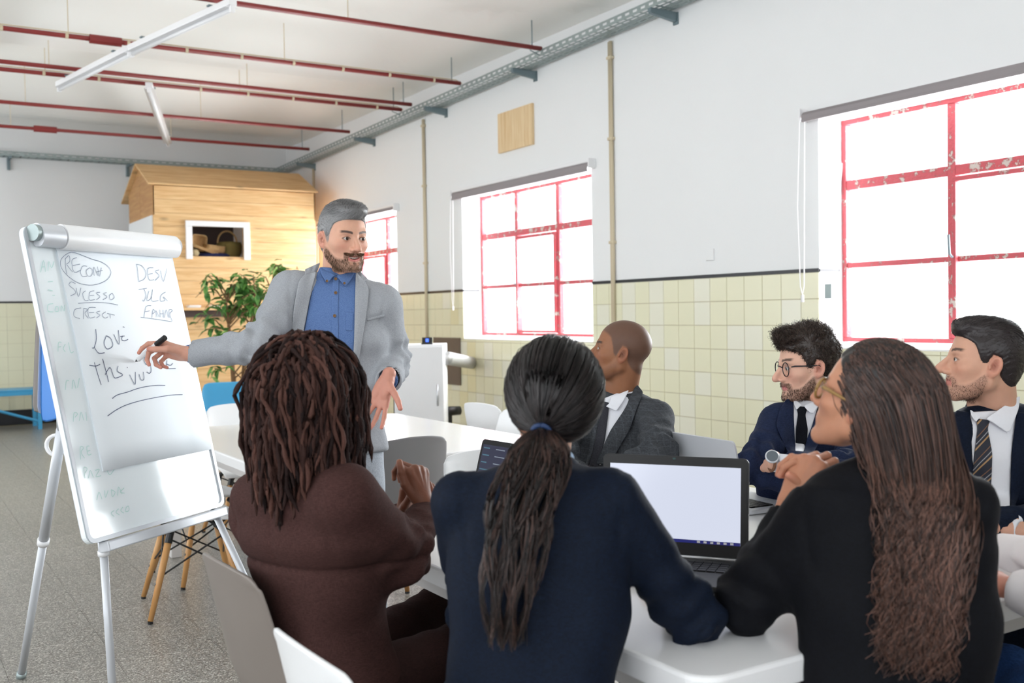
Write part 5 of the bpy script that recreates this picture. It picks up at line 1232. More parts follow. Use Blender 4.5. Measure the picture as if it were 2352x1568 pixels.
def eye(Mx, side, look, parent, origin, iris=(46, 28, 20)):
    c = np.array([side*.031, .0715, .0]); r = .0128; mb = MB().lathe([(r*sin(a)+(.00001), -r*cos(a)) for a in np.linspace(.0, pi, 15)], 20)
    lk = nrm(look); x = nrm(np.cross(lk, (0, 0, 1))); y = np.cross(lk, x); R_ = np.stack([x, y, lk], 1)
    W = lambda v: xf(Mx, c+R_@np.asarray(v))-origin
    e = MB().add([W(v) for v in mb.V], mb.F).build('eye', M['eye'], parent, True)
    n = 20; mb = MB(); V = [W((0, 0, r*1.02))]
    ri = .0058; zz = sqrt((r*1.015)**2-ri**2)
    MB().add([W((ri*cos(2*pi*k/n)*q, ri*sin(2*pi*k/n)*q, zz*1.0 if q == 1 else r*1.022)) for q in (1, .5) for k in range(n)]+[W((0, 0, r*1.024))], [(k, (k+1) % n, n+(k+1) % n, n+k) for k in range(n)]+[(n+k, n+(k+1) % n, 2*n) for k in range(n)]).build('iris', mat('iris', iris, .08), e, True)
    return e
def person(name_label, loc, cat='person'):
    pass
def build_person(origin, label, headc, face, h, neckbase, body_caps, hands=(), eyes=True, roll=0.0, look=None, hres=.0030, group=None):
    """skin of the whole figure is one mesh: head and neck, trunk and limbs, hands"""
    Mx = head_matrix(headc, face, roll); h = dict(h); h['neck'] = ixf(Mx, neckbase); sc = h.get('scale', 1.0)
    Mx = Mx.copy(); Mx[:3, :3] *= sc; h['neck'] = ((np.asarray(neckbase)-Mx[:3, 3])@Mx[:3, :3])/(sc*sc)
    f = head_field(h); nk = h['neck']; lo = np.minimum((-.10, -.125, -.15), nk-.08); hi = np.maximum((.10, .125, .14), nk+.08)
    V, Q = nets(f, lo, hi, hres); C = head_color(V, h); parts = [(xf(Mx, V), Q, C)]
    def bf(P):
        d = None
        for a, b, ra, rb in body_caps:
            c = s_cap(P, a, b, ra, rb); d = c if d is None else smin(d, c, .03)
        return d
    A = np.array([p for c in body_caps for p in (c[0], c[1])]); V2, Q2 = nets(bf, A.min(0)-.16, A.max(0)+.16, .018); parts.append((V2, Q2, hexl(h['skin'])[None]))
    parts += list(hands)
    V, Q, C = merge(parts)
    o = link('person', npmesh('person', V-np.asarray(origin), Q, True, C), M['skin']); o.location = [float(v) for v in origin]
    tag(o, label, 'person', group)
    if eyes:
        for s in (1, -1): eye(Mx, s, look if look is not None else (0, 1, 0), o, np.asarray(origin))
    return o, Mx, h
def jacket(name, fields, lo, hi, res, m, parent, origin, k=.045, extra=None, seam=None):
    def f(P):
        d = fields[0](P)
        for g in fields[1:]: d = smin(d, g(P), k)
        if extra: d = extra(P, d)
        if seam:
            nb_, lt, ls, fwd_ = seam; q = P-np.asarray(nb_, np.float32); l = q@np.asarray(lt, np.float32); w = q@np.asarray(fwd_, np.float32)
            d = d+.0032*np.exp(-((np.abs(l)-ls-.12*np.minimum(q[:, 2]+.04, 0))/.0055)**2)*sst(q[:, 2], -.20, -.15)+.0026*np.exp(-(l/.0055)**2)*sst(w, .0, -.03)*sst(q[:, 2], -.0, -.04)
            d = d-.0032*np.sin(30*q[:, 2]+2.6*np.sin(9*l+1)+14*np.abs(l))*sst(q[:, 2], -.12, -.22)*sst(np.abs(l), .03, .12)-.0018*np.sin(52*l+3*np.sin(7*q[:, 2]))*sst(q[:, 2], -.1, -.3)
        return d
    V, Q = nets(f, lo, hi, res)
    o = link(name, npmesh(name, V-np.asarray(origin), Q, True), m, parent); return o, bvh_of(V, Q), f

def facial_hair(h, Mx, O, o, n, rad, cols, drop=.0045, out=.0015, thr=.5, seed=5, name='beard'):
    rg = np.random.default_rng(seed); f = head_field(h); Vh, Qh = nets(lambda P: f(P), (-.085, .0, -.15), (.085, .13, -.02), .004); bm_ = beard_mask(Vh, {**h, 'beard_a': 1.0}); ok = np.where(bm_ > thr)[0]
    vid = rg.choice(ok, n); p = Vh[vid]+rg.normal(size=(n, 3))*.0012; dn = p-np.array([0, .0, -.05]); dn /= np.linalg.norm(dn, axis=1, keepdims=True); e = p+dn*out+np.array([0, 0, -drop]); P = np.stack([p, (p+e)/2+dn*.0006, e], 1)
    V, Q, C = strands(P, np.full(n, rad), mixcol(n, *cols, rg), 3, rprof=[1, .9, .3]); npobj(name, (xf(Mx, V), Q, C), M['hairm'], o, O)
# ============================================================ the people
def fd(px, yaw, pitch=0.0):
    """direction seen at px: yaw 0 faces the camera, +90 image right, 180 away; pitch up in degrees"""
    v = ray(px, 720); v = nrm([v[0], v[1], 0]); r = np.array([v[1], -v[0], 0]); y = radians(yaw); p = radians(pitch)
    return nrm((-v*cos(y)+r*sin(y))*cos(p)+np.array([0, 0, sin(p)]))
def collar_ring(name, nb, axis, lat, m, parent, origin, r0=.066, r1=.060, h=.036, gap=35, th=.004, slope=.0, off=(0, 0, 0)):
    """band round the neck, open at the front by +-gap degrees"""
    u = nrm(axis); l = nrm(np.asarray(lat)-u*np.dot(lat, u)); f = np.cross(u, l); V = []; n = 30; c0 = np.asarray(nb)+np.asarray(off)
    for j in range(4):
        t = j/3
        for i in range(n+1):
            a = radians(gap)+(2*pi-2*radians(gap))*i/n; hh = h*(1-.45*(.5+.5*cos(a))); R_ = r0+(r1-r0)*t
            V.append(c0+u*(hh*t-slope*(.5+.5*cos(a)))+R_*(f*cos(a)*1.02+l*sin(a))-np.asarray(origin))
    return thick(name, V, [(j*(n+1)+i, j*(n+1)+i+1, (j+1)*(n+1)+i+1, (j+1)*(n+1)+i) for j in range(3) for i in range(n)], m, parent, th)
def cuff(e, w, m, parent, origin, r=.034, out=.018, name='shirt_cuff'):
    e, w = np.asarray(e), np.asarray(w); u = nrm(w-e); a = w-u*.03-origin; b = w+u*out-origin; mb = MB(); mb.tube([a, b, b, a+u*.01], [r, r*.97, r*.97-.004, r-.006], 20, cap=False); return mb.build(name, m, parent, True)
def tube_cloth(name, segs, m, parent, origin, res=.012, k=.04, amp=.003):
    def f(P):
        d = None
        for i, (a, b, ra, rb) in enumerate(segs):
            c = s_cap(P, a, b, ra, rb)-folds(P, a, b, ra, amp, 60, i*1.7, .6); d = c if d is None else smin(d, c, k)
        return d
    A = np.array([p for s in segs for p in s[:2]]); V, Q = nets(f, A.min(0)-.15, A.max(0)+.15, res)
    return link(name, npmesh(name, V-np.asarray(origin), Q, True), m, parent), bvh_of(V, Q)
def seat_legs(hipc, lat, kneeR, kneeL, r=(.085, .062)):
    hipc = np.asarray(hipc); l = nrm(lat); segs = []
    for s, kn in ((1, kneeR), (-1, kneeL)):
        hp = hipc+l*s*.09; kn = np.asarray(kn); an = kn+np.array([0, 0, -kn[2]+.09])-nrm([kn[0]-hp[0], kn[1]-hp[1], 0])*.06
        segs += [(hp, kn, r[0], r[1]), (kn, an, r[1], .045)]
    return segs
def shoes(segs, m, parent, origin):
    for a, b, ra, rb in segs:
        if rb < .05:
            d = a-b; fw_ = nrm([segs[0][1][0]-segs[0][0][0], segs[0][1][1]-segs[0][0][1], 0]); f = lambda P: smax(smin(s_cap(P, b+[0, 0, -.045], b+fw_*.13+[0, 0, -.055], .042, .034), s_cap(P, b+[0, 0, .02], b+[0, 0, -.04], .04, .042), .03), .008-P[:, 2], .004)
            V, Q = nets(f, b-.2, b+.25, .010); link('shoe', npmesh('shoe', V-np.asarray(origin), Q, True), m, parent)
MJ = (( 0, .185, .130, 0), (.2, .172, .122, 0), (.42, .170, .118, .004), (.62, .190, .125, .008), (.8, .192, .118, .0), (.90, .165, .10, -.01), (1.0, .085, .075, -.01))
FJ = (( 0, .185, .125, 0), (.2, .160, .112, 0), (.38, .148, .105, .004), (.58, .165, .115, .010), (.78, .168, .105, .0), (.90, .145, .09, -.01), (1.0, .07, .065, -.01))
def yoke(nb, sR, sL, r=.058, z=-.03):
    nb = np.asarray(nb)+np.array([0, 0, z])
    return lambda P: smin(s_cap(P, nb, sR, r+.002, r), s_cap(P, nb, sL, r+.002, r), .03)
shoe_m = mat('black_shoe', (26, 24, 24), .35)
# ------------------------------------------------------------ the presenter
def presenter():
    O = at(775, 1040, 3.62); O[2] = 0
    nb = at(776, 640, 3.64); sR = at(668, 668, 3.57); sL = at(877, 699, 3.66); eR = at(596, 792, 3.40); wR = at(444, 811, 3.44); eL = at(903, 832, 3.74); wL = at(893, 872, 3.52)
    hem = at(768, 1035, 3.62); lat = nrm(sR-sL); hips = at(765, 985, 3.62)
    kR = hips+np.array([0, 0, -.42])+lat*.11; kL = hips+np.array([0, 0, -.42])-lat*.11; aR = np.array([kR[0], kR[1], .09]); aL = np.array([kL[0], kL[1], .09])
    h = dict(skin=(216, 166, 142), neck_r=.054, beard=(84, 62, 50), beard_d=.72, beard_t=.0030, hair=(54, 46, 44), smile=1.1, open=.0034, lip=(206, 122, 118), red=(214, 130, 112), jaw=.98, nose=1.0, lid=.0048, scalp=(132, 130, 130), brow=.95, dark=(150, 100, 82))
    face = fd(789, 28, -5)
    # hand with the marker
    tip = onp(307, 831, bo, bn)+bn*.009; dtip = float((tip-CAM)@FW); end = at(379, 775, dtip-.075); print('tip depth', dtip)
    V3 = lambda r, u, f: r*R0+u*U0+f*F0
    mR = hand_matrix(at(432, 812, dtip-.025), V3(-1, .22, .12), V3(.15, .75, .62))
    hR = hand_mesh(mR, (210, 156, 136), (210, 126, 114), .98, .0022, curl=[(22, 42, 22), (52, 52, 28), (66, 60, 34), (74, 58, 36)], spread=4, side=-1, thumb=((.55, .75, -.45), (.02, .93, -.30), (-.12, .95, -.12)))
    mL = hand_matrix(at(889, 872, 3.50), V3(-.30, -.88, -.28), V3(.35, .20, .92))
    hL = hand_mesh(mL, (206, 146, 128), (206, 122, 110), .98, .0022, curl=[(8, 14, 10), (14, 14, 10), (24, 16, 12), (30, 18, 12)], spread=12, side=1, thumb=((.75, .6, -.25), (.72, .68, -.2), (.6, .78, -.1)))
    body = [(hem+[0, 0, .1], nb-[0, 0, .06], .10, .07), (nb-[0, 0, .07], sR, .045, .04), (nb-[0, 0, .07], sL, .045, .04), (sR, eR, .042, .036), (eR, wR, .036, .026), (sL, eL, .042, .036), (eL, wL, .036, .026), (hips, kR, .09, .055), (kR, aR, .05, .035), (hips, kL, .09, .055), (kL, aL, .05, .035)]
    o, Mx, h = build_person(O, 'standing bearded man with grey hair and light grey jacket, pointing a marker at the flipchart', at(789, 547, 3.60), face, h, nb-[0, 0, .01], body, (hR, hL), look=(-.10, 1, .0), hres=.0024)
    # teeth
    mb = MB()
    for k in range(6): a = (k-2.5)*.0062; mb.box((a-.0030, .0745-abs(a)*.28+.001, -.0695+.10*abs(a)), (a+.0030, .0795-abs(a)*.28+.001, -.0620+.10*abs(a)), Matrix([[*r] for r in Mx]), bev=.0008)
    V = [np.array(v)-O for v in mb.V]; MB().add(V, mb.F).build('teeth', M['teeth'], o, True)
    # hair
    def hv(P, d):
        d = smin(d, s_ell(P, (-.004, .010, .100), (.064, .082, .033)), .02); d = smin(d, s_ell(P, (-.008, .066, .094), (.044, .024, .019)), .02); return d
    def dirf(P):
        top = sst(P[:, 2], .085, .11)[:, None]; part = sst(P[:, 0], .055, .035)[:, None]*top
        a = np.stack([-.75+0*P[:, 0], -.55+0*P[:, 0], .25+0*P[:, 0]], 1); b = np.stack([0*P[:, 0], -1+0*P[:, 0], -.35+0*P[:, 0]], 1); return a*part+b*(1-part)
    V, Q, C = short_hair(h, 11000, lambda P: .016+.034*sst(P[:, 2], .07, .11), dirf, ((70, 68, 68), (190, 190, 192)), rad=.0005, seed=3, lift=.10, cap=.005, K=7, hv=hv)
    loc = V; t = sst(loc[:, 2], .075, .12)[:, None]; rn = (.5+.5*np.sin(loc[:, 0]*1700+loc[:, 1]*900))[:, None]
    C = C*(1-.55*t)+hexl((58, 52, 52))*.55*t; C = C*(1-.35*(1-t))+hexl((158, 158, 160))*.35*(1-t)
    sb = (sst(loc[:, 2], .03, -.01)*sst(loc[:, 1], -.02, .01))[:, None]; C = C*(1-.6*sb)+hexl((92, 78, 70))*.6*sb
    npobj('hair', (xf(Mx, V), Q, C), M['hair'], o, O)
    # moustache, turned up at the ends, and beard hairs
    rg = np.random.default_rng(5); P = []; 
    for k in range(700):
        s = rg.choice([-1, 1]); x = rg.uniform(.001, .030); r0 = np.array([s*x, .0885-x*.30+rg.normal()*.0008, -.0535-x*.10+rg.normal()*.0022]); e = r0+np.array([s*.012, -.001+.001, -.0055+.010*(x/.03)**1.5]); P.append([r0, (r0+e)/2+[0, .0032, .0008], e])
    P = np.array(P); Vm, Qm, Cm = strands(P, np.full(len(P), .00045), mixcol(len(P), (66, 46, 36), (140, 104, 80), rg), 3, rprof=[1, .9, .3]); npobj('moustache', (xf(Mx, Vm), Qm, Cm), M['hairm'], o, O)
    f = head_field(h); Vh, Qh = nets(lambda P: f(P), (-.085, .0, -.14), (.085, .11, -.03), .004); bm_ = beard_mask(Vh, h); ok = np.where(bm_ > .55)[0]; vid = rg.choice(ok, 2400); p = Vh[vid]+rg.normal(size=(2400, 3))*.0012
    dn = p-np.array([0, .0, -.05]); dn /= np.linalg.norm(dn, axis=1, keepdims=True); e = p+dn*.0016+np.array([0, 0, -.0055]); P = np.stack([p, (p+e)/2+dn*.001, e], 1)
    Vm, Qm, Cm = strands(P, np.full(len(P), .00034), mixcol(len(P), (74, 56, 44), (164, 136, 112), rg), 3, rprof=[1, .9, .3]); npobj('beard', (xf(Mx, Vm), Qm, Cm), M['hairm'], o, O)
    # clothes
    JM = weave('light_grey_suiting', (148, 151, 157), (176, 179, 185), 1600, bump=.5); SM = weave('blue_chambray', (78, 104, 156), (112, 140, 188), 1800, bump=.35); LM = mat('jacket_lining', (24, 26, 42), .5)
    tf = torso_field(hem, nb, lat, [(a, b*1.0, c, d) for a, b, c, d in MJ]); fR = sleeve_field(sR, eR, wR, .069, .057, .045, .0066, .5); fL = sleeve_field(sL, eL, wL, .069, .057, .047, .0070, 2.0)
    drag = lambda P, d: d-.0035*np.sin((P@V3(.5, 1, 0).astype(np.float32))*38+2*np.sin(P[:, 2]*9))*sst(-np.abs((P-((hem+nb)/2).astype(np.float32))@lat.astype(np.float32))+.2, 0, .1)
    j, bvh, jf = jacket('jacket', [tf, yoke(nb, sR, sL, .062), fR, fL], np.minimum(wR, hem-.25)-[.1, .1, 0], np.maximum.reduce([sR, sL, nb, eL])+.2, .0075, JM, o, O, .035, drag)
    A_, B_ = np.array([wR, wL, eR, eL, sR, sL, hem, nb]).min(0)-.22, np.array([wR, wL, eR, eL, sR, sL, hem, nb]).max(0)+.2
    bpy.data.objects.remove(j); j, bvh, jf = jacket('jacket', [tf, yoke(nb, sR, sL, .062), fR, fL], A_, B_, .0075, JM, o, O, .035, drag, seam=(nb, lat, .168, np.cross([0, 0, 1], lat)))
    D = lambda nm, l, r, m, off, **k: drape(nm, l, r, bvh, m, o, off, origin=O, d0=3.5, **k)
    D('shirt', [(733, 612), (713, 680), (696, 769), (690, 850), (694, 960)], [(819, 618), (818, 696), (815, 787), (810, 860), (804, 960)], SM, .003, nt=24, ns=10)
    D('shirt_placket', [(764, 632), (761, 720), (760, 800), (762, 900)], [(779, 632), (777, 720), (778, 800), (778, 900)], SM, .006, ns=3, nt=16, th=.002)
    D('lapel', [(703, 628), (686, 640), (674, 711), (667, 790), (672, 880), (684, 960)], [(727, 622), (713, 680), (696, 769), (690, 850), (694, 960), (697, 965)], JM, .012, curve=.004)
    D('lapel', [(817, 622), (815, 696), (813, 787), (808, 860), (802, 960)], [(836, 645), (849, 660), (845, 700), (836, 757), (820, 850), (806, 965)], JM, .012, curve=.004)
    D('jacket_collar', [(736, 602), (718, 610), (700, 618)], [(730, 622), (712, 632), (700, 633)], JM, .010, nt=8, ns=4)
    D('jacket_collar', [(818, 616), (830, 625), (845, 640)], [(818, 640), (828, 644), (837, 647)], JM, .013, nt=8, ns=4)
    D('breast_pocket', [(842, 731), (884, 721)], [(843, 737), (885, 727)], JM, .007, nt=8, ns=2, th=.002)
    D('shirt_pocket', [(794, 716), (794, 760)], [(812, 716), (810, 760)], SM, .006, nt=5, ns=3, th=.0015)
    collar_ring('shirt_collar', nb+[0, 0, -.012]+0*nb, nb-hem+np.cross(nb-hem, lat)*.0, lat, SM, o, O, .070, .062, .046, 18, slope=.018)
    collar_ring('jacket_collar', nb+[0, 0, -.022], nb-hem, lat, JM, o, O, .080, .070, .042, 58, .006, slope=.03)
    D('collar_point', [(732, 612), (739, 632), (751, 650)], [(771, 632), (764, 637), (752, 652)], SM, .020, nt=8, ns=4, th=.003)
    D('collar_point', [(772, 632), (781, 645), (792, 657)], [(817, 622), (808, 640), (795, 656)], SM, .016, nt=8, ns=4, th=.003)
    bt = mat('brown_button', (122, 88, 52), .4)
    for x, y in ((771, 640), (771, 672), (768.5, 725), (769, 780)): button('shirt_button', x, y, bvh, bt, o, .0056, .011, origin=O)
    for x, y in ((751, 645), (791, 650)): button('collar_button', x, y, bvh, bt, o, .0045, .026 if x < 760 else .022, origin=O)
    cuff(eR, wR, SM, o, O, .0310, .019); cuff(eL, wL, SM, o, O, .033, .012)
    cuff(eR, wR, LM, o, O, .0345, .003, 'jacket_lining'); cuff(eL, wL, LM, o, O, .0368, .002, 'jacket_lining')
    TM = weave('light_grey_trousers', (150, 156, 166), (186, 192, 200), 1100, bump=.3)
    tube_cloth('trousers', [(hips+lat*.07, kR, .105, .08), (kR, aR, .08, .06), (hips-lat*.07, kL, .105, .08), (kL, aL, .08, .06)], TM, o, O)
    shoes([(kR, aR, .1, .04), (kL, aL, .1, .04)], shoe_m, o, O)
    # the marker in his hand
    mk = empty('marker_pen', tip); ax = nrm(end-tip); L_ = np.linalg.norm(end-tip)
    def seg(nm, t0, t1, r0, r1, m): return MB().tube([ax*L_*t0, ax*L_*t1], [r0, r1], 16).build(nm, m, mk, auto=40)
    seg('barrel', .09, .72, .0085, .0085, M['white_pl']); seg('cap', .72, 1.0, .0098, .0092, M['black']); seg('nib_holder', .03, .09, .004, .007, M['black']); seg('nib', .0, .035, .002, .0028, M['black'])
    tw = nrm(CAM-tip); sd = np.cross(ax, tw)
    Vn = [ax*L_*t+tw*.0088+sd*w_*s for t, w_ in ((.34, .003), (.66, .0055)) for s in (-1, 1)]; Vn2 = [v+tw*.0008 for v in Vn]
    MB().add(Vn+Vn2, [(4, 5, 7, 6), (0, 2, 3, 1), (0, 1, 5, 4), (1, 3, 7, 5), (3, 2, 6, 7), (2, 0, 4, 6)]).build('black_stripe', M['black'], mk)
    tag(mk, 'white marker pen with black cap held by the grey haired man', 'marker'); return o
presenter()
# ------------------------------------------------------------ hair of the women
def blob_push(P, blobs, soft=1.0):
    for c, r, Rm in blobs:
        q = P-c; q = q@Rm if Rm is not None else q; k = np.linalg.norm(q/r, axis=-1, keepdims=True); q2 = np.where(k < 1, q/np.maximum(k, .2), q); P = c+(q2@Rm.T if Rm is not None else q2)
    return P
def dreadlocks(Mx, O, o, endz, outline):
    rg = np.random.default_rng(12); pts, nn = scalp_points(860, rg, .080, .102, .089, test=lambda p: not (p[1] > .075)); N_ = len(pts); K = 30
    X = xf(Mx, pts); Nn = nn@Mx[:3, :3].T; c = Mx[:3, 3]; up = np.array([0, 0, 1.])
    out = rg.random(N_)[:, None]
    L_ = np.where(pts[:, 2] > .07, .33, .25)*(.75+.35*rg.random(N_)); seg = L_[:, None]/(K-1)
    P = [X]; d = Nn*1.0+up*.2; ph = rg.random(N_)*6.3; wf = rg.uniform(.35, 1.0, N_); a1 = rg.normal(size=(N_, 3)); amp = rg.uniform(.25, .85, N_)[:, None]
    hc_ = c+up*.012; sh = (.76+.42*out)*np.array([.122, .130, .142]); Rt = Mx[:3, :3]
    for k in range(K-1):
        d = d*.80+np.array([0, 0, -.30])+a1*.04
        wv = np.stack([np.sin(ph+k*wf), np.cos(ph*1.3+k*wf*.9), .5*np.sin(ph*2+k*.8)], 1)*amp*.55*min(1, .3+k/10)
        dd = d+wv; dd /= np.linalg.norm(dd, axis=1, keepdims=True); x = P[-1]+dd*seg
        q = (x-hc_)@Rt; g = np.minimum(1, k/5)
        qt = q/sh; kt = np.linalg.norm(qt, axis=1, keepdims=True); pt = q/np.maximum(kt, .3)
        qh = q[:, :2]/sh[:, :2]; kh = np.linalg.norm(qh, axis=1, keepdims=True); ph_ = np.concatenate([q[:, :2]/np.maximum(kh, .3), q[:, 2:]], 1)
        top = (q[:, 2:] > 0); tg = np.where(top, np.where(kt < 1, pt, q*.0+q+(pt-q)*.3), np.where(kh > 1.0, ph_, q)); q = q+(tg-q)*.30*g
        x = hc_+q@Rt.T; P.append(x)
    P = np.stack(P, 1)
    prof = 1+.22*np.sin(np.linspace(0, 30, K)); prof[-3:] *= [.9, .75, .35]
    cols = mixcol(N_, (26, 17, 17), (92, 62, 54), rg, 1.7)
    V, Q, C = strands(P, (.0041*(.75+.5*rg.random(N_))), cols, 7, rprof=prof)
    V += (.0009*np.sin(V*1300)[:, [1, 2, 0]])
    # underlayer keeps the scalp from showing
    f = lambda p: s_ell(p, (0, -.018, .030), (.086, .105, .092)); f2 = lambda p: smax(smin(f(p), s_ell(p, (0, -.03, -.07), (.078, .085, .10)), .04), -s_ell(p, (0, .12, -.03), (.07, .08, .09)), .01)+.002*np.sin(p[:, 0]*300)*np.sin(p[:, 2]*260)
    V0, Q0 = nets(f2, (-.13, -.16, -.2), (.13, .12, .16), .006)
    npobj('dreadlocks', merge([(xf(Mx, V0), Q0, hexl((30, 18, 17))[None]), (V, Q, C)]), M['hairm'], o, O)
# ------------------------------------------------------------ woman with dreadlocks
def woman_a():
    nb = at(690, 1082, 2.38); sR = at(792, 1142, 2.27); sL = at(590, 1140, 2.46); eR = at(926, 1274, 2.42); wR = at(978, 1182, 2.60); eL = at(872, 1250, 2.80); wL = at(918, 1196, 2.72)
    seat = at(778, 1600, 2.46); seat[2] = .50; O = seat.copy(); O[2] = 0; lat = nrm(sR-sL)
    h = dict(skin=(128, 82, 62), neck_r=.05, fem=1, hair=(30, 20, 20), lip=(130, 70, 64), red=(140, 80, 66), dark=(70, 42, 34), w=.98)
    V3 = lambda r, u, f: r*R0+u*U0+f*F0
    sk, tc = (124, 78, 60), (196, 136, 112)
    mR = hand_matrix(wR+V3(-.004, .03, 0), V3(-.22, 1, .12), V3(.75, -.05, -.65))
    hR = hand_mesh(mR, sk, tc, .95, .0024, curl=[(58, 62, 35), (66, 68, 38), (72, 68, 40), (76, 62, 40)], spread=2, side=-1, thumb=((.42, .88, -.12), (.10, 1, .0), (.02, 1, .10)))
    mL = hand_matrix(wL+V3(.008, .014, -.01), V3(.30, .92, -.22), V3(-.80, .25, .45))
    hL = hand_mesh(mL, sk, tc, .95, .0024, curl=[(30, 50, 30), (38, 55, 35), (42, 55, 35), (45, 55, 35)], spread=2, side=1, thumb=((.5, .8, -.35), (.15, .95, -.3), (-.1, 1, -.1)))
    hc = at(702, 905, 2.36)
    body = [(seat, nb-[0, 0, .08], .11, .075), (nb-[0, 0, .08], sR, .045, .04), (nb-[0, 0, .08], sL, .045, .04), (sR, eR, .04, .035), (eR, wR, .034, .024), (sL, eL, .04, .035), (eL, wL, .034, .024)]
    o, Mx, h = build_person(O, 'seated person with long brown dreadlocks in a brown jacket, hands clasped', hc, fd(702, 165, 6), h, nb, body, (hR, hL), hres=.004)
    dreadlocks(Mx, O, o, 0, None)
    JM = weave('brown_jersey', (54, 35, 33), (74, 49, 46), 900, bump=.3)
    tf = torso_field(seat-[0, 0, .02], nb, lat, [(a, b*(1.02 if a < .5 else 1.10), c*1.10, d) for a, b, c, d in FJ])
    fR = sleeve_field(sR, eR, wR, .074, .060, .040, .005, .5); fL = sleeve_field(sL, eL, wL, .072, .058, .040, .004, 1.4)
    A = np.array([wR, wL, eR, eL, sR, sL, seat, nb])
    waist = lambda P, d: d+.008*np.exp(-((P[:, 2]-.835)/.007)**2)-.010*np.exp(-((P[:, 2]-.885)/.035)**2)
    seam = lambda P, d: d+.006*np.exp(-((P[:, 2]-.80-.1*((P-nb.astype(np.float32))@lat.astype(np.float32)))/.006)**2)*0+.003*np.exp(-(((P-nb.astype(np.float32))@lat.astype(np.float32))/.003)**2)*0-.004*np.sin(P[:, 2]*46+3*np.sin(P[:, 0]*9))*sst(P[:, 2], .82, .70)*0.8
    j, bvh, jf = jacket('jacket', [tf, yoke(nb, sR, sL, .062), fR, fL], A.min(0)-.2, A.max(0)+.2, .0085, JM, o, O, .04, waist, seam=(nb, lat, .165, np.cross([0, 0, 1], lat)))
    hc_ = seat+[0, 0, .0]; kR = at(1085, 1475, 2.72); kL = at(1010, 1440, 3.0); kR[2] = .52; kL[2] = .53
    TM = weave('brown_trousers', (44, 28, 27), (58, 38, 36), 900, bump=.3); sg = seat_legs(hc_, lat, kR, kL, (.10, .07)); tube_cloth('trousers', sg, TM, o, O); shoes(sg, shoe_m, o, O)
woman_a()
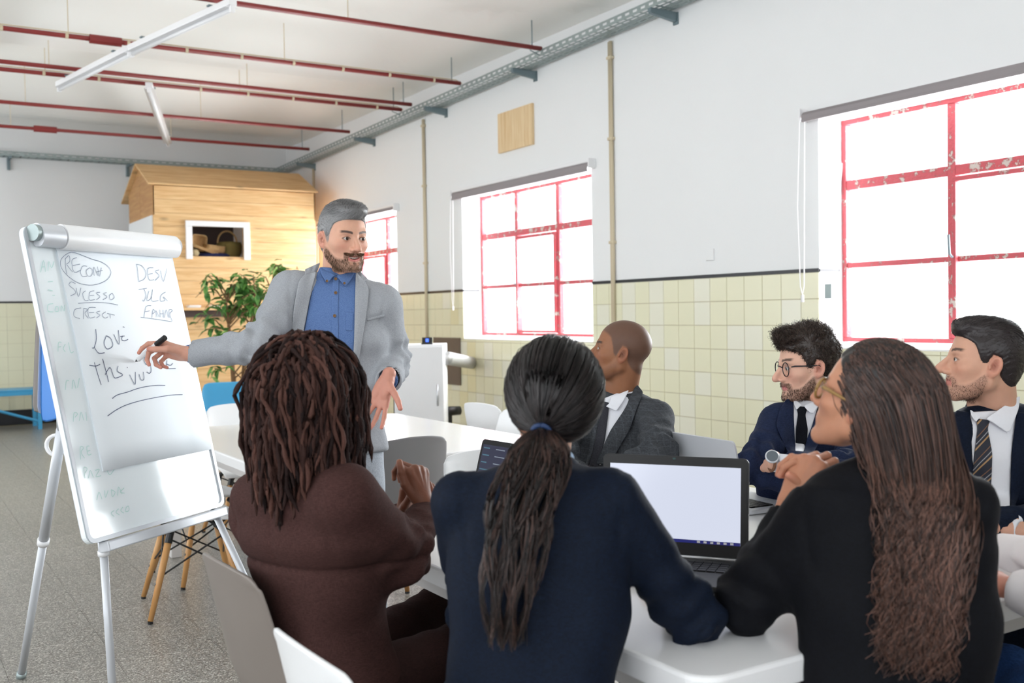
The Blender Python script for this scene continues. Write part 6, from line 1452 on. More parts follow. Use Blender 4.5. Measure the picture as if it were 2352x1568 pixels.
# ------------------------------------------------------------ woman with the ponytail
def woman_b():
    nb = at(1252, 1062, 1.99); sR = at(1402, 1146, 1.94); sL = at(1060, 1152, 1.98); eR = at(1592, 1425, 2.03); wR = at(1560, 1345, 2.26); eL = at(1090, 1400, 2.25); wL = at(1330, 1360, 2.36)
    seat = at(1205, 1740, 1.86); seat[2] = .50; O = seat.copy(); O[2] = 0; lat = nrm(sR-sL); V3 = lambda r, u, f: r*R0+u*U0+f*F0
    h = dict(skin=(206, 156, 130), neck_r=.046, fem=1, hair=(30, 22, 20), lip=(190, 100, 96), w=.94, scale=.95)
    sk, tc = (210, 160, 136), (214, 130, 112)
    mR = hand_matrix(wR+V3(0, .0, .01), V3(-.1, .02, 1), V3(.1, 1, .05)); hR = hand_mesh(mR, sk, tc, .93, .003, curl=[(22, 25, 15), (24, 26, 15), (26, 26, 15), (28, 26, 15)], spread=6, side=-1)
    mL = hand_matrix(wL, V3(.45, .02, .9), V3(0, 1, .0)); hL = hand_mesh(mL, sk, tc, .93, .003, curl=[(22, 25, 15), (24, 26, 15), (26, 26, 15), (28, 26, 15)], spread=6, side=1)
    hc = at(1268, 918, 2.05)
    body = [(seat, nb-[0, 0, .08], .10, .07), (nb-[0, 0, .08], sR, .04, .036), (nb-[0, 0, .08], sL, .04, .036), (sR, eR, .036, .032), (eR, wR, .032, .023), (sL, eL, .036, .032), (eL, wL, .032, .023)]
    o, Mx, h = build_person(O, 'seated person with a long dark ponytail and navy jacket, seen from behind', hc, fd(1268, -168, 6), h, nb, body, (hR, hL), roll=radians(-7), hres=.004)
    # hair drawn back to the tie
    rg = np.random.default_rng(21); tie_w = at(1243, 990, 1.915); Mx = Mx.copy(); Mx[:3, :3] *= .985; tie = ((tie_w-Mx[:3, 3])@Mx[:3, :3])/float((Mx[:3, 0]@Mx[:3, 0]))
    def cap(P):
        d = s_ell(P, (0, -.018, .036), (.083, .107, .094)); d = smin(d, s_cap(P, (0, -.085, -.01), tie+np.array([0, .012, .0]), .055, .022), .04)
        hl_ = np.interp(P[:, 1], [-.12, -.06, -.035, -.01, .02, .05, .08, .1], [-.09, -.075, -.040, .022, .02, .045, .066, .075])
        d = smax(d, hl_-P[:, 2], .012); return d
    V0, Q0 = nets(cap, (-.13, -.18, -.13), (.13, .13, .17), .004); V0w = xf(Mx, V0)
    pts, nn = scalp_points(3000, rg, .084, .108, .095, (0, -.018, .036)); K = 12; t = np.linspace(0, 1, K)
    ct = np.array([0, -.018, .036]); P = []
    EL = np.array([.083, .107, .094]); A_ = (pts-ct)/EL; B_ = (tie-ct)/EL; ra = np.linalg.norm(A_, axis=1); rb = np.linalg.norm(B_); ua = A_/ra[:, None]; ub = B_/rb; om = np.arccos(np.clip(ua@ub, -1, 1))[:, None]; so = np.sin(om)+1e-5
    for s in t: P.append(ct+(np.sin((1-s)*om)/so*ua+np.sin(s*om)/so*ub)*((1-s)*ra[:, None]+s*rb*.98+.02*rg.random((len(ra), 1)))*EL)
    P = xf(Mx, np.stack(P, 1).reshape(-1, 3)).reshape(len(ra), K, 3)
    cols = mixcol(len(ra), (14, 11, 13), (44, 35, 35), rg, 1.8)
    parts = [(V0w, Q0, hexl((20, 16, 17))[None]), strands(P, .0011*(.7+.6*rg.random(len(ra))), cols, 3)]
    # the tail
    n = 1500; K = 26; t = np.linspace(0, 1, K)
    ctr = np.array([at(x, y, d) for x, y, d in ((1243, 985, 1.915), (1240, 1020, 1.875), (1228, 1080, 1.855), (1196, 1180, 1.83), (1178, 1280, 1.81), (1168, 1380, 1.80), (1160, 1490, 1.80))]); ct_t = np.linspace(0, 1, len(ctr))
    cx = np.stack([np.interp(t, ct_t, ctr[:, i]) for i in range(3)], 1); wd_ = np.interp(t, [0, .06, .2, .4, .6, .8, 1], [.016, .03, .056, .064, .058, .046, .030]); dp = np.interp(t, [0, .1, .4, 1], [.014, .024, .034, .02])
    a = rg.normal(size=(n, 2))*.55; rr = np.linalg.norm(a, axis=1); a = a/np.maximum(rr, 1)[:, None]; Lt = rg.uniform(.55, 1.0, n)**.6; ph = rg.random((n, 2))*6.3; clump = np.round(a*3)/3
    T = t[None]*Lt[:, None]; cxx = np.stack([np.interp(T.ravel(), t, cx[:, i]) for i in range(3)], 1).reshape(n, K, 3); w_ = np.interp(T, t, wd_); d_ = np.interp(T, t, dp)
    wave = .0065*np.sin(ph[:, :1]*.25+clump[:, :1]*9+T*16)*sst(T, .1, .4)+.002*np.sin(ph[:, 1:]+T*30)
    mixw = sst(T, .5, 1)[..., None]*.45; off = a[:, None]*(1-mixw)+clump[:, None]*mixw
    P = cxx+(off[..., 0]*w_+wave)[..., None]*RC+(off[..., 1]*d_)[..., None]*(-F0)+(.003*np.sin(T*22+ph[:, :1]))[..., None]*F0
    parts.append(strands(P, .0012*(.7+.6*rg.random(n)), mixcol(n, (16, 12, 13), (92, 66, 58), rg, 2.4), 3, rprof=np.linspace(1, .5, K)))
    npobj('hair', merge(parts), M['hair'], o, O)
    tm_ = mat('blue_hair_tie', (28, 52, 92), .6); u = nrm(ctr[1]-ctr[0]); x = nrm(np.cross(u, RC)); y = np.cross(u, x)
    MB().tube([tie_w-O+.017*(cos(q)*x+sin(q)*y)+u*.004 for q in np.linspace(0, 2*pi, 20)], .0048, 8).build('hair_tie', tm_, o, True)
    JM = weave('navy_suiting', (9, 15, 27), (17, 28, 47), 900, rough=.75, bump=.3)
    tf = torso_field(seat-[0, 0, .04], nb, lat, [(a_, b_*1.06, c_*1.05, d__) for a_, b_, c_, d__ in FJ]); fR = sleeve_field(sR, eR, wR, .060, .054, .038, .006, .9); fL = sleeve_field(sL, eL, wL, .060, .054, .038, .004, 1.4)
    A = np.array([wR, wL, eR, eL, sR, sL, seat, nb]); j, bvh, jf = jacket('jacket', [tf, yoke(nb, sR, sL, .046, -.040), fR, fL], A.min(0)-.2, A.max(0)+.2, .0085, JM, o, O, .022, None, seam=(nb, lat, .152, np.cross([0, 0, 1], lat)))
    collar_ring('jacket_collar', nb+[0, 0, -.03], nb-seat, lat, JM, o, O, .078, .064, .05, 60, .006, slope=.02)
    collar_ring('blouse_collar', nb+[0, 0, -.01], nb-seat, lat, mat('light_blue_blouse', (150, 176, 206), .8), o, O, .060, .054, .045, 30, .004, slope=.02)
    kR = seat+F0*.40+R0*.12; kL = seat+F0*.42-R0*.12; kR[2] = kL[2] = .53; TM = weave('navy_trousers', (9, 14, 25), (16, 24, 40), 900, bump=.3); sg = seat_legs(seat, lat, kR, kL, (.095, .065)); tube_cloth('trousers', sg, TM, o, O); shoes(sg, shoe_m, o, O)
woman_b()
# ------------------------------------------------------------ woman with long hair
def woman_c():
    nb = at(2035, 1078, 1.97); sL = at(1918, 1150, 1.97); sR = at(2190, 1150, 1.90); eL = at(1716, 1384, 2.06); wL = at(1814, 1178, 2.12); eR = at(2120, 1400, 2.25); wR = at(1926, 1150, 2.14)
    seat = at(2075, 1760, 1.86); seat[2] = .50; O = seat.copy(); O[2] = 0; lat = nrm(sR-sL); V3 = lambda r, u, f: r*R0+u*U0+f*F0
    h = dict(skin=(196, 140, 112), neck_r=.047, fem=1, nose=.85, scale=.97, hair=(34, 22, 20), lip=(176, 92, 86), w=.97, jaw=.97, dark=(120, 74, 58), red=(196, 120, 98))
    sk, tc = (190, 132, 104), (222, 150, 130)
    mL = hand_matrix(wL+V3(.002, .02, 0), V3(.42, .88, .0), V3(-.60, .25, -.72))
    hL = hand_mesh(mL, sk, tc, 1.06, .0024, curl=[(62, 62, 35), (66, 66, 35), (68, 66, 38), (70, 62, 38)], spread=3, side=1, thumb=((.5, .72, -.5), (.1, .85, -.5), (-.2, .9, -.4)))
    mR = hand_matrix(wR+V3(-.0, .005, .0), V3(-.55, .80, .05), V3(.75, .45, -.35))
    hR = hand_mesh(mR, sk, tc, .96, .0024, curl=[(38, 52, 30), (42, 55, 32), (46, 55, 32), (50, 55, 32)], spread=3, side=-1, thumb=((.5, .75, -.4), (.3, .9, -.3), (.1, .95, -.3)))
    hc = at(1992, 922, 2.00); face = fd(1992, -112, 20)
    body = [(seat, nb-[0, 0, .08], .10, .07), (nb-[0, 0, .08], sR, .04, .036), (nb-[0, 0, .08], sL, .04, .036), (sR, eR, .036, .032), (eR, wR, .032, .023), (sL, eL, .036, .032), (eL, wL, .032, .023)]
    o, Mx, h = build_person(O, 'seated person with very long wavy brown hair and glasses, hands clasped under the chin', hc, face, h, nb, body, (hL, hR), hres=.003)
    JM = weave('black_suiting', (6, 6, 9), (13, 15, 22), 900, rough=.75, bump=.3)
    tf = torso_field(seat-[0, 0, .04], nb, lat, [(a_, b_*1.12, c_*1.1, d__) for a_, b_, c_, d__ in FJ]); fR = sleeve_field(sR, eR, wR, .066, .056, .040, .005, .9); fL = sleeve_field(sL, eL, wL, .070, .060, .040, .004, 1.4)
    A = np.array([wR, wL, eR, eL, sR, sL, seat, nb]); jk_, jb_, jf_ = jacket('jacket', [tf, yoke(nb, sR, sL, .062, -.03), fR, fL], A.min(0)-.2, A.max(0)+.2, .0085, JM, o, O, .04, None, seam=(nb, lat, .155, np.cross([0, 0, 1], lat)))
    rg = np.random.default_rng(31)
    def cap(P):
        d = s_ell(P, (0, -.022, .038), (.088, .108, .098)); hl_ = np.interp(P[:, 1], [-.12, -.075, -.055, -.03, -.005, .03, .055, .075, .1], [-.12, -.11, -.08, -.03, .01, .04, .062, .074, .084])
        d = smin(d, s_ell(P, (0, -.045, -.05), (.088, .085, .10)), .04); d = smax(d, hl_-P[:, 2], .01); return d+.0015*np.sin(P[:, 0]*260)*1
    V0, Q0 = nets(cap, (-.13, -.17, -.17), (.13, .12, .17), .0045); parts = [(xf(Mx, V0), Q0, hexl((24, 17, 17))[None])]
    # locks falling down the back
    n = 5200; K = 27; pts = []; 
    while len(pts) < n:
        v = rg.normal(size=3); v /= np.linalg.norm(v); p = np.array([0, -.022, .038])+v*np.array([.090, .110, .100])
        if p[1] < .045+.02*(p[2] > .1) and p[2] > -.045 and not (p[1] > .026 and p[2] < .03): pts.append(p)
    X = xf(Mx, np.array(pts)); c = Mx[:3, 3]; up = np.array([0, 0, 1.]); L_ = rg.uniform(.60, .98, n); seg = (L_/(K-1))[:, None]
    Nn = (X-c); Nn /= np.linalg.norm(Nn, axis=1, keepdims=True); bk = nrm(-(face*np.array([1, 1, 0])))
    cl = rg.integers(0, 90, n); cph = rg.random(90)*6.3; camp = rg.uniform(.3, 1, 90); cdir = rg.normal(size=(90, 3)); tgt = at(2112, 1420, 1.79); P = [X]; d = Nn*.25+np.array([0, 0, -.4])+bk*.5
    ux = np.clip(rg.normal(size=(n, 1)), -1.7, 1.5); thk = rg.random(n)
    for k in range(K-1):
        s = k/K; wv = (cdir[cl]*(camp[cl]*np.sin(cph[cl]+s*17))[:, None])*.30*sst(np.array(s), .2, .6)
        aim = tgt+ux*.060*RC-P[-1]; aim[:, 2] = 0
        d = d*.8+np.array([0, 0, -.26])+aim*(.16+.45*sst(np.array(s), .12, .4)); dd = d+wv; dd /= np.linalg.norm(dd, axis=1, keepdims=True); x = P[-1]+dd*seg
        q = (x-c)@Mx[:3, :3]; q0 = q-np.array([0, -.022, .03]); kk = np.linalg.norm(q0/np.array([.089, .109, .100]), axis=1, keepdims=True); q = np.where(kk < 1, np.array([0, -.022, .03])+q0/np.maximum(kk, .3), q); x = c+q@Mx[:3, :3].T
        for it in range(3):                      # rest on the jacket
            v0 = jf_(x.astype(np.float32)); pen = np.clip(.007+.010*thk-v0, 0, .03)
            if k < 5 or not (pen > 0).any(): break
            g = np.stack([jf_((x+np.eye(3)[i]*.004).astype(np.float32))-v0 for i in range(3)], 1); g /= np.linalg.norm(g, axis=1, keepdims=True)+1e-9
            x = x+(g*.30-F0*.80)*pen[:, None]
        P.append(x)
    P = np.stack(P, 1)
    for it in range(6): P[:, 2:-1] = .5*P[:, 2:-1]+.25*(P[:, 1:-2]+P[:, 3:])
    wvv = np.sin(cph[cl][:, None]*3+np.linspace(0, 1, K)[None]*26)*sst(np.linspace(0, 1, K), .3, .6)[None]*(.004+.005*camp[cl])[:, None]; P = P+wvv[..., None]*RC
    cols = hexl((22, 15, 16))*(1-(rg.random(90)**1.6)[cl][:, None])+hexl((136, 98, 84))*(rg.random(90)**2.0)[cl][:, None]; tt = rg.random((n, 1))**2*.5; cols = cols*(1-tt)+hexl((120, 84, 72))*tt; gr = sst(np.linspace(0, 1, K), .15, .6)[None, :, None]*(.25+.75*sst(P[..., :3]@RC-nb@RC, -.05, .12))[..., None]; cols = cols[:, None]*(.55+.75*gr)  # ends lighter; highlights on the right put into the strand colour
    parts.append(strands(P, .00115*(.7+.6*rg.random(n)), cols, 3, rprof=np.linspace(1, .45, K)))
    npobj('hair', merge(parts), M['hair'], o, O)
    glasses(Mx, o, O, 'wayfarer', mat('tortoise_frame', (150, 116, 66), .3), .0030)
    kR = seat+F0*.38+R0*.10; kL = seat+F0*.40-R0*.14; kR[2] = kL[2] = .53; TM = weave('black_trousers', (6, 6, 9), (12, 12, 16), 900, bump=.3); sg = seat_legs(seat, lat, kR, kL, (.095, .065)); tube_cloth('trousers', sg, TM, o, O); shoes(sg, shoe_m, o, O)
def glasses(Mx, o, O, kind, m, r=.0018, lens=(.5, .6, .6)):
    mb = MB(); W = lambda x, y, z: xf(Mx, np.array([x, y, z]))-O; R_ = .0235 if kind == 'round' else .0255; fy = .0935; cxg = .0335
    for s in (1, -1):
        P = []
        for k in range(29):
            a = 2*pi*k/28; ex = 1 if kind == 'round' else .82; P.append(W(s*(cxg+R_*cos(a)), fy-.10*abs(cxg+R_*cos(a))**1.0*.35-.006, -.003+R_*sin(a)*(1 if kind == 'round' else ex)))
        mb.tube(P, r, 8)
        n = 28; c = sum(P[:n])/n; l = link('lens', mesh('lens', [c]+[c+(p-c)*.97 for p in P[:n]], [(0, 1+k, 1+(k+1) % n) for k in range(n)]), M['glass'], o)
        hx_ = cxg+R_; mb.tube([W(s*(hx_-.001), fy-.018, .006), W(s*(hx_+.008), fy-.026, .008), W(s*.076, .03, .006), W(s*.080, -.012, .004), W(s*.079, -.03, -.014)], [r*1.2, r*1.5, r*1.1, r, r], 8)
    mb.tube([W(-.0115, fy-.004, .003), W(-.006, fy+.003, .008), W(.006, fy+.003, .008), W(.0115, fy-.004, .003)], r*1.1, 8)
    mb.build('glasses', m, o, True)
woman_c()
# ------------------------------------------------------------ men in suits
def suit_man(label, P, h, face, JM, tieM, neck_px, lap, tiepl, shirtpl, hairf, hc, hands=(), roll=0.0, scale=1.0, look=None, hipd=None, collar=None, d0=3.4, hres=.003, cuffs=True, seatshift=0.0, glass=None, prof=MJ, eyes=True, cuffout=.016):
    nb, sR, sL, eR, wR, eL, wL = [np.asarray(P[k]) for k in ('nb', 'sR', 'sL', 'eR', 'wR', 'eL', 'wL')]; lat = nrm(sR-sL)
    fwd = nrm(np.cross([0, 0, 1], lat)); seat = nb-fwd*.06; seat = np.array([seat[0], seat[1], .50]); O = seat.copy(); O[2] = 0
    body = [(seat, nb-[0, 0, .08], .11, .075), (nb-[0, 0, .08], sR, .045, .04), (nb-[0, 0, .08], sL, .045, .04), (sR, eR, .04, .035), (eR, wR, .034, .025), (sL, eL, .04, .035), (eL, wL, .034, .025)]
    h = dict(h); h['scale'] = scale
    o, Mx, h = build_person(O, label, hc, face, h, nb, body, hands, roll=roll, hres=hres, look=look, eyes=eyes)
    if hairf: npobj('hair', hairf(h, Mx), M['hair'], o, O)
    A = np.array([wR, wL, eR, eL, sR, sL, seat, nb])
    tf = torso_field(seat-[0, 0, .03], nb, lat, prof); fR = sleeve_field(sR, eR, wR, .062, .056, .0425, .0085, .5); fL = sleeve_field(sL, eL, wL, .062, .056, .0425, .0085, 2.2)
    j, bvh, jf = jacket('jacket', [tf, yoke(nb, sR, sL, .054), fR, fL], A.min(0)-.2, A.max(0)+.2, .0085, JM, o, O, .032, None, seam=(nb, lat, .168, np.cross([0, 0, 1], lat)))
    SM = M['shirt_white']; D = lambda nm, l, r, m, off, **k: drape(nm, l, r, bvh, m, o, off, origin=O, d0=d0, **k)
    D('shirt', *shirtpl, SM, .003, nt=18, ns=8)
    D('tie', *tiepl, tieM, .012, nt=20, ns=4, th=.003, curve=.003)
    for l, r in lap: D('lapel', l, r, JM, .014, nt=16, ns=4, curve=.004)
    collar_ring('shirt_collar', nb+[0, 0, -.012], nb-seat, lat, SM, o, O, .069, .062, .045, 16, slope=.02)
    collar_ring('jacket_collar', nb+[0, 0, -.024], nb-seat, lat, JM, o, O, .085, .073, .045, 55, .006, slope=.03)
    if collar:
        for l, r in collar: D('collar_point', l, r, SM, .022, nt=8, ns=4, th=.003)
    if cuffs: cuff(eR, wR, SM, o, O, .0290, .016); cuff(eL, wL, SM, o, O, .0290, cuffout)
    kR = seat+fwd*.42+lat*.12; kL = seat+fwd*.42-lat*.12; kR[2] = kL[2] = .53; sg = seat_legs(seat, lat, kR, kL, (.10, .07)); tube_cloth('trousers', sg, JM, o, O); shoes(sg, shoe_m, o, O)
    P_ = P; suit_man.h = h
    return o, Mx, O, bvh
M['shirt_white'] = mat('white_shirt_cotton', (232, 233, 240), .8, bump=.2, bscale=40)
V3 = lambda r, u, f: r*R0+u*U0+f*F0
# bald man
def mkD():
    P = dict(nb=at(1425, 905, 3.72), sR=at(1300, 958, 3.72), sL=at(1506, 960, 3.60), eL=at(1512, 1040, 3.42), wL=at(1400, 1100, 3.42), eR=at(1290, 1080, 3.55), wR=at(1370, 1110, 3.44))
    h = dict(skin=(150, 102, 74), neck_r=.057, hair=(28, 22, 20), scalp=(92, 70, 60), lip=(140, 84, 74), red=(160, 96, 76), dark=(96, 60, 44), beard=(60, 44, 38), beard_t=.0008, beard_a=.55, beard_d=.5, w=.98, brow=.9)
    tm = weave('grey_tie', (48, 48, 54), (64, 64, 70), 1200)
    hn = hand_mesh(hand_matrix(P['wL'], V3(-1, -.05, .1), V3(0, 1, -.3)), (146, 98, 72), (176, 120, 98), 1, .003, curl=[(25, 30, 20)]*4, spread=3, side=1)
    hn2 = hand_mesh(hand_matrix(P['wR'], V3(.9, -.05, -.2), V3(0, 1, -.3)), (146, 98, 72), (176, 120, 98), 1, .003, curl=[(25, 30, 20)]*4, spread=3, side=-1)
    suit_man('seated bald man in a grey checked suit and grey tie, looking away to the left', P, h, fd(1425, -90, 12), weave('grey_check_suiting', (52, 54, 58), (76, 79, 84), 900, check=15, bump=.5), tm, None,
             [([(1462, 880), (1436, 937), (1400, 990), (1368, 1066)], [(1478, 900), (1462, 940), (1448, 985), (1400, 1066)]), ([(1376, 930), (1362, 980), (1345, 1066)], [(1384, 925), (1372, 985), (1354, 1066)])],
             ([(1386, 921), (1378, 955), (1369, 1000), (1352, 1072)], [(1399, 924), (1397, 955), (1391, 1000), (1376, 1072)]), ([(1378, 918), (1370, 970), (1355, 1068)], [(1460, 885), (1434, 945), (1380, 1068)]), None, at(1424, 808, 3.68), hands=(hn, hn2), scale=.97, look=(.2, 1, .15),
             collar=[([(1402, 912), (1399, 926), (1391, 933)], [(1446, 894), (1434, 918), (1416, 945)])])
mkD()
# man with round glasses
def mkE():
    P = dict(nb=at(1858, 926, 3.50), sR=at(1788, 970, 3.42), sL=at(1962, 965, 3.62), eR=at(1735, 1072, 3.22), wR=at(1850, 1112, 3.16), eL=at(1960, 1085, 3.14), wL=at(1812, 1066, 3.06))
    h = mkE.h = dict(skin=(220, 174, 152), neck_r=.052, hair=(44, 34, 32), beard=(70, 52, 42), beard_d=.85, beard_t=.0028, lip=(206, 124, 124), red=(220, 140, 122), nose=1.12, jaw=.94, smile=.8, lid=.0048, brow_z=.0245)
    hn = hand_mesh(hand_matrix(at(1778, 1061, 3.08), V3(.12, -.12, 1), V3(-.5, .6, .1)), (216, 168, 146), (214, 136, 120), 1, .003, curl=[(12, 25, 15)]*4, spread=2, side=1)
    hn2 = hand_mesh(hand_matrix(P['wR'], V3(1, -.05, .2), V3(0, 1, -.3)), (216, 168, 146), (214, 136, 120), 1, .003, curl=[(25, 30, 20)]*4, spread=2, side=-1)
    def hf(h, Mx):
        def hv(P, d):
            d = smin(d, s_ell(P, (0, .004, .104), (.068, .090, .034)), .02); d = smin(d, s_ell(P, (0, .070, .098), (.052, .024, .022)), .02)+.003*np.sin(P[:, 0]*120)*np.sin(P[:, 1]*110)*np.sin(P[:, 2]*100); return d
        V, Q, C = short_hair(h, 7000, lambda P: .016+.024*sst(P[:, 2], .05, .11), lambda P: np.stack([.6*np.sin(P[:, 1]*60), -.2+.7*sst(P[:, 1], .0, .06), -.5+1.0*sst(P[:, 2], .06, .1)], 1), ((34, 27, 26), (88, 70, 60)), rad=.0008, K=8, curl=.0055, seed=8, lift=.38, cap=.009, hv=hv)
        return xf(Mx, V), Q, C
    o, Mx, O, bvh = suit_man('seated man with curly dark hair and round glasses in a navy suit', P, h, fd(1852, -66, -4), weave('blue_navy_suiting', (24, 31, 54), (38, 48, 76), 900, bump=.4), weave('black_tie', (14, 15, 20), (26, 28, 36), 1200), None,
             [([(1806, 916), (1790, 940), (1782, 975), (1800, 1020), (1822, 1060)], [(1822, 916), (1823, 960), (1826, 1010), (1832, 1064), (1833, 1068)]), ([(1884, 925), (1870, 965), (1852, 1010), (1840, 1068)], [(1905, 930), (1900, 975), (1880, 1020), (1850, 1072)])],
             ([(1829, 932), (1833, 950), (1828, 985), (1826, 1060)], [(1856, 934), (1850, 952), (1856, 985), (1850, 1060)]), ([(1821, 916), (1824, 980), (1828, 1060)], [(1884, 915), (1868, 970), (1846, 1060)]), hf, at(1851, 840, 3.46), hands=(hn, hn2), look=(.05, 1, -.1), scale=1.0, cuffout=.050,
             collar=[([(1822, 914), (1823, 925), (1828, 938)], [(1842, 930), (1837, 934), (1831, 940)]), ([(1846, 932), (1852, 940), (1862, 948)], [(1884, 912), (1880, 932), (1868, 950)])])
    facial_hair(suit_man.h, Mx, O, o, 1500, .0004, ((52, 38, 32), (110, 84, 68)))
    glasses(Mx, o, O, 'round', mat('black_spectacle_frame', (26, 24, 32), .2), .0017)
    # wristwatch
    w = at(1772, 1058, 3.055)-O; u = nrm(V3(-1, .05, -.1)); x = nrm(np.cross(u, (0, 0, 1))); y = np.cross(u, x)
    MB().tube([w+.030*(cos(q)*x+sin(q)*y) for q in np.linspace(0, 2*pi, 24)], .0045, 8).build('watch_strap', mat('brown_strap', (120, 78, 54), .6), o, True)
    fdn = nrm(V3(-.15, .5, -.85)); x = nrm(np.cross(fdn, u)); y = np.cross(fdn, x); mt = frame_m(w+fdn*.030, x, y, fdn); tmp = MB().lathe([(.0001, 0), (.020, 0), (.021, .005), (.018, .008), (.0001, .0075)], 24)
    MB().add([mt @ Vector(v) for v in tmp.V], tmp.F).build('wristwatch', M['alu_w'], o, True); t2 = MB().lathe([(.0001, .008), (.017, .008), (.0001, .0086)], 24); MB().add([mt @ Vector(v) for v in t2.V], t2.F).build('watch_dial', mat('watch_dial', (96, 104, 112), .3), o)
mkE()
# man with the striped tie
def mkF():
    P = dict(nb=at(2284, 938, 3.02), sR=at(2180, 1000, 2.95), sL=at(2440, 985, 3.08), eR=at(2185, 1190, 2.85), wR=at(2330, 1215, 2.70), eL=at(2460, 1190, 2.90), wL=at(2330, 1198, 2.72))
    h = dict(skin=(208, 160, 136), neck_r=.058, hair=(36, 28, 30), beard=(88, 66, 58), beard_t=.0012, beard_d=.55, beard_a=.85, lip=(200, 124, 116), red=(208, 132, 112), nose=1.2, jaw=1.02, w=1.02, lid=.0042, brow_z=.0235)
    hn = hand_mesh(hand_matrix(P['wR'], V3(.95, -.02, .2), V3(0, 1, -.3)), (208, 160, 138), (206, 130, 114), 1, .003, curl=[(25, 30, 20)]*4, spread=3, side=-1)
    hn2 = hand_mesh(hand_matrix(P['wL'], V3(-.9, -.02, .0), V3(0, 1, -.3)), (208, 160, 138), (206, 130, 114), 1, .003, curl=[(25, 30, 20)]*4, spread=3, side=1)
    def hf(h, Mx):
        def hv(P, d):
            d = smin(d, s_ell(P, (0, .008, .098), (.064, .086, .028)), .02); return smin(d, s_ell(P, (0, .070, .086), (.044, .020, .016)), .015)
        V, Q, C = short_hair(h, 5200, lambda P: .012+.026*sst(P[:, 2], .07, .11), lambda P: np.stack([.45*sst(P[:, 2], .08, .1)+0*P[:, 1], -.85+0*P[:, 1], -.45+.5*sst(P[:, 2], .06, .1)], 1), ((28, 22, 24), (66, 56, 56)), rad=.0010, seed=9, lift=.12, cap=.007, hv=hv)
        return xf(Mx, V), Q, C
    # diagonal stripes woven into the tie
    tm = bpy.data.materials.new('striped_tie'); tm.use_nodes = True; nt = tm.node_tree; N = nt.nodes; L = nt.links; b = N['Principled BSDF']; b.inputs['Roughness'].default_value = .55
    tc = N.new('ShaderNodeTexCoord'); dt = N.new('ShaderNodeVectorMath'); dt.operation = 'DOT_PRODUCT'; v = V3(.62, -.78, 0)*-1; dt.inputs[1].default_value = [float(q) for q in v]; L.new(tc.outputs['Object'], dt.inputs[0])
    m1 = N.new('ShaderNodeMath'); m1.operation = 'MULTIPLY'; m1.inputs[1].default_value = 22; L.new(dt.outputs['Value'], m1.inputs[0]); m2 = N.new('ShaderNodeMath'); m2.operation = 'FRACT'; L.new(m1.outputs[0], m2.inputs[0])
    rp = N.new('ShaderNodeValToRGB'); cr = rp.color_ramp; cr.interpolation = 'CONSTANT'; cr.elements[0].color = (*lin((26, 30, 46)), 1); cr.elements[1].position = .36; cr.elements[1].color = (*lin((168, 132, 92)), 1)
    for p_, c_ in ((.46, (26, 30, 46)), (.60, (150, 150, 156)), (.66, (26, 30, 46)), (.86, (120, 84, 62)), (.92, (26, 30, 46))): e = cr.elements.new(p_); e.color = (*lin(c_), 1)
    L.new(m2.outputs[0], rp.inputs[0]); L.new(rp.outputs[0], b.inputs['Base Color'])
    o, Mx, O, bvh = suit_man('seated man with slicked dark hair and striped tie at the right edge', P, h, fd(2258, -74, 8), weave('dark_navy_suiting', (12, 19, 33), (22, 31, 50), 900, bump=.4), tm, None,
             [([(2196, 940), (2188, 985), (2200, 1050), (2225, 1130), (2246, 1195)], [(2228, 946), (2230, 1000), (2232, 1060), (2240, 1130), (2249, 1200)]), ([(2335, 945), (2326, 1010), (2322, 1080), (2320, 1160)], [(2372, 950), (2366, 1030), (2350, 1100), (2330, 1170)])],
             ([(2240, 960), (2246, 978), (2238, 1040), (2232, 1100), (2242, 1195)], [(2276, 964), (2268, 980), (2280, 1040), (2278, 1100), (2272, 1195)]), ([(2228, 945), (2232, 1040), (2242, 1195)], [(2338, 940), (2324, 1040), (2319, 1195)]), hf, at(2256, 832, 2.98), hands=(hn, hn2), look=(.0, 1, .05), scale=1.03, d0=2.9,
             collar=[([(2228, 940), (2230, 952), (2238, 964)], [(2254, 958), (2248, 962), (2242, 968)]), ([(2262, 962), (2282, 972), (2312, 992)], [(2345, 905), (2340, 940), (2320, 990)])])
    facial_hair(suit_man.h, Mx, O, o, 1500, .0004, ((70, 52, 46), (120, 94, 82)), drop=.0025, out=.0008)
mkF()
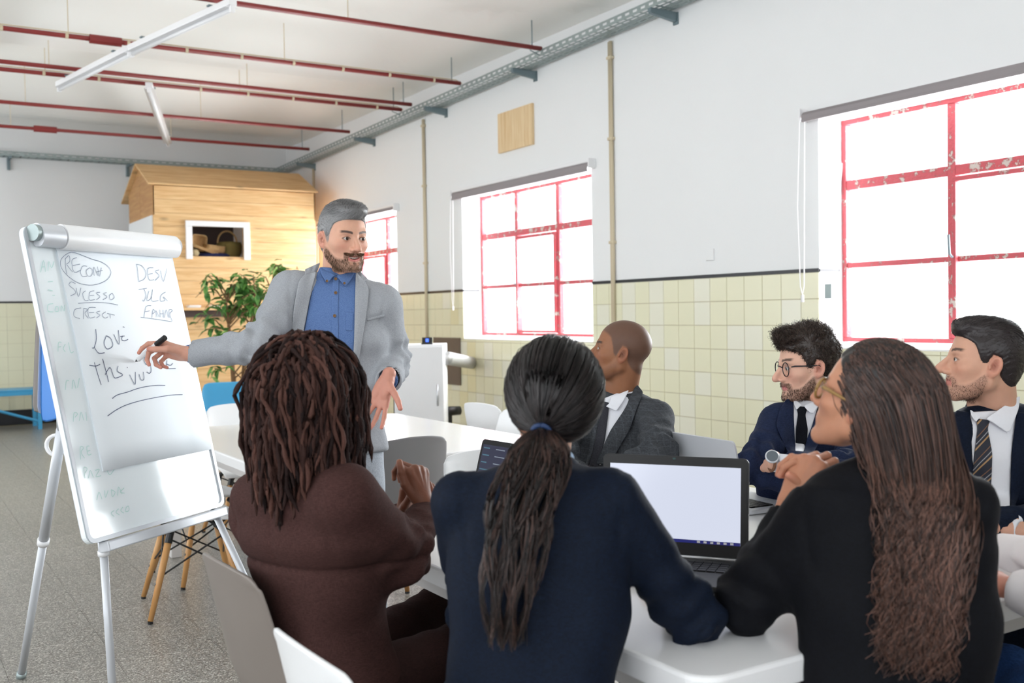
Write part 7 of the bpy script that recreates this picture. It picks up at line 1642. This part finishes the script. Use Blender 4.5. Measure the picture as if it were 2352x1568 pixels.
# person of the white sleeves, mostly outside the picture
def mkG():
    nb = at(2590, 1010, 2.05); sL = at(2480, 1085, 2.1); sR = at(2720, 1085, 1.98); eL = at(2450, 1300, 2.22); wL = at(2292, 1262, 2.44); eR = at(2560, 1440, 1.98); wR = at(2330, 1352, 2.16)
    seat = at(2640, 1780, 1.95); seat[2] = .5; O = seat.copy(); O[2] = 0; lat = nrm(sR-sL)
    h = dict(skin=(206, 156, 134), neck_r=.048, fem=1, hair=(50, 36, 30), w=.97)
    hL = hand_mesh(hand_matrix(wL, V3(-.8, .1, .4), V3(0, 1, -.3)), (206, 140, 120), (208, 124, 108), .92, .003, curl=[(35, 40, 25)]*4, spread=2, side=1)
    hR = hand_mesh(hand_matrix(wR, V3(-.3, .1, .9), V3(0, 1, -.3)), (206, 140, 120), (208, 124, 108), .92, .003, curl=[(35, 40, 25)]*4, spread=2, side=-1)
    body = [(seat, nb-[0, 0, .08], .10, .07), (nb-[0, 0, .08], sR, .04, .036), (nb-[0, 0, .08], sL, .04, .036), (sR, eR, .036, .032), (eR, wR, .032, .023), (sL, eL, .036, .032), (eL, wL, .032, .023)]
    o, Mx, h = build_person(O, 'person at the right edge of whom only white sleeves and blue trousers show', at(2580, 880, 2.08), fd(2580, -120, 5), h, nb, body, (hL, hR), hres=.005)
    V, Q, C = short_hair(h, 600, lambda P: .03+0*P[:, 2], lambda P: np.stack([0*P[:, 1], -.85+0*P[:, 1], -.5+0*P[:, 2]], 1), ((40, 28, 24), (80, 60, 50)), cap=.012, seed=4); npobj('hair', (xf(Mx, V), Q, C), M['hair'], o, O)
    SM = mat('white_blouse', (240, 234, 236), .8, bump=.3, bscale=12); A = np.array([wR, wL, eR, eL, sR, sL, seat, nb])
    tf = torso_field(seat-[0, 0, .04], nb, lat, FJ); fR = sleeve_field(sR, eR, wR, .064, .062, .044, .008, .9, False); fL = sleeve_field(sL, eL, wL, .064, .060, .040, .008, 1.4, False)
    jacket('blouse', [tf, yoke(nb, sR, sL, .056), fR, fL], A.min(0)-.2, A.max(0)+.2, .010, SM, o, O, .04)
    kL = at(2310, 1440, 2.40); kR = at(2400, 1460, 2.2); kL[2] = .52; kR[2] = .52; sg = seat_legs(seat, lat, kR, kL, (.10, .075)); tube_cloth('trousers', sg, weave('blue_denim', (34, 62, 110), (52, 86, 140), 700), o, O); shoes(sg, shoe_m, o, O)
mkG()
